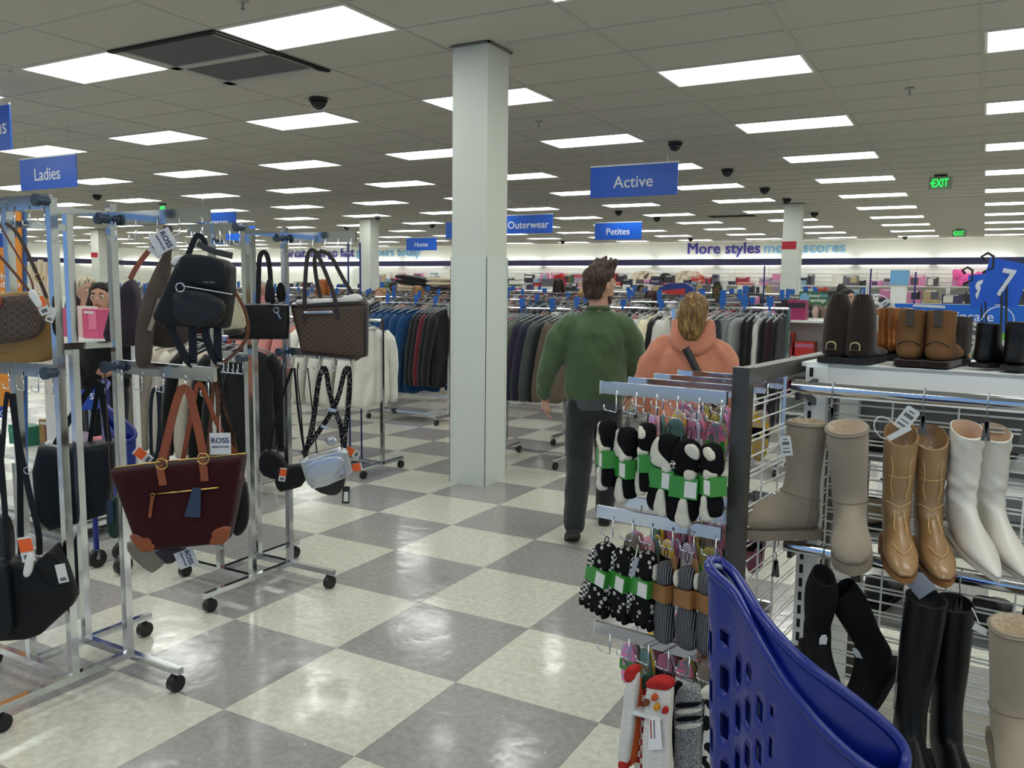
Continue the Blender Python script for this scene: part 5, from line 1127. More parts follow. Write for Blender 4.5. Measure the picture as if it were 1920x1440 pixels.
loose_bag('black strapped bag at the far side of the second rack', PY(430, 990, 3.2), [(442, 930), (462, 925), (466, 960), (458, 1000), (440, 1004)], .05, BLEA, [([(450, 930), (462, 850), (470, 760), (476, 690)], .008, BLEA)])
# ================================================================== PEOPLE
def remesh(mb, name, mt, parent, vox=.012, smooth=6, disp=0.0, dscale=9.0):
    """fuse overlapping shapes into one continuous skin"""
    inv = MW[parent.name].inverted(); me = mb.mesh(name, inv)
    o = bpy.data.objects.new(name, me)
    m = o.modifiers.new('r', 'REMESH'); m.mode = 'VOXEL'; m.voxel_size = vox
    s = o.modifiers.new('s', 'SMOOTH'); s.factor = .5; s.iterations = smooth
    n = evaluated(o); n.name = name
    if disp:
        ns = [v.normal.copy() for v in n.vertices]
        for v, nn in zip(n.vertices, ns):
            p = v.co; v.co = p + nn*disp*(noise.noise(Vector((p.x*dscale, p.y*dscale, p.z*dscale*.55)))+.6*noise.noise(Vector((p.x*dscale*2+p.z*6, p.y*dscale*2, p.z*dscale*1.4))))
    n.materials.clear(); n.materials.append(mt); n.shade_smooth()
    return mobj(name, n, parent)
def ringp(M, c, rx, ry, n=20, tilt=0.0):
    return [M @ (Vector(c)+Vector((rx*math.cos(2*math.pi*k/n), ry*math.sin(2*math.pi*k/n), tilt*math.sin(2*math.pi*k/n)))) for k in range(n)]
def limb(mb, M, pts, n=12):
    """tapering limb along (point, radius) with round ends"""
    P = [(Vector(p), r) for p, r in pts]; out = []
    for i in range(len(P)-1):
        for k in range(4):
            f = k/4; out.append((P[i][0].lerp(P[i+1][0], f), P[i][1]*(1-f)+P[i+1][1]*f))
    out.append(P[-1]); mb.tube([M @ p for p, r in out], [r for p, r in out], n)
    for p, r in (P[0], P[-1]): mb.sphere(M @ p, r*.98, n, 6)
SKIN = mat('skin', (192, 148, 126), .55, 0, .4, var=.05, vscale=9)
def hand(mb, M, wrist, d, side, palm=(0, 1, 0), s=1.0, curl=.6):
    """a palm with four unequal bent fingers and a thumb off its side; d is the way the hand points"""
    w = Vector(wrist); d = Vector(d).normalized(); n = Vector(palm).normalized(); n = (n-d*n.dot(d)).normalized(); a = d.cross(n)*side
    limb(mb, M, [(w-d*.03, .026*s), (w+d*.015, .026*s), (w+d*.045*s, .030*s)], 10)
    for k, (off, L, r) in enumerate(((-.028, .068, .0085), (-.009, .078, .009), (.010, .073, .0088), (.027, .058, .0078))):
        b = w+d*.06*s+a*off*s; p1 = b+d*L*.5*s+n*L*.12*curl*s; p2 = p1+(d*.75+n*curl).normalized()*L*.32*s; p3 = p2+(d*.35+n*curl*1.3).normalized()*L*.25*s
        limb(mb, M, [(w+d*.02*s+a*off*.7*s, .012*s), (b, .0105*s), (p1, r*s), (p2, r*.92*s), (p3, r*.8*s)], 8)
    b = w+d*.018*s-a*.026*s; p1 = b+(d*.7-a*.7+n*.3).normalized()*.034*s; p2 = p1+(d*.95-a*.15+n*.45).normalized()*.032*s
    limb(mb, M, [(w+d*.01*s-a*.012*s, .014*s), (b, .013*s), (p1, .0105*s), (p2, .009*s)], 8)
def head(mb, M, c, s=1.0):
    """skull, jaw, nose, ears, brow and lips; face towards +y of M; c = centre of the skull"""
    c = Vector(c); T_ = lambda p: M @ (c+Vector(p)*s)
    rows = [(-.118, .012, .030, .028), (-.108, .030, .048, .030), (-.085, .046, .062, .020), (-.055, .058, .075, .010), (-.02, .068, .086, .002), (.02, .073, .092, -.004), (.055, .072, .091, -.008), (.085, .060, .076, -.010), (.105, .038, .050, -.010), (.113, .012, .016, -.010)]
    mb.rings([[T_((rx*math.cos(2*math.pi*k/20), yo+ry*math.sin(2*math.pi*k/20), z)) for k in range(20)] for z, rx, ry, yo in rows])
    limb(mb, M, [(c+Vector((0, .085, .012))*s, .009*s), (c+Vector((0, .100, -.018))*s, .013*s), (c+Vector((0, .092, -.032))*s, .012*s)], 8)
    for q in (-1, 1):
        mb.sphere(T_((q*.072, -.004, -.004)), .028*s, 10, 8, (.35, .75, 1.1)); mb.sphere(T_((q*.030, .074, .026)), .020*s, 8, 6, (1.2, .6, .45))
    mb.sphere(T_((0, .080, -.058)), .020*s, 10, 6, (1.25, .7, .45)); mb.sphere(T_((0, .074, -.095)), .020*s, 10, 6)
def face_parts(M, c, s, t, brow=(40, 28, 22)):
    c = Vector(c)
    for q in (-1, 1):
        p = M @ (c+Vector((q*.030, .080, .008))*s); o = MB().sphere(p, .0125*s, 12, 8, (1.2, 1.0, .7)).build('eye', mat('eye_white', (226, 222, 216), .3), t, True)
        MB().sphere(M @ (c+Vector((q*.030, .0905, .008))*s), .0062*s, 10, 6).build('iris', mat('iris_dark', (34, 22, 16), .2), o, True)
        MB().tube([M @ (c+Vector(v)*s) for v in ((q*.014, .0885, .028), (q*.030, .0895, .034), (q*.048, .080, .029))], [.003*s, .004*s, .002*s], 6).build('eyebrow', mat('brow_%d_%d' % (brow[0], brow[1]), brow, .9), t, True)
    MB().tube([M @ (c+Vector(v)*s) for v in ((-.024, .088, -.060), (-.008, .0965, -.055), (.008, .0965, -.055), (.024, .088, -.060), (.0, .096, -.066), (-.024, .088, -.060))], .0042*s, 6).build('lips', mat('lip', (172, 96, 92), .5), t, True)
def hairmat(name, c, streak=None):
    m = mat(name, c, .55, 0, .35)
    if len(m.node_tree.nodes) > 2: return m
    nt, b = nodes(m); tc = chain(nt, 'ShaderNodeTexCoord'); mp = chain(nt, 'ShaderNodeMapping'); mp.inputs['Scale'].default_value = (90, 90, 9); nt.links.new(tc.outputs['Object'], mp.inputs[0])
    n = chain(nt, 'ShaderNodeTexNoise', i_Scale=1.0, i_Detail=4.0); nt.links.new(mp.outputs[0], n.inputs['Vector'])
    r = ramp(nt, n.outputs['Fac'], ((.32, tuple(x*.55 for x in c)), (.55, c), (.72, streak or tuple(min(255, x*1.5) for x in c)))); nt.links.new(r.outputs[0], b.inputs['Base Color'])
    bp = chain(nt, 'ShaderNodeBump', i_Strength=.8, i_Distance=.006); nt.links.new(n.outputs['Fac'], bp.inputs['Height']); nt.links.new(bp.outputs[0], b.inputs['Normal']); return m
FAB = lambda nm, c, b=.35: mat(nm, c, .95, 0, .15, bump=b, bscale=26, var=.06, vscale=6, sheen=.25)
# ---- the man
pos = atz(1108, 1000, 0); MANW = Vector((pos.x, pos.y, 0)); MM = frame(MANW, .40)
man = thing('person', 'person in a green sweatshirt and dark trousers walking away', 'person', MANW, .40); MW[man.name] = MM
b = MB()
HM_ = MM @ Matrix.Translation((.02, .0, 0)) @ Matrix.Rotation(-.85, 4, 'Z')
head(b, HM_, (0, .0, 1.565), 1.05); limb(b, MM, [((.01, -.01, 1.36), .066), ((.015, .0, 1.45), .060), ((.02, .005, 1.52), .058)], 14)
limb(b, MM, [((-.30, .02, 1.0), .035), ((-.325, .06, .90), .032), ((-.315, .075, .845), .028)]); hand(b, MM, (-.312, .08, .835), (.06, .25, -1), -1, (1, .3, .1), 1.0, .5)
limb(b, MM, [((.25, .14, 1.0), .034), ((.235, .22, .92), .031), ((.225, .25, .87), .027)]); hand(b, MM, (.223, .255, .86), (-.05, .35, -1), 1, (-1, .3, .1), 1.0, .6)
limb(b, MM, [((-.10, -.255, .15), .036), ((-.10, -.25, .09), .036)]); limb(b, MM, [((.085, .235, .14), .036), ((.085, .255, .07), .036)])
b.rings([ringp(MM, c, rx, ry) for c, rx, ry in (((0, 0, .80), .12, .08), ((0, 0, .95), .13, .085), ((0, -.005, 1.15), .14, .09), ((0, 0, 1.28), .15, .085), ((.005, 0, 1.36), .10, .06), ((.01, 0, 1.40), .05, .05))])
limb(b, MM, [((-.12, 0, 1.31), .05), ((-.215, -.015, 1.22), .045), ((-.275, -.01, 1.06), .04), ((-.30, .02, 1.0), .035)]); limb(b, MM, [((.12, 0, 1.31), .05), ((.20, .01, 1.22), .045), ((.245, .07, 1.06), .04), ((.25, .14, 1.0), .034)])
limb(b, MM, [((-.07, -.0, .84), .07), ((-.085, -.05, .5), .05), ((-.10, -.255, .15), .036)]); limb(b, MM, [((.07, .0, .84), .07), ((.09, .11, .5), .05), ((.085, .235, .14), .036)])
remesh(b, 'body', SKIN, man, .008, 3)
face_parts(HM_, (0, 0, 1.565), 1.05, man)
b = MB()                                             # sweatshirt
b.rings([ringp(MM, c, rx, ry) for c, rx, ry in (((0, 0, .855), .172, .115), ((0, 0, .87), .182, .122), ((-.0, -.01, .93), .196, .135), ((0, -.012, 1.05), .192, .132), ((0, -.012, 1.18), .200, .135), ((0, -.008, 1.27), .205, .128), ((.004, -.004, 1.34), .185, .105), ((.008, 0, 1.385), .120, .082), ((.01, .0, 1.42), .076, .070), ((.012, .0, 1.435), .068, .066))])
limb(b, MM, [((-.15, -.01, 1.315), .085), ((-.215, -.015, 1.24), .083), ((-.268, -.02, 1.10), .070), ((-.305, .0, 1.0), .062), ((-.322, .045, .90), .050), ((-.322, .065, .865), .043)], 16); limb(b, MM, [((.15, -.0, 1.315), .085), ((.205, .01, 1.24), .082), ((.245, .05, 1.10), .073), ((.258, .12, 1.0), .064), ((.245, .20, .92), .05), ((.235, .23, .885), .043)], 16)
GREEN = FAB('green_sweat', (74, 94, 66)); remesh(b, 'sweatshirt', GREEN, man, .010, 4, .016, 9.0)
MB().rings([ringp(MM, c, r, r*.95, 20) for c, r in (((.012, 0, 1.418), .080), ((.012, 0, 1.430), .076), ((.013, .0, 1.442), .069), ((.012, 0, 1.43), .064))]).build('collar', FAB('green_rib', (68, 87, 60), .6), man, True)
b = MB(); b.rings([ringp(MM, c, rx, ry) for c, rx, ry in (((0, 0, .80), .165, .118), ((0, 0, .80), .172, .124), ((0, 0, .86), .170, .118), ((0, 0, .92), .165, .112))]); remesh(b, 'tee_hem', FAB('grey_tee', (74, 78, 82)), man, .010, 3, .008, 9.0)
b = MB(); b.rings([ringp(MM, c, rx, ry) for c, rx, ry in (((0, .0, .70), .12, .10), ((0, -.005, .76), .155, .118), ((0, 0, .84), .158, .112), ((0, 0, .93), .150, .105))])
limb(b, MM, [((-.08, -.01, .80), .098), ((-.085, -.03, .62), .09), ((-.085, -.06, .48), .08), ((-.092, -.17, .30), .074), ((-.10, -.26, .13), .066)], 16); limb(b, MM, [((.08, .01, .80), .098), ((.09, .07, .62), .09), ((.092, .12, .47), .08), ((.088, .19, .28), .070), ((.085, .235, .09), .062)], 16)
remesh(b, 'trousers', FAB('charcoal_trousers', (44, 46, 48)), man, .010, 4, .009, 8.0)
def shoe(M, loc, tip, yaw, t, mt, sole, L=.27):
    S = M @ Matrix.Translation(loc) @ Matrix.Rotation(yaw, 4, 'Z') @ Matrix.Rotation(tip, 4, 'X')
    b = MB(); rows = [(-.075, .026, .05, .035), (-.055, .036, .085, .035), (0, .039, .09, .034), (.05, .041, .07, .026), (.10, .046, .052, .018), (.15, .045, .042, .014), (.18, .034, .032, .012), (.192, .014, .02, .010)]
    b.rings([[S @ Vector((w*math.cos(2*math.pi*k/16), y, zc+.012+h/2*math.sin(2*math.pi*k/16))) for k in range(16)] for y, w, h, zc in [(y, w, h, h/2-.008) for y, w, h, _ in rows]])
    o = remesh(b, 'shoe', mt, t, .007, 3)
    ol = [(-.024, -.082), (-.036, -.06), (-.04, 0), (-.043, .08), (-.047, .13), (-.036, .175), (0, .196), (.036, .175), (.047, .13), (.043, .08), (.04, 0), (.036, -.06), (.024, -.082)]
    Ms = S @ Matrix(((1, 0, 0, 0), (0, 0, 1, 0), (0, -1, 0, 0), (0, 0, 0, 1)))
    Mt = S @ Matrix(((1, 0, 0, 0), (0, 0, -1, 0), (0, 1, 0, 0), (0, 0, 0, 1))); mb = MB()
    q = smooth_poly(ol, 2); vs = [S @ Vector((u, v, z)) for z in (0, .016) for u, v in q]; n = len(q); mb._a(vs, [tuple(reversed(range(n))), tuple(range(n, 2*n))]+[(k, (k+1) % n, (k+1) % n+n, k+n) for k in range(n)]); mb.build('shoe_sole', sole, o, .7)
SHOEB = mat('shoe_black', (30, 29, 28), .7, bump=.3, bscale=90); shoe(MM, (-.10, -.27, .045), -.42, .15, man, SHOEB, mat('sole_dark', (44, 42, 40), .8)); shoe(MM, (.085, .25, .003), 0, -.05, man, SHOEB, mat('sole_dark', (44, 42, 40), .8))
def hair_cap(M, c, s, t, mt, rows, name='hair', vox=.007, disp=.010, tufts=()):
    b = MB(); c = Vector(c)
    b.rings([[M @ (c+Vector((rx*math.cos(2*math.pi*k/24), yo+ry*math.sin(2*math.pi*k/24), z+tl*math.sin(2*math.pi*k/24)))*s) for k in range(24)] for z, rx, ry, yo, tl in rows])
    for p0, p1, r0, r1 in tufts: limb(b, M, [(c+Vector(p0)*s, r0*s), (c+Vector(p1)*s, r1*s)], 8)
    return remesh(b, name, mt, t, vox, 2, disp, 30.0)
hair_cap(HM_, (0, 0, 1.565), 1.07, man, hairmat('hair_brown', (58, 42, 30)), [(-.075, .052, .040, -.050, .0), (-.05, .066, .050, -.045, .0), (.0, .079, .066, -.034, .01), (.035, .083, .092, -.014, .02), (.07, .084, .098, -.008, .012), (.10, .074, .090, -.004, .012), (.128, .052, .066, .004, .012), (.142, .020, .03, .006, .01)],
         tufts=[((q*.03, .05, .10), (q*.045, .075, .142), .03, .010) for q in (-1, 0, 1)]+[((-.05, .0, .11), (-.06, .02, .15), .03, .012), ((.05, .01, .11), (.055, .03, .148), .03, .012), ((0, .0, .12), (.01, .03, .158), .035, .014)])
b = MB(); cj = Vector((0, 0, 1.565))
b.rings([[HM_ @ (cj+Vector((rx*math.cos(math.pi*k/12), yo+ry*math.sin(math.pi*k/12), z))) for k in range(13)]+[HM_ @ (cj+Vector((rx*.8*math.cos(math.pi*k/12), yo+(ry-.016)*math.sin(math.pi*k/12), z))) for k in range(12, -1, -1)] for z, rx, ry, yo in ((-.120, .034, .050, .030), (-.108, .046, .058, .026), (-.085, .057, .066, .020), (-.062, .064, .070, .012))]); remesh(b, 'beard', hairmat('beard_brown', (64, 44, 34)), man, .007, 2, .002, 40)
# ---- the woman
wp = atd(1287, 800, 4.75); WW = Vector((wp.x, wp.y, 0)); WM_ = frame(WW, .30)
wom = thing('person', 'person in a coral hoodie with a ponytail and a black shoulder strap', 'person', WW, .30); MW[wom.name] = WM_
b = MB(); HW_ = WM_ @ Matrix.Translation((.02, .02, 0)) @ Matrix.Rotation(-.15, 4, 'Z'); head(b, HW_, (0, 0, 1.41), .97); limb(b, WM_, [((.0, 0, 1.2), .058), ((.01, .01, 1.30), .052), ((.02, .02, 1.37), .05)], 14)
limb(b, WM_, [((-.235, .12, .92), .034), ((-.2, .22, .9), .028)]); hand(b, WM_, (-.195, .235, .9), (.3, 1, 0), -1, (1, 0, .2), .92, .9); limb(b, WM_, [((.235, .12, .92), .034), ((.2, .22, .9), .028)]); hand(b, WM_, (.195, .235, .9), (-.3, 1, 0), 1, (-1, 0, .2), .92, .9)
b.rings([ringp(WM_, c, rx, ry) for c, rx, ry in (((0, 0, .68), .12, .09), ((0, 0, .85), .13, .1), ((0, 0, 1.05), .13, .09), ((0, 0, 1.17), .13, .08), ((0, 0, 1.24), .06, .05))])
for q in (-1, 1):
    limb(b, WM_, [((q*.11, 0, 1.17), .05), ((q*.2, -.01, 1.05), .045), ((q*.235, .03, .92), .04), ((q*.235, .12, .92), .034)]); limb(b, WM_, [((q*.08, 0, .72), .07), ((q*.09, -.04 if q > 0 else .03, .44), .045), ((q*.09, -.095 if q > 0 else 0, .1), .034)])
remesh(b, 'body', SKIN, wom, .008, 3); face_parts(HW_, (0, 0, 1.41), .97, wom, (60, 42, 28))
CORAL = FAB('coral_hoodie', (190, 124, 100)); b = MB()
b.rings([ringp(WM_, c, rx, ry) for c, rx, ry in (((0, 0, .72), .19, .15), ((0, 0, .74), .205, .165), ((0, -.005, .86), .205, .165), ((0, -.01, 1.0), .198, .155), ((0, -.01, 1.10), .205, .15), ((0, -.006, 1.19), .195, .13), ((0, 0, 1.25), .14, .10), ((.005, .0, 1.30), .08, .075))])
limb(b, WM_, [((-.14, 0, 1.20), .09), ((-.19, -.01, 1.12), .088), ((-.225, -.01, 1.0), .080), ((-.235, .03, .90), .072), ((-.22, .14, .89), .055), ((-.205, .2, .9), .042)], 16); limb(b, WM_, [((.14, 0, 1.20), .09), ((.195, -.01, 1.12), .088), ((.235, -.01, 1.0), .080), ((.245, .03, .90), .072), ((.225, .14, .89), .055), ((.205, .2, .9), .042)], 16)
remesh(b, 'hoodie', CORAL, wom, .010, 4, .016, 8.5)
b = MB()
for r0, rr, dz, dy in ((.100, .030, 1.30, -.03), (.108, .026, 1.265, -.045), (.095, .028, 1.33, -.02)):
    pts = [WM_ @ Vector((.012+r0*math.cos(a), dy+.085*math.sin(a)*(1 if math.sin(a) > 0 else 1.0), dz+.028*math.cos(2*a)-.03*(1 if math.sin(a) < 0 else -.6)*abs(math.sin(a)))) for a in [2*math.pi*k/28 for k in range(28)]]; b.tube(pts, rr, 12, closed=True)
b.rings([[WM_ @ (Vector((.012, -.070, 1.255))+Vector((rx*math.cos(2*math.pi*k/20), ry*math.sin(2*math.pi*k/20), z))) for k in range(20)] for z, rx, ry in ((-.06, .02, .02), (-.05, .05, .04), (-.02, .085, .055), (.02, .11, .06), (.05, .105, .055), (.07, .08, .04))])
remesh(b, 'hood', CORAL, wom, .009, 4, .010, 9.0)
b = MB(); b.rings([ringp(WM_, c, rx, ry) for c, rx, ry in (((0, 0, .62), .13, .12), ((0, 0, .7), .18, .15), ((0, 0, .84), .18, .145))]); limb(b, WM_, [((-.09, 0, .72), .10), ((-.09, .03, .44), .075), ((-.09, .0, .08), .055)], 16); limb(b, WM_, [((.09, 0, .72), .10), ((.09, -.04, .44), .075), ((.09, -.1, .08), .055)], 16)
remesh(b, 'trousers', FAB('navy_leggings', (34, 36, 44)), wom, .012, 3, .006); shoe(WM_, (-.09, -.01, .003), 0, .05, wom, SHOEB, WHITE_INK); shoe(WM_, (.09, -.11, .003), 0, -.05, wom, SHOEB, WHITE_INK)
m = MB(); SP = [(-.02, -.17, 1.23), (.03, -.185, 1.14), (.075, -.193, 1.05), (.12, -.188, .97), (.17, -.165, .90), (.20, -.07, .84), (.21, .02, .82)]
strap(m, [WM_ @ Vector(p) for p in SP], .04, .006, WM_.to_3x3() @ Vector((.2, -1, .1)), 2); m.build('shoulder_strap', BLACK_PL, wom, True)
HB = hairmat('hair_honey', (122, 88, 48), (190, 160, 96))
hair_cap(HW_, (0, 0, 1.41), .97, wom, HB, [(-.06, .05, .05, -.045, .0), (-.03, .068, .062, -.038, .01), (.02, .080, .094, -.010, .015), (.06, .081, .096, -.008, .02), (.10, .062, .076, -.006, .01), (.122, .02, .03, -.006, .0)], disp=.004)
b = MB(); limb(b, HW_, [((0, -.085, 1.50), .034), ((0, -.125, 1.49), .045), ((.0, -.135, 1.42), .068), ((.005, -.125, 1.34), .070), ((.005, -.115, 1.28), .055), ((.005, -.11, 1.24), .024)], 16); limb(b, HW_, [((.01, -.13, 1.44), .06), ((.035, -.12, 1.36), .05), ((.03, -.11, 1.30), .03)], 12); remesh(b, 'ponytail', HB, wom, .007, 2, .007, 26)
MB().tube([HW_ @ Vector((.024*math.cos(a), -.088-.012*math.sin(a), 1.502+.026*math.sin(a))) for a in [2*math.pi*k/14 for k in range(14)]], .007, 8, closed=True).build('hair_tie', BLACK_PL, wom, True)
# ---- shoppers further off, standing between the racks
def shopper(lab, px, ptop, dep, cloth, hairc, style, face=0.0, skin=SKIN, height=None, legs=(38, 40, 46)):
    p = atd(px, ptop, dep); H = p.z; s = H/1.70 if height is None else height/1.70; base = Vector((p.x, p.y, 0)); rz = math.atan2(base.x, -base.y)      # faces the camera at 0
    Mx = frame(base, rz+face) ; t = thing('person', lab, 'person', base, 0); MW[t.name] = Matrix.Translation(base); S = Mx @ Matrix.Scale(s, 4)
    b = MB(); head(b, S, (0, 0, 1.585), 1.0); limb(b, S, [((0, 0, 1.36), .06), ((0, 0, 1.5), .054)], 12)
    for q in (-1, 1): limb(b, S, [((q*.22, .1, 1.0), .036), ((q*.16, .26, 1.02), .028)]); hand(b, S, (q*.15, .28, 1.02), (-q*.3, 1, .1), q, (-q, 0, .3), .95, .8)
    b.rings([ringp(S, c, rx, ry, 14) for c, rx, ry in (((0, 0, .78), .11, .08), ((0, 0, 1.0), .12, .085), ((0, 0, 1.25), .14, .08), ((0, 0, 1.36), .07, .055))])
    for q in (-1, 1): limb(b, S, [((q*.12, 0, 1.31), .05), ((q*.21, -.01, 1.15), .045), ((q*.225, .06, 1.0), .04), ((q*.22, .1, 1.0), .036)]); limb(b, S, [((q*.07, 0, .82), .065), ((q*.085, .01, .46), .05), ((q*.085, 0, .1), .036)])
    remesh(b, 'body', skin, t, .012, 2)
    if abs(face) < 1.8: face_parts(S, (0, 0, 1.585), 1.0, t, tuple(max(0, int(x*.7)) for x in hairc))
    b = MB(); b.rings([ringp(S, c, rx, ry, 16) for c, rx, ry in (((0, 0, .84), .17, .12), ((0, 0, .88), .19, .14), ((0, 0, 1.1), .18, .13), ((0, 0, 1.28), .195, .125), ((0, 0, 1.36), .15, .10), ((0, 0, 1.44), .07, .065))])
    for q in (-1, 1): limb(b, S, [((q*.15, 0, 1.33), .075), ((q*.22, -.02, 1.15), .066), ((q*.235, .06, 1.0), .055), ((q*.18, .22, 1.02), .042)])
    remesh(b, 'jacket', FAB('cloth_%d_%d_%d' % cloth, cloth), t, .016, 3, .008)
    b = MB(); b.rings([ringp(S, c, rx, ry, 16) for c, rx, ry in (((0, 0, .74), .13, .11), ((0, 0, .8), .165, .125), ((0, 0, .92), .16, .115))])
    for q in (-1, 1): limb(b, S, [((q*.085, 0, .82), .09), ((q*.085, .01, .46), .068), ((q*.085, 0, .08), .05)])
    remesh(b, 'trousers', FAB('legs_%d' % legs[0], legs), t, .016, 2)
    for q in (-1, 1): shoe(S, (q*.085, -.01, .003), 0, -q*.1, t, SHOEB, SHOEB)
    hm = hairmat('hair_%d_%d_%d' % hairc, hairc)
    rows = [(-.02, .072, .050, -.045, .0), (.02, .083, .086, -.020, .02), (.06, .083, .092, -.012, .02), (.095, .064, .074, -.008, .01), (.118, .03, .04, -.008, .0)]
    if style == 'short': rows = [(-.07, .05, .04, -.05, 0)]+rows
    b_t = []
    if style == 'bun': b_t = [((0, -.06, .10), (0, -.09, .13), .05, .045)]; rows = [(-.06, .05, .04, -.05, 0)]+rows
    o = hair_cap(S, (0, 0, 1.585), 1.0, t, hm, rows, vox=.011, disp=.006, tufts=b_t)
    if style == 'long':
        b = MB()
        for q in (-1, 1): limb(b, S, [((q*.05, -.05, 1.66), .045), ((q*.083, -.03, 1.58), .032), ((q*.09, -.02, 1.48), .036), ((q*.10, .0, 1.36), .03), ((q*.095, .03, 1.27), .014)])
        limb(b, S, [((0, -.07, 1.62), .06), ((0, -.085, 1.5), .062), ((0, -.09, 1.36), .055), ((0, -.09, 1.26), .03)]); remesh(b, 'long_hair', hm, t, .011, 2, .006, 26)
    return t
shopper('person with long dark hair looking over a pink box at left', 189, 530, 6.0, (20, 20, 24), (30, 22, 20), 'long', -.35)
shopper('white haired person behind the black tote on the second bag rack', 490, 527, 14.0, (186, 120, 116), (190, 186, 180), 'short', .3)
shopper('red haired person behind the handles of the monogram tote', 606, 524, 13.5, (130, 118, 92), (150, 84, 36), 'long', 2.9)
shopper('blond child sized person right of the plain column', 712, 540, 13.0, (70, 52, 60), (164, 126, 80), 'long', -.5)
shopper('person in a checked shirt with a pale cap band near the bedding', 738, 529, 17.0, (72, 78, 84), (26, 22, 20), 'short', .6, mat('skin_deep', (104, 68, 48), .55))
shopper('light brown haired person in front of the dark bedding shelf', 785, 536, 14.5, (92, 76, 60), (150, 112, 70), 'long', 2.8)
shopper('person in a dark hood by the red box on the back wall', 1048, 523, 17.5, (40, 58, 82), (34, 24, 22), 'long', 3.0)
shopper('curly blond person beside the man in green', 1094, 541, 13.2, (28, 28, 32), (166, 128, 74), 'short', 2.6)
shopper('dark auburn haired person between the man and the woman', 1222, 545, 12.6, (60, 28, 40), (56, 24, 28), 'long', 3.0)
shopper('person with a dark bun behind the dark brown boots', 1588, 542, 8.6, (120, 84, 80), (24, 20, 20), 'bun', .8)
# pale beanie on the one with long dark hair's companion
shopper('person in a cream knitted hat behind the dark haired person', 163, 520, 6.6, (196, 184, 160), (206, 190, 156), 'short', .4)
# ================================================================== CLOTHES RACKS
def garment_meshes():
    G_ = {}
    def mk(name, outl, t, sleeves=None, neck=None, wob=.010, leg=False):
        mb = MB(); I = Matrix()
        pillow(mb, smooth_poly(outl, 1), I, t, 64, wob=wob, wsc=11, seed=len(name), flat=.3)
        q = []
        for x, y, z in mb.v:
            k = min(1, max(0, (-z-.14)/.5)); q.append((x+.006*k*math.sin(9*z), y+k*(.013*math.sin(36*x+2.2*math.sin(5*z)+len(name))+.006*math.sin(80*x+3*z)), z+.010*k*math.sin(22*x+1)))
        mb.v = q
        if sleeves:
            for q in (-1, 1): mb.tube([(q*x, y, z) for x, y, z, r in sleeves], [r for x, y, z, r in sleeves], 10)
        if neck: mb.tube([(neck*math.cos(a), .035*math.sin(a), -.055-.012*math.cos(2*a)) for a in [2*math.pi*k/16 for k in range(16)]], .012, 6, closed=True)
        me = mb.mesh(name); bm = bmesh.new(); bm.from_mesh(me); bmesh.ops.recalc_face_normals(bm, faces=bm.faces); bm.to_mesh(me); bm.free(); me.shade_smooth(); me.materials.append(None); G_[name] = me
    sl = [(.165, 0, -.095, .045), (.205, .0, -.15, .060), (.235, .0, -.24, .058), (.262, .012, -.38, .054), (.272, .03, -.50, .050), (.282, .034, -.60, .048), (.284, .03, -.66, .042), (.284, .03, -.70, .034)]
    mk('jacket', [(-.06, -.045), (.06, -.045), (.19, -.095), (.195, -.2), (.19, -.45), (.205, -.66), (.19, -.71), (-.19, -.71), (-.205, -.66), (-.19, -.45), (-.195, -.2), (-.19, -.095)], .07, sl, .065)
    mk('shirt', [(-.06, -.045), (.06, -.045), (.19, -.09), (.20, -.2), (.19, -.45), (.2, -.62), (-.2, -.62), (-.19, -.45), (-.2, -.2), (-.19, -.09)], .05, [(x*.95, y, z*.9, r*.78) for x, y, z, r in sl], .06)
    mk('trousers', [(-.14, -.06), (.14, -.06), (.16, -.2), (.165, -.5), (.15, -1.0), (.02, -1.0), (.0, -.45), (-.02, -1.0), (-.15, -1.0), (-.165, -.5), (-.16, -.2)], .05, wob=.008)
    mk('dress', [(-.05, -.045), (.05, -.045), (.15, -.09), (.15, -.25), (.14, -.42), (.24, -1.02), (.0, -1.05), (-.24, -1.02), (-.14, -.42), (-.15, -.25), (-.15, -.09)], .06, wob=.016)
    return G_
GM = garment_meshes()
hb = MB().tube([(.0, 0, 0), (.012, 0, .022), (.004, 0, .036), (-.012, 0, .030)], .0024, 6).tube([(0, 0, 0), (0, 0, -.02)], .0024, 6).tube([(-.19, 0, -.085), (-.09, 0, -.045), (0, 0, -.018), (.09, 0, -.045), (.19, 0, -.085)], .007, 6)
HGM = hb.mesh('hanger'); HGM.materials.append(mat('hanger_grey', (150, 156, 160), .3)); HGM.shade_smooth()
_cl = {}
def cloth(c, kind=0):
    key = (c, kind)
    if key not in _cl:
        _cl[key] = FAB('fabric_%d_%d_%d' % c, c) if kind == 0 else pattern('print_%d_%d_%d_%d' % (c+(kind,)), ('spots', 'flower', 'sd')[kind-1], c, tuple(min(255, int(x*.5+90)) for x in c), (40, 50, 30)[kind-1])
    return _cl[key]
def garment(kind, c, p, rz, lab, sx=1.0, sz=1.0, pat=0, group='clothes hanging on the racks', tagc=None):
    """p is where the hanger hook meets the rail"""
    o = bpy.data.objects.new('hanging_'+kind, None); COL.objects.link(o); M = frame(Vector(p)-Vector((0, 0, .024)), rz); o.matrix_world = M; MW[o.name] = M
    tag(o, lab, 'clothing', group)
    b = bpy.data.objects.new('garment', GM[kind]); _link(b, o); b.scale = (sx, 1, sz); b.material_slots[0].link = 'OBJECT'; b.material_slots[0].material = cloth(c, pat)
    h = bpy.data.objects.new('hanger', HGM); _link(h, o); MW[b.name] = M; MW[h.name] = M
    if tagc: MB().box((.10, -.05, -.52*sz), (.13, -.046, -.46*sz), M).build('hang_tag', tagc, o)
    return o
SPN = {'n': 0}
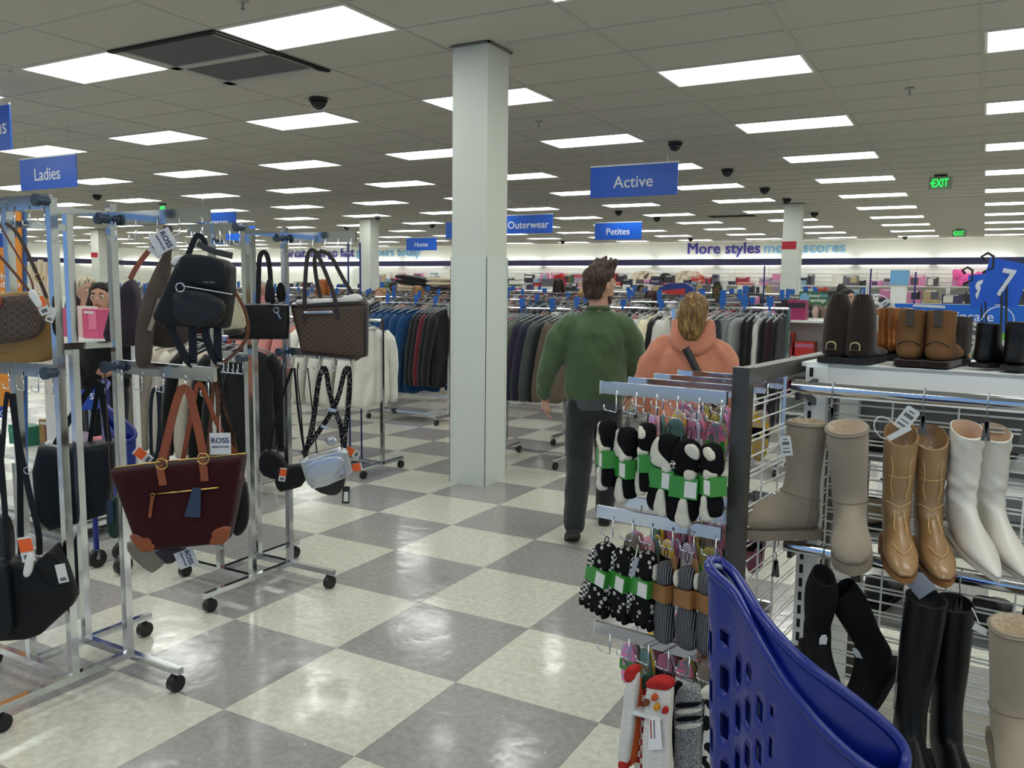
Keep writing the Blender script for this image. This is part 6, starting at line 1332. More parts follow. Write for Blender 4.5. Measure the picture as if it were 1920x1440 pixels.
MARK = mat('marker_blue', (36, 96, 180), .4)
def rail_rack(lab, x0, x1, y, z, marks=2, posts=True, ang=0.0, low=False, tall=.0):
    cx, cy = (x0+x1)/2, y; t = thing('clothes_rack', lab, 'rack', (cx, cy, 0), ang, 'chrome clothes racks'); M = frame((cx, cy, 0), ang); w = (x1-x0)/2
    MB().cyl(M @ Vector((-w, 0, z)), M @ Vector((w, 0, z)), .016, 10).build('rail', CHROME, t, .6)
    for s in (-1, 1):
        MB().box((s*w-.013, -.013, .08), (s*w+.013, .013, z+.012), M).build('post', CHROME, t)
        MB().box((s*w-.013, -.27, .07), (s*w+.013, .27, .095), M).build('foot', CHROME, t)
        for q in (-1, 1): MB().cyl(M @ Vector((s*w-.014, q*.25, .032)), M @ Vector((s*w+.014, q*.25, .032)), .032, 14).build('castor', BLACK_PL, t, .6)
    MB().bar(M @ Vector((-w, 0, .083)), M @ Vector((w, 0, .083)), .022, .022).build('base_bar', CHROME, t)
    for k in range(marks):
        u = -w+2*w*(k+.3+.4*random.random())/marks; h = random.choice((.06, .08, .13)); sg = MB().box((u-.028, -.004, z+.02), (u+.028, .004, z+.02+h), M).box((u-.010, -.018, z-.02), (u+.010, .018, z+.03), M); sg.build('size_marker', MARK, t)
    return M, w
PAL = [(24, 24, 28), (18, 18, 20), (58, 32, 42), (40, 44, 58), (196, 190, 178), (168, 128, 118), (96, 98, 96), (62, 68, 58), (150, 40, 48), (208, 206, 200), (34, 36, 44), (118, 96, 84), (180, 150, 140), (44, 66, 92)]
NAMES = {0: 'dark'}
def fill(M, w, z, items, spacing, where, jit=.12, one=None):
    n = int(2*w/spacing)
    for k in range(n):
        kind, c, pat = items[k % len(items)] if one is None else one
        u = -w+.04+(2*w-.08)*k/max(1, n-1); p = M @ Vector((u, 0, z)); rz = math.atan2(M[1][0], M[0][0])+math.pi/2+random.uniform(-jit, jit)
        garment(kind, c, p, rz, '%s %s' % (cname(c, kind), where), random.uniform(.92, 1.06), random.uniform(.94, 1.08), pat)
def cname(c, kind):
    r, g, b = c; L = (r+g+b)/3; sp = max(c)-min(c)
    if L < 34: n = 'black'
    elif sp < 22: n = 'dark grey' if L < 80 else 'grey' if L < 150 else 'white'
    elif r >= g and r >= b: n = 'dark red' if (L < 70 or r-g > 70) else 'pink' if b > g-14 and L > 110 else 'brown'
    elif b >= g: n = 'navy' if L < 90 else 'blue'
    else: n = 'olive'
    return n+' '+kind
# near racks left of the column -------------------------------------------------
# white and pink tops on the rack behind the second bag rack
z = 1.27; yR = 5.45
xa, xb = aty(484, 590, yR).x, aty(716, 590, yR).x
M, w = rail_rack('chrome clothes rack with pink and white tops behind the bag racks', xa, xb, yR, z, 2)
def hang_at(px, y, z, kind, c, lab, rz=RAD(80), sx=1.0, sz=1.0, pat=0, tg=None):
    p = aty(px, 600, y); return garment(kind, c, (p.x, y, z), rz, lab, sx, sz, pat, tagc=tg)
for k, (px, c) in enumerate(((500, (206, 142, 136)), (520, (200, 134, 130)), (540, (206, 142, 136)), (562, (204, 138, 132)))): hang_at(px, yR, z, 'jacket', c, 'pink fleece jacket, %s from the left behind the second bag rack' % ORD[k], RAD(60+6*k), .95, .92)
for k, px in enumerate((600, 622, 645, 668, 692)): hang_at(px, yR, z, 'jacket', (226, 224, 214), 'white hooded top, %s from the left beside the pink jackets' % ORD[k], RAD(58+6*k), 1.05, .98)
for k, px in enumerate((470, 478, 486)): hang_at(px, yR+.1, z, 'jacket', ((24, 24, 28), (150, 30, 40), (24, 24, 28))[k], ('black jacket left of the pink fleece jackets', 'red trimmed jacket left of the pink fleece jackets', 'black jacket right beside the first pink jacket')[k], RAD(70), .9, .9)
# blue fleeces on their own stand
yB = 7.95; z = 1.36; xa, xb = aty(715, 600, yB).x, aty(842, 600, yB).x
M, w = rail_rack('chrome clothes rack with blue fleece jackets left of the column', xa, xb, yB, z, 3)
for k, px in enumerate((722, 734, 747, 760, 774, 792)): hang_at(px, yB, z, 'jacket', (20, 62, 104), 'blue fleece jacket, %s from the left on the rack by the column' % ORD[k], RAD(62 if k < 5 else 50), 1.12, 1.42)
for k, px in enumerate((806, 814, 822, 830, 838)): hang_at(px, yB+.05, z, 'jacket', ((22, 22, 26), (26, 26, 30), (92, 26, 38), (22, 22, 26), (30, 30, 34))[k], ('black jacket next to the blue fleeces, nearest to them', 'black jacket, second after the blue fleeces', 'dark red jacket between black ones by the column', 'black jacket after the dark red one by the column', 'black jacket touching the column edge')[k], RAD(70), 1.0, 1.3)
# cream coats and black ones low behind the first rack
yC = 4.3; z = 1.16; xa, xb = aty(282, 650, yC).x, aty(476, 650, yC).x
M, w = rail_rack('chrome clothes rack with cream and black coats behind the burgundy tote', xa, xb, yC, z, 0)
CP = [((212, 204, 188), 'cream'), ((222, 216, 202), 'off white'), ((196, 184, 166), 'beige'), ((214, 208, 196), 'cream'), ((24, 24, 26), 'black'), ((206, 196, 178), 'sand'), ((22, 22, 24), 'black'), ((26, 26, 28), 'black')]
for k, (c, nm) in enumerate(CP): hang_at(292+24*k, yC, z, 'jacket', c, '%s coat, %s from the left behind the burgundy tote' % (nm, ORD[k]), RAD(55+3*k), 1.05, 1.2)
# jackets right of the column
yD = 6.6; z = 1.36; xa, xb = aty(952, 600, yD).x, aty(1070, 600, yD).x
M, w = rail_rack('chrome clothes rack with jackets between the column and the man', xa, xb, yD, z, 2)
for k, (px, c, nm, pat) in enumerate(((955, (150, 104, 92), 'dusty pink', 0), (962, (214, 210, 204), 'white', 0), (968, (196, 40, 44), 'red', 0), (976, (48, 78, 92), 'teal', 0), (986, (84, 90, 74), 'olive', 0), (996, (88, 94, 78), 'sage', 0), (1008, (44, 40, 58), 'plum', 0), (1022, (40, 40, 56), 'indigo', 0), (1038, (70, 74, 72), 'slate grey', 0), (1052, (26, 26, 30), 'black', 0), (1062, (96, 84, 72), 'brown', 0))):
    hang_at(px, yD, z, 'jacket', c, '%s jacket on the rack between the column and the man' % nm, RAD(60), 1.0, 1.1, pat, TAGO if k == 7 else None)
# racks right of the woman: grey jeans, black and white clothes
yE = 7.6; z = 1.37; xa, xb = aty(1062, 600, yE).x, aty(1262, 600, yE).x
M, w = rail_rack('chrome clothes rack between the man and the woman', xa, xb, yE, z, 3)
for k, c in enumerate([(30, 30, 34), (206, 202, 196), (24, 24, 26), (58, 72, 58), (190, 140, 130), (28, 28, 30), (210, 206, 198), (44, 50, 46), (26, 26, 28), (176, 120, 116), (188, 186, 180), (222, 214, 180), (30, 30, 34), (200, 196, 190)]):
    u = -w+.05+(2*w-.1)*k/13; p = M @ Vector((u, 0, z)); garment('jacket' if k % 3 else 'shirt', c, p, RAD(86), '%s, %s from the left on the rack between man and woman' % (cname(c, 'jacket' if k % 3 else 'shirt'), ORD[k]), 1.0, 1.05)
yF = 7.3; xa, xb = aty(1325, 600, yF).x, aty(1478, 600, yF).x
M, w = rail_rack('chrome clothes rack with grey trousers right of the woman', xa, xb, yF, 1.40, 3)
for k, c in enumerate([(206, 204, 198), (44, 48, 56), (54, 58, 64), (150, 152, 152), (132, 136, 138), (156, 158, 156), (26, 26, 28), (24, 24, 26), (204, 202, 196), (22, 22, 24), (52, 26, 32), (30, 30, 32)]):
    u = -w+.05+(2*w-.1)*k/11; p = M @ Vector((u, 0, 1.40)); garment('trousers', c, p, RAD(55 if 2 < k < 6 else 80), '%s, %s from the left on the rack right of the woman' % (cname(c, 'trousers'), ORD[k]), 1.0, .98)
# further rows: each garment still its own thing
mixA = [('jacket', PAL[0], 0), ('jacket', PAL[2], 0), ('shirt', PAL[4], 0), ('jacket', PAL[3], 0), ('shirt', PAL[5], 0), ('jacket', PAL[1], 0), ('shirt', PAL[9], 1), ('jacket', PAL[7], 0), ('jacket', PAL[10], 0), ('shirt', PAL[8], 0)]
mixB = [('dress', PAL[6], 1), ('shirt', PAL[12], 0), ('dress', PAL[10], 0), ('jacket', PAL[0], 0), ('shirt', PAL[9], 0), ('dress', PAL[2], 2), ('jacket', PAL[13], 0), ('shirt', PAL[11], 0)]
rows = [(9.2, (-12.6, -10.6, -8.6, -6.6, -4.7, -2.8), 1.40), (10.9, (-15.6, -13.4, -11.2, -9.0, -6.9, -4.8, -2.7), 1.42), (12.8, (-18.0, -14.6, -12.2, -9.8, -7.4, -5.0, -2.6), 1.44)]
RN = ['first', 'second', 'third']
random.seed(11); cnt = 0
for r, (y, xs, z) in enumerate(rows):
    for k, x in enumerate(xs):
        M, w = rail_rack('chrome clothes rack, %s from the left in the %s far row' % (ORD[k], RN[r]), x-.8, x+.8, y+random.uniform(-.12, .12), z, 3)
        if cnt < 270:
            n0 = 13
            for q in range(n0):
                kind, c, pat = (mixA if (k+r) % 2 else mixB)[(q//2+q*k) % (10 if (k+r) % 2 else 8)]
                p = M @ Vector((-w+.05+(2*w-.1)*q/(n0-1), 0, z)); cnt += 1
                garment(kind, c, p, math.pi/2+random.uniform(-.2, .1), '%s on the %s rack from the left in the %s far row' % (cname(c, kind), ORD[k], RN[r]), random.uniform(.92, 1.05), random.uniform(.95, 1.1), pat, 'clothes on the far racks')
# beyond that the rows of clothes can no longer be told apart one by one
def cloth_row(x0, x1, y, z, lab, pal, hgt=.9):
    t = thing('clothes_rack', lab, 'rack', ((x0+x1)/2, y, 0), 0, 'far clothes racks')
    MB().cyl((x0, y, z), (x1, y, z), .018, 8).build('rail', CHROME, t)
    for x in (x0, x1): MB().box((x-.015, y-.015, 0), (x+.015, y+.015, z)).build('post', CHROME, t)
    for c in range(len(pal)):
        m = MB(); n = int((x1-x0)/.07)
        for k in range(n):
            if k % len(pal) != c: continue
            x = x0+.05+(x1-x0-.1)*k/n; h = hgt*random.uniform(.8, 1.1); a = random.uniform(-.02, .02); d = .21
            rg = [[(x-.012, y-.05, z-.04), (x+.012, y-.05, z-.04), (x+.012, y+.05, z-.04), (x-.012, y+.05, z-.04)], [(x-.022, y-d, z-.11), (x+.022, y-d, z-.11), (x+.022, y+d, z-.11), (x-.022, y+d, z-.11)], [(x-.026+a, y-d-.03, z-h), (x+.026+a, y-d-.03, z-h), (x+.026+a, y+d, z-h), (x-.026+a, y+d, z-h)]]
            m.rings([[Vector(p) for p in r_] for r_ in rg])
        tag(m.build('clothes', cloth(pal[c]), t), kind='stuff')
    m = MB()
    for k in range(2):
        x = x0+.4+1.2*k+random.uniform(-.2, .2); MB().box((x-.05, y-.005, z+.02), (x+.05, y+.005, z+.02+random.choice((.08, .10, .16)))).build('size_marker', MARK, t)
FR = [(14.8, -21.0, -1.6, 1.46), (16.9, -23.0, -1.4, 1.48), (19.2, -26.0, -1.2, 1.5), (21.6, -28.0, -1.0, 1.5)]
for r, (y, a, b_, z) in enumerate(FR):
    x = a; k = 0
    while x < b_-2.2:
        if not (abs(x+1.1+14.4) < 1.6 and abs(y-17.8) < 1.3):
            cloth_row(x, x+2.2, y, z, 'distant rack of mixed clothes, %s row back, %s from the left' % (('first', 'second', 'third', 'fourth')[r], ORD[k % 16]), [PAL[(k*3+q*5+r) % 14] for q in range(4)])
        x += 3.0; k += 1
# ================================================================== FIXTURES AND GOODS BEHIND
random.seed(23)
_BM = {}
def bcol(c, rough=.45): 
    k = 'box_%d_%d_%d' % c
    return mat(k, c, rough)
def goods(lab, lo, hi, c, name='product_box', face=None, group=None, front=None):
    """a carton with a lid edge and a printed front panel"""
    cx, cy = (lo[0]+hi[0])/2, (lo[1]+hi[1])/2; t = thing(name, lab, 'box', (cx, cy, lo[2]), 0, group)
    MB().box(lo, hi).build('carton', bcol(c), t)
    w, h = hi[0]-lo[0], hi[2]-lo[2]
    if front:
        k = random.randrange(4); a, b_, c_, d_ = ((.0, 1, .62, .86), (.08, .55, .12, .8), (.45, .95, .3, .92), (.0, 1, .0, .34))[k]
        MB().box((lo[0]+w*a, lo[1]-.003, lo[2]+h*c_), (lo[0]+w*b_, lo[1], lo[2]+h*d_)).build('front_print', bcol(front), t)
        if k: MB().box((lo[0]+w*.15, lo[1]-.004, lo[2]+h*.84), (lo[0]+w*.8, lo[1], lo[2]+h*.93)).build('title_print', bcol((214, 210, 204)), t)
    return t
def unit(lab, x0, x1, y, levels, d=.45, top=None, name='shelf_unit', back=True, m_=None, ends=True):
    t = thing(name, lab, 'shelving', ((x0+x1)/2, y, 0)); m_ = m_ or WHITE_METAL; H = top or max(levels)+.02
    for z in levels: MB().box((x0, y-d, z-.025), (x1, y, z)).build('shelf', m_, t)
    if back: MB().box((x0, y, 0), (x1, y+.03, H)).build('back_panel', m_, t)
    if ends:
        for x in (x0, x1): MB().box((x-.02, y-d, 0), (x+.02, y+.03, H if back else max(levels))).build('end_panel', m_, t)
    return t
# ---- left: accessible checkout sign, white fixture with boxes, second cart
pl = Pl(20, 580, 4.75, RAD(34)); t = thing('checkout_sign', 'orange sign board with a blue circle and white text at the left edge', 'sign', Vector((pl.o.x, pl.o.y, 0)))
ORA = mat('sign_orange', (224, 138, 40), .45); SBL = mat('sign_circle_blue', (28, 68, 158), .45)
MB().prism(pl.out([(-70, 392), (40, 398), (43, 752), (36, 762), (-70, 764)]), pl.M, -.01, .01).build('board', ORA, t)
MB().prism(pl.out([(2+32*math.cos(a), 428+36*math.sin(a)) for a in [2*math.pi*k/28 for k in range(28)]]), pl.M, -.013, -.011).build('circle', SBL, t)
def ptext(body, px, py, wpx, mt, t, name='word', bold=.0, hpx=None): return text(body, pl.M @ Matrix.Translation(pl.inv @ pl.pt(px, py, .0145)), .05, mt, name, t, .0008, wpx*pl.k()*1.0, bold, height=None if hpx is None else hpx*pl.k())
ptext('s the', 13, 415, 28, WHITE_INK, t, bold=.01); ptext('tton', 14, 433, 28, WHITE_INK, t, bold=.01)
ptext('when', 8, 519, 40, WHITE_INK, t); ptext('ready to', 8, 535, 56, WHITE_INK, t); ptext('make a', 8, 551, 48, WHITE_INK, t)
MB().prism(pl.out([(-6, 761), (15, 762), (15, 782), (-6, 782)]), pl.M, -.015, -.011).build('symbol_plate', SBL, t)
bcord(t, pl, 'wheelchair_symbol', [(8, 765), (7, 772), (12, 772), (13, 778)], .0025, WHITE_INK, .017, 0); bcord(t, pl, 'wheelchair_symbol', [(6+5*math.cos(a), 775+5*math.sin(a)) for a in [.6+4.6*k/10 for k in range(11)]], .002, WHITE_INK, .017, 0)
MB().prism(pl.out([(34, 396), (44, 397), (47, 1010), (38, 1010)]), pl.M, .012, .04).build('sign_post', mat('post_blue', (60, 110, 180), .3, .4), t)
q = pl.pt(40, 1010); MB().box((q.x-.2, q.y-.2, 0), (q.x+.2, q.y+.2, .03)).box((q.x-.02, q.y-.02, .0), (q.x+.02, q.y+.02, .5)).build('sign_base', STEEL, t)
yL = 3.25; XA, XB = aty(36, 640, yL).x, aty(196, 640, yL).x
def zat(py, y, px=110): return aty(px, py, y).z
zs = [zat(630, yL), zat(845, yL), zat(950, yL), .12]
fx = unit('white display fixture with pink and clear boxes behind the first bag rack', XA, XB, yL+.25, zs, .5, zs[0]-.02, 'display_fixture', back=False, ends=False)
for x in (XA+.02, XB-.02):
    for y in (yL-.22, yL+.22): MB().box((x-.015, y-.015, 0), (x+.015, y+.015, zs[0]-.02)).build('leg', WHITE_METAL, fx)
MB().box((aty(88, 700, yL-.2).x, yL-.22, .1), (aty(104, 700, yL-.2).x, yL-.18, zs[0])).build('front_post', WHITE_METAL, fx)
def put(px0, px1, z, h, c, lab, y=yL, d=.12, front=None): 
    a, b_ = aty(px0, 700, y).x, aty(px1, 700, y).x; return goods(lab, (a, y, z+.002), (b_, y+d, z+h), c, front=front)
put(159, 187, zs[0], .18, (206, 84, 128), 'pink cosmetics box in front of the dark haired person', yL-.02, front=(222, 120, 150)); put(116, 128, zs[0], .18, (196, 92, 124), 'pink box half hidden by a rack post', yL); put(134, 156, zs[0], .19, (226, 208, 200), 'pale box between the pink ones on the white fixture', yL+.05)
put(163, 192, zs[1], .13, (222, 132, 140), 'light pink box on the middle shelf of the white fixture', yL-.03, front=(232, 160, 164)); put(10, 44, zs[1], .13, (52, 128, 104), 'green box on the middle shelf at left', yL-.03, front=(70, 150, 124)); put(68, 92, zs[1], .19, (150, 116, 66), 'gold patterned box on the middle shelf', yL, front=(120, 66, 60)); put(108, 128, zs[1], .12, (176, 160, 186), 'lilac box beside the fixture post', yL)
put(40, 64, zs[2], .2, (216, 212, 204), 'white carton on the lower shelf of the fixture', yL); put(70, 96, zs[2], .16, (196, 160, 150), 'dusty pink carton on the lower shelf of the fixture', yL); put(120, 150, zs[3], .24, (206, 200, 188), 'cream carton at the bottom of the fixture', yL)
# bundle of cream tubes on the top shelf
pz = zs[0]
for k in range(6):
    p = aty(60+7*k, 560, yL+.12); tt = thing('paper_roll', 'cream paper roll, %s of the bundle on the white fixture' % ORD[k], 'roll', (p.x, p.y, pz), 0, 'cream paper rolls'); b0 = Vector((p.x*.4+aty(78, 560, yL+.12).x*.6, p.y, pz+.002)); e0 = Vector((p.x, p.y+.01*k, zat(487+abs(k-2)*4, yL+.12, 70)))
    MB().cyl(b0+Vector((0, 0, .0)), e0, .017, 12).build('tube', mat('paper_cream', (214, 200, 176), .8), tt, .6); MB().cyl(e0, e0+(e0-b0).normalized()*.001, .011, 12).build('core', mat('core_tan', (150, 130, 100), .9), tt)
delta = atz(197, 716, 1.0)-atz(1345, 1056, 1.0); delta.z = 0
c2 = dup(ct, loc=ct.location+delta, rz=0, label='blue plastic shopping cart far behind the first bag rack')
pls = Pl(172, 752, 5.0, RAD(35)); t = thing('cart_sign', 'small blue sign with white letters on the far cart', 'sign', pls.o); MB().prism(pls.out([(150, 732), (188, 726), (186, 766), (150, 770)]), pls.M, -.004, .004).build('board', SBL, t); text('SS', pls.M @ Matrix.Translation(pls.inv @ pls.pt(176, 743, .006)), .05, WHITE_INK, 'word', t, .0006, 14*pls.k(), .02); q = pls.pt(168, 766, -.01); MB().cyl((q.x, q.y, 0), (q.x, q.y, q.z), .008, 8).build('stem', STEEL, t); MB().cyl((q.x, q.y, 0), (q.x, q.y, .015), .1, 16).build('foot', STEEL, t)
# sign poles by the white tops
for k, px in enumerate((655, 677)):
    p = aty(px, 700, 5.62); zt_ = aty(px, 455, 5.62).z; t = thing('sign_pole', ('dark blue pole left of the plain column, nearer the tote', 'dark blue pole in front of the plain column')[k], 'pole', (p.x, p.y, 0))
    MB().cyl((p.x, p.y, .02), (p.x, p.y, zt_), .008, 10).build('pole', mat('pole_blue', (34, 44, 110), .35), t, .6); MB().cyl((p.x, p.y, 0), (p.x, p.y, .02), .09, 20).build('base', STEEL, t, .6)
for k, px in enumerate((1431, 1630, 1714)):
    p = aty(px, 560, 9.0); zt_ = aty(px, 498+6*k, 9.0).z; t = thing('sign_pole', ('thin dark pole left of the right column', 'thin dark pole above the dark brown boots', 'thin dark pole above the tan boots')[k], 'pole', (p.x, p.y, 0)); MB().cyl((p.x, p.y, .02), (p.x, p.y, zt_), .008, 8).build('pole', mat('pole_blue', (34, 44, 110), .35), t, .6); MB().cyl((p.x, p.y, 0), (p.x, p.y, .02), .1, 16).build('base', STEEL, t, .6)
# ---- right: skincare gondola, savings sign, light blue topped post
yS = 6.3; x0, x1 = aty(1676, 600, yS).x, aty(1990, 600, yS).x; z1, z0 = aty(1800, 571, yS).z, aty(1800, 621, yS).z
t = unit('white gondola with a blue skincare header behind the shoe gondola', x0, x1, yS+.25, [.3, .65, z0-.22], .5, z0, 'skincare_gondola'); MB().box((x0, yS-.02, z0), (x1, yS+.02, z1)).build('header', mat('header_blue', (24, 96, 196), .4), t); MB().box((x0, yS-.024, z0-.05), (x1, yS+.02, z0)).build('green_strip', mat('strip_green', (110, 170, 70), .5), t)
xa, xb = aty(1768, 592, yS).x, aty(1863, 592, yS).x; text('Skincare', frame(((xa+xb)/2, yS-.021, aty(1830, 593, yS).z)), .2, mat('header_text', (196, 214, 236), .5), 'word', t, .001, xb-xa, .012)
for k in range(10):
    a = x0+.06+k*(x1-x0-.12)/10; goods('small cosmetics box on the skincare gondola, %s from the left' % ORD[k], (a, yS-.1, z0-.218), (a+.08, yS, z0-.218+.12), random.choice([(220, 150, 60), (230, 226, 220), (200, 90, 100), (60, 60, 70), (236, 190, 170)]), front=random.choice([(240, 240, 236), (90, 130, 90), (200, 170, 120)]), group='cosmetics on the skincare gondola')
p = Pl(1526, 560, 12.0, RAD(20)); t = thing('savings_sign', 'green sweet little savings sign right of the red banded column', 'sign', Vector((p.o.x, p.o.y, 0)))
MB().prism(p.out([(1499, 547), (1553, 549), (1552, 572), (1498, 570)]), p.M, -.01, .01).build('board', mat('sign_green', (52, 104, 58), .5), t); MB().prism(p.out([(1508+9*math.cos(a), 559+10*math.sin(a)) for a in [2*math.pi*k/20 for k in range(20)]]), p.M, -.014, -.011).build('circle', mat('circle_blue', (120, 168, 204), .5), t)
for w_, px, py, wd, m_ in (('Sweet', 1527, 554, 20, WHITE_INK), ('little', 1545, 554, 13, LBLU), ('savings', 1534, 564, 28, WHITE_INK)): text(w_, p.M @ Matrix.Translation(p.inv @ p.pt(px, py, .014)), .05, m_, 'word', t, .0008, wd*p.k(), .015)
q = p.pt(1526, 571, -.02); MB().cyl((q.x, q.y, 0), (q.x, q.y, q.z), .012, 8).build('stem', STEEL, t)
q = aty(1686, 540, 13.0); zt_ = aty(1686, 507, 13.0).z; t = thing('marker_post', 'white post with a light blue cube top above the boots', 'post', (q.x, q.y, 0)); MB().box((q.x-.1, q.y-.1, 0), (q.x+.1, q.y+.1, zt_-.2)).build('post', WHITE_METAL, t); MB().box((q.x-.115, q.y-.115, zt_-.2), (q.x+.115, q.y+.115, zt_)).build('top_cube', mat('cube_blue', (116, 172, 214), .4), t)
BC = [(40, 34, 40), (150, 40, 60), (88, 84, 96), (196, 120, 160), (60, 90, 60), (206, 200, 190), (60, 50, 84), (180, 60, 50), (36, 40, 60), (120, 150, 170), (170, 150, 110), (30, 30, 32), (216, 212, 206), (150, 130, 150), (70, 66, 70)]
def stock(x0, x1, y, z, lab, wmin=.16, wmax=.36, hmin=.12, hmax=.34, d=.22, gap=.03, pal=BC, grp=None):
    x = x0; k = 0
    while x < x1-wmin:
        w = random.uniform(wmin, wmax); h = random.uniform(hmin, hmax); c = random.choice(pal); f = random.choice(pal)
        if random.random() < .88: goods('%s %s' % (cname(c, 'box'), lab), (x, y-d, z+.001), (min(x+w, x1), y, z+h), c, front=f, group=grp); k += 1
        x += w+gap
# toy aisle seen right of the column and over the boots
for r, (y, a, b_, lv) in enumerate(((10.4, 1318, 1560, (.35, .8, 1.22)), (14.2, 1500, 1990, (.9, 1.4)))):
    x0, x1 = aty(a, 560, y).x, aty(b_, 560, y).x
    unit(('shelf unit with dark goods beside the right column', 'shelf unit with boxed toys above the boots')[r], x0, x1, y, [.15]+list(lv), .4, lv[-1]+.02)
    for q, z in enumerate(lv[-2:] if r else lv): stock(x0+.05, x1-.05, y-.08, z, ('on the shelf unit beside the right column, %s shelf up' % ORD[q], 'on the toy shelf unit above the boots, %s shelf up' % ORD[q])[r], .14, .3, .14, .30 if r == 0 else .24, .2, .03, BC if r else [BC[0], BC[8], BC[11], BC[0], BC[3], BC[2], (150, 40, 90), (206, 60, 52)], 'goods on the right shelf units')
# ---- back wall shelving
x0, x1 = -25.0, 3.4; zt_ = aty(1400, 534, 30.4).z
for k in range(12):
    a = x0+k*2.4; unit('white wall shelves along the back wall, %s bay from the left' % ORD[k], a+.02, a+2.36, 30.9, [.4, .9, 1.32, zt_], .5, zt_+.02, 'wall_shelves', back=False)
    stock(a+.08, a+2.3, 30.75, zt_, 'on the top wall shelf, %s bay from the left' % ORD[k], .2, .5, .16, .42, .25, .04, grp='goods on the back wall shelves')
    stock(a+.08, a+2.3, 30.72, 1.32, 'on the second wall shelf, %s bay from the left' % ORD[k], .2, .5, .16, .32, .25, .05, grp='goods on the back wall shelves')
# gondola runs in front of it
for r, (y, a, b_, z) in enumerate(((24.2, -24.0, -2.0, 1.46), (27.4, -22.0, -2.0, 1.62))):
    x = a; k = 0
    while x < b_-2.4:
        unit('low white gondola, %s run before the back wall, %s from the left' % (ORD[r], ORD[k]), x, x+2.4, y, [.3, .8, z-.3], .45, z, 'gondola'); MB().box((x, y-.2, z), (x+2.4, y+.25, z+.02)).build('top', WHITE_METAL, bpy.data.objects[sorted([o.name for o in bpy.data.objects if o.name.startswith('gondola')])[-1]])
        stock(x+.05, x+2.35, y+.15, z+.021, 'on the %s low gondola of the %s run' % (ORD[k], ORD[r]), .18, .5, .1, .3, .25, .08, grp='goods on the low gondolas'); x += 3.0; k += 1
# named goods on the wall: stone pattern bath mats, crown plaque, red box, plush, bedding
def wallcard(lab, pts, y, m_, th, name, parts=(), stand=False):
    o = aty(pts[0][0], pts[0][1], y); pl = Pl(0, 0, 1, 0, o); t = thing(name, lab, 'decor', pl.o)
    MB().prism(smooth_poly(pl.out(pts), 1), pl.M, -th, 0).build('panel', m_, t)
    for nm, q, mm in parts: MB().prism(pl.out(q), pl.M, -th-.01, -th).build(nm, mm, t)
    if stand:
        c = aty(sum(p[0] for p in pts)/len(pts), max(p[1] for p in pts), y); MB().cyl((c.x, c.y+.03, 0), (c.x, c.y+.03, c.z+.1), .015, 8).build('stand', STEEL, t); MB().cyl((c.x, c.y+.03, 0), (c.x, c.y+.03, .02), .15, 16).build('stand_foot', STEEL, t)
STON = pattern('stone_print', 'spots', (214, 204, 182), (176, 160, 136), 3.0, thr=.55); STON.node_tree.nodes['Principled BSDF'].inputs['Roughness'].default_value = .7
yW = 30.955
wallcard('pale stone patterned bath mat hanging right of the man', [(1184, 508), (1232, 508), (1234, 548), (1183, 548)], yW, STON, .03, 'bath_mat', [('dark_stone', [(1206, 520), (1214, 512), (1219, 512), (1211, 524)], mat('stone_dark', (96, 88, 80), .8)), ('dark_stone', [(1190, 546), (1200, 534), (1204, 534), (1196, 547)], mat('stone_dark', (96, 88, 80), .8))])
wallcard('pale stone patterned bath mat hanging above the woman', [(1262, 508), (1322, 508), (1324, 546), (1262, 546)], yW, STON, .03, 'bath_mat', [('tan_stone', [(1306, 516), (1316, 514), (1318, 524), (1308, 526)], mat('stone_tan', (196, 150, 116), .8))])
wallcard('black plaque with a gold crown between the bath mats', [(1240, 512), (1256, 512), (1260, 522), (1255, 532), (1241, 532), (1237, 522)], yW, mat('plaque_black', (40, 36, 32), .5), .03, 'plaque', [('crown', [(1241, 528), (1240, 518), (1245, 523), (1248, 515), (1251, 523), (1256, 518), (1255, 528)], GOLD)])
wallcard('bright red box standing on the back shelf left of the man', [(1042, 514), (1071, 514), (1071, 533), (1042, 533)], 30.7, mat('box_red', (206, 40, 44), .5), .2, 'red_box', [('front_print', [(1048, 520), (1064, 520), (1064, 530), (1048, 530)], mat('red_dark', (150, 24, 30), .5))])
wallcard('blue and red pool float box behind the woman', [(1241, 532), (1304, 530), (1304, 568), (1241, 570)], 17.6, mat('float_blue', (30, 56, 130), .5), .2, 'float_box', [('red_stripe', [(1244, 545), (1290, 541), (1290, 552), (1244, 556)], mat('float_red', (186, 50, 50), .5)), ('blue_stripe', [(1246, 560), (1288, 556), (1288, 562), (1246, 566)], mat('float_light', (60, 110, 200), .5))], True)
wallcard('black framed picture right of the woman', [(1338, 528), (1355, 528), (1352, 572), (1336, 572)], 11.6, BLACK_PL, .05, 'picture', [('image', [(1340, 533), (1352, 533), (1350, 566), (1339, 566)], pattern('picture_print', 'spots', (60, 70, 40), (110, 80, 60), 14.0))], True)
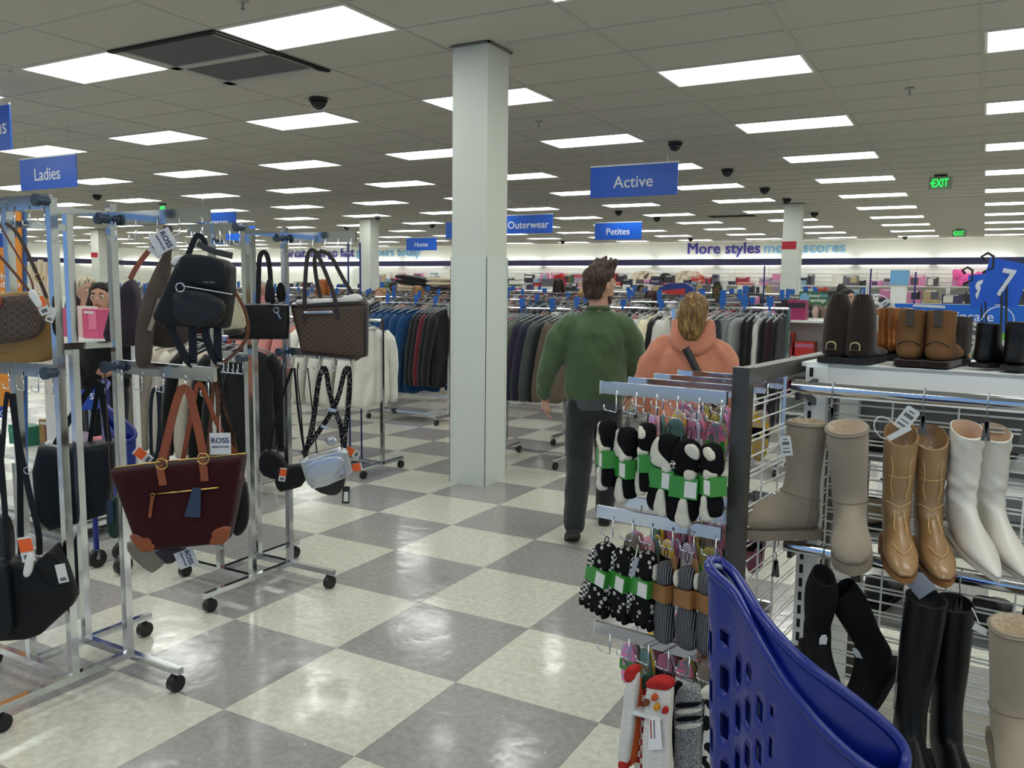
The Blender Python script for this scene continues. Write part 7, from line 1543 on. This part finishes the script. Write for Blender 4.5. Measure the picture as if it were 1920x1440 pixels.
# plush toy and bedding
p = aty(1815, 524, 30.55); p.z = max(p.z, zt_+.25); t = thing('plush_toy', 'hot pink plush toy on the back shelf behind the number 7 sign', 'toy', p); b = MB(); b.sphere(p, .22, 16, 10, (1.6, .8, .8)); b.sphere(p+Vector((-.28, -.02, .12)), .17, 14, 8); b.sphere(p+Vector((.3, -.02, .1)), .14, 12, 8)
for s in (-1, 1): b.sphere(p+Vector((s*.18, -.06, -.13)), .11, 12, 8); b.sphere(p+Vector((-.28+s*.1, -.02, .22)), .09, 10, 6)
remesh(b, 'body', mat('plush_pink', (240, 96, 170), .95, bump=.8, bscale=60), t, .03, 2)
yb = 16.6; bx0, bx1 = aty(744, 540, yb).x, aty(852, 540, yb).x; zb = aty(790, 546, yb).z
bd = unit('dark gondola carrying the bedding stack left of the column', bx0, bx1, yb+.35, [.3, .8, zb], .7, zb+.01, 'bedding_gondola', m_=mat('gondola_dark', (62, 60, 58), .6))
def duvet(lab, px0, px1, py, hpx, c, y, tip=0.0):
    a, b_ = aty(px0, py, y), aty(px1, py, y); L = b_.x-a.x; h = hpx*(a-EYE).dot(CF)/FPX; M = frame(((a.x+b_.x)/2, y, a.z+h/2)) @ Matrix.Rotation(tip, 4, 'Y'); t = thing('bedding', lab, 'bedding', M.translation, 0, 'bedding on the dark gondola')
    for k in range(2):
        m = MB(); pillow(m, smooth_poly([(-L/2, -h/2+k*h*.5), (L/2, -h/2+k*h*.5), (L/2, -h/2+(k+1)*h*.5), (-L/2, -h/2+(k+1)*h*.5)], 2), M, .5, 36, wob=.02, wsc=3, flat=.4); m.build('fold', FAB('bed_%d' % c[0], c), t, True)
duvet('cream folded bedding at the bottom of the stack', 748, 800, 546, 10, (206, 190, 160), yb); duvet('dark folded bedding at the bottom right of the stack', 803, 850, 546, 9, (52, 48, 46), yb); duvet('cream folded bedding at the upper right of the stack', 806, 850, 536, 16, (212, 198, 170), yb); duvet('black folded bedding on top of the stack', 746, 806, 535, 18, (30, 30, 32), yb, RAD(6))

bpy.data.scenes.remove(TMP)
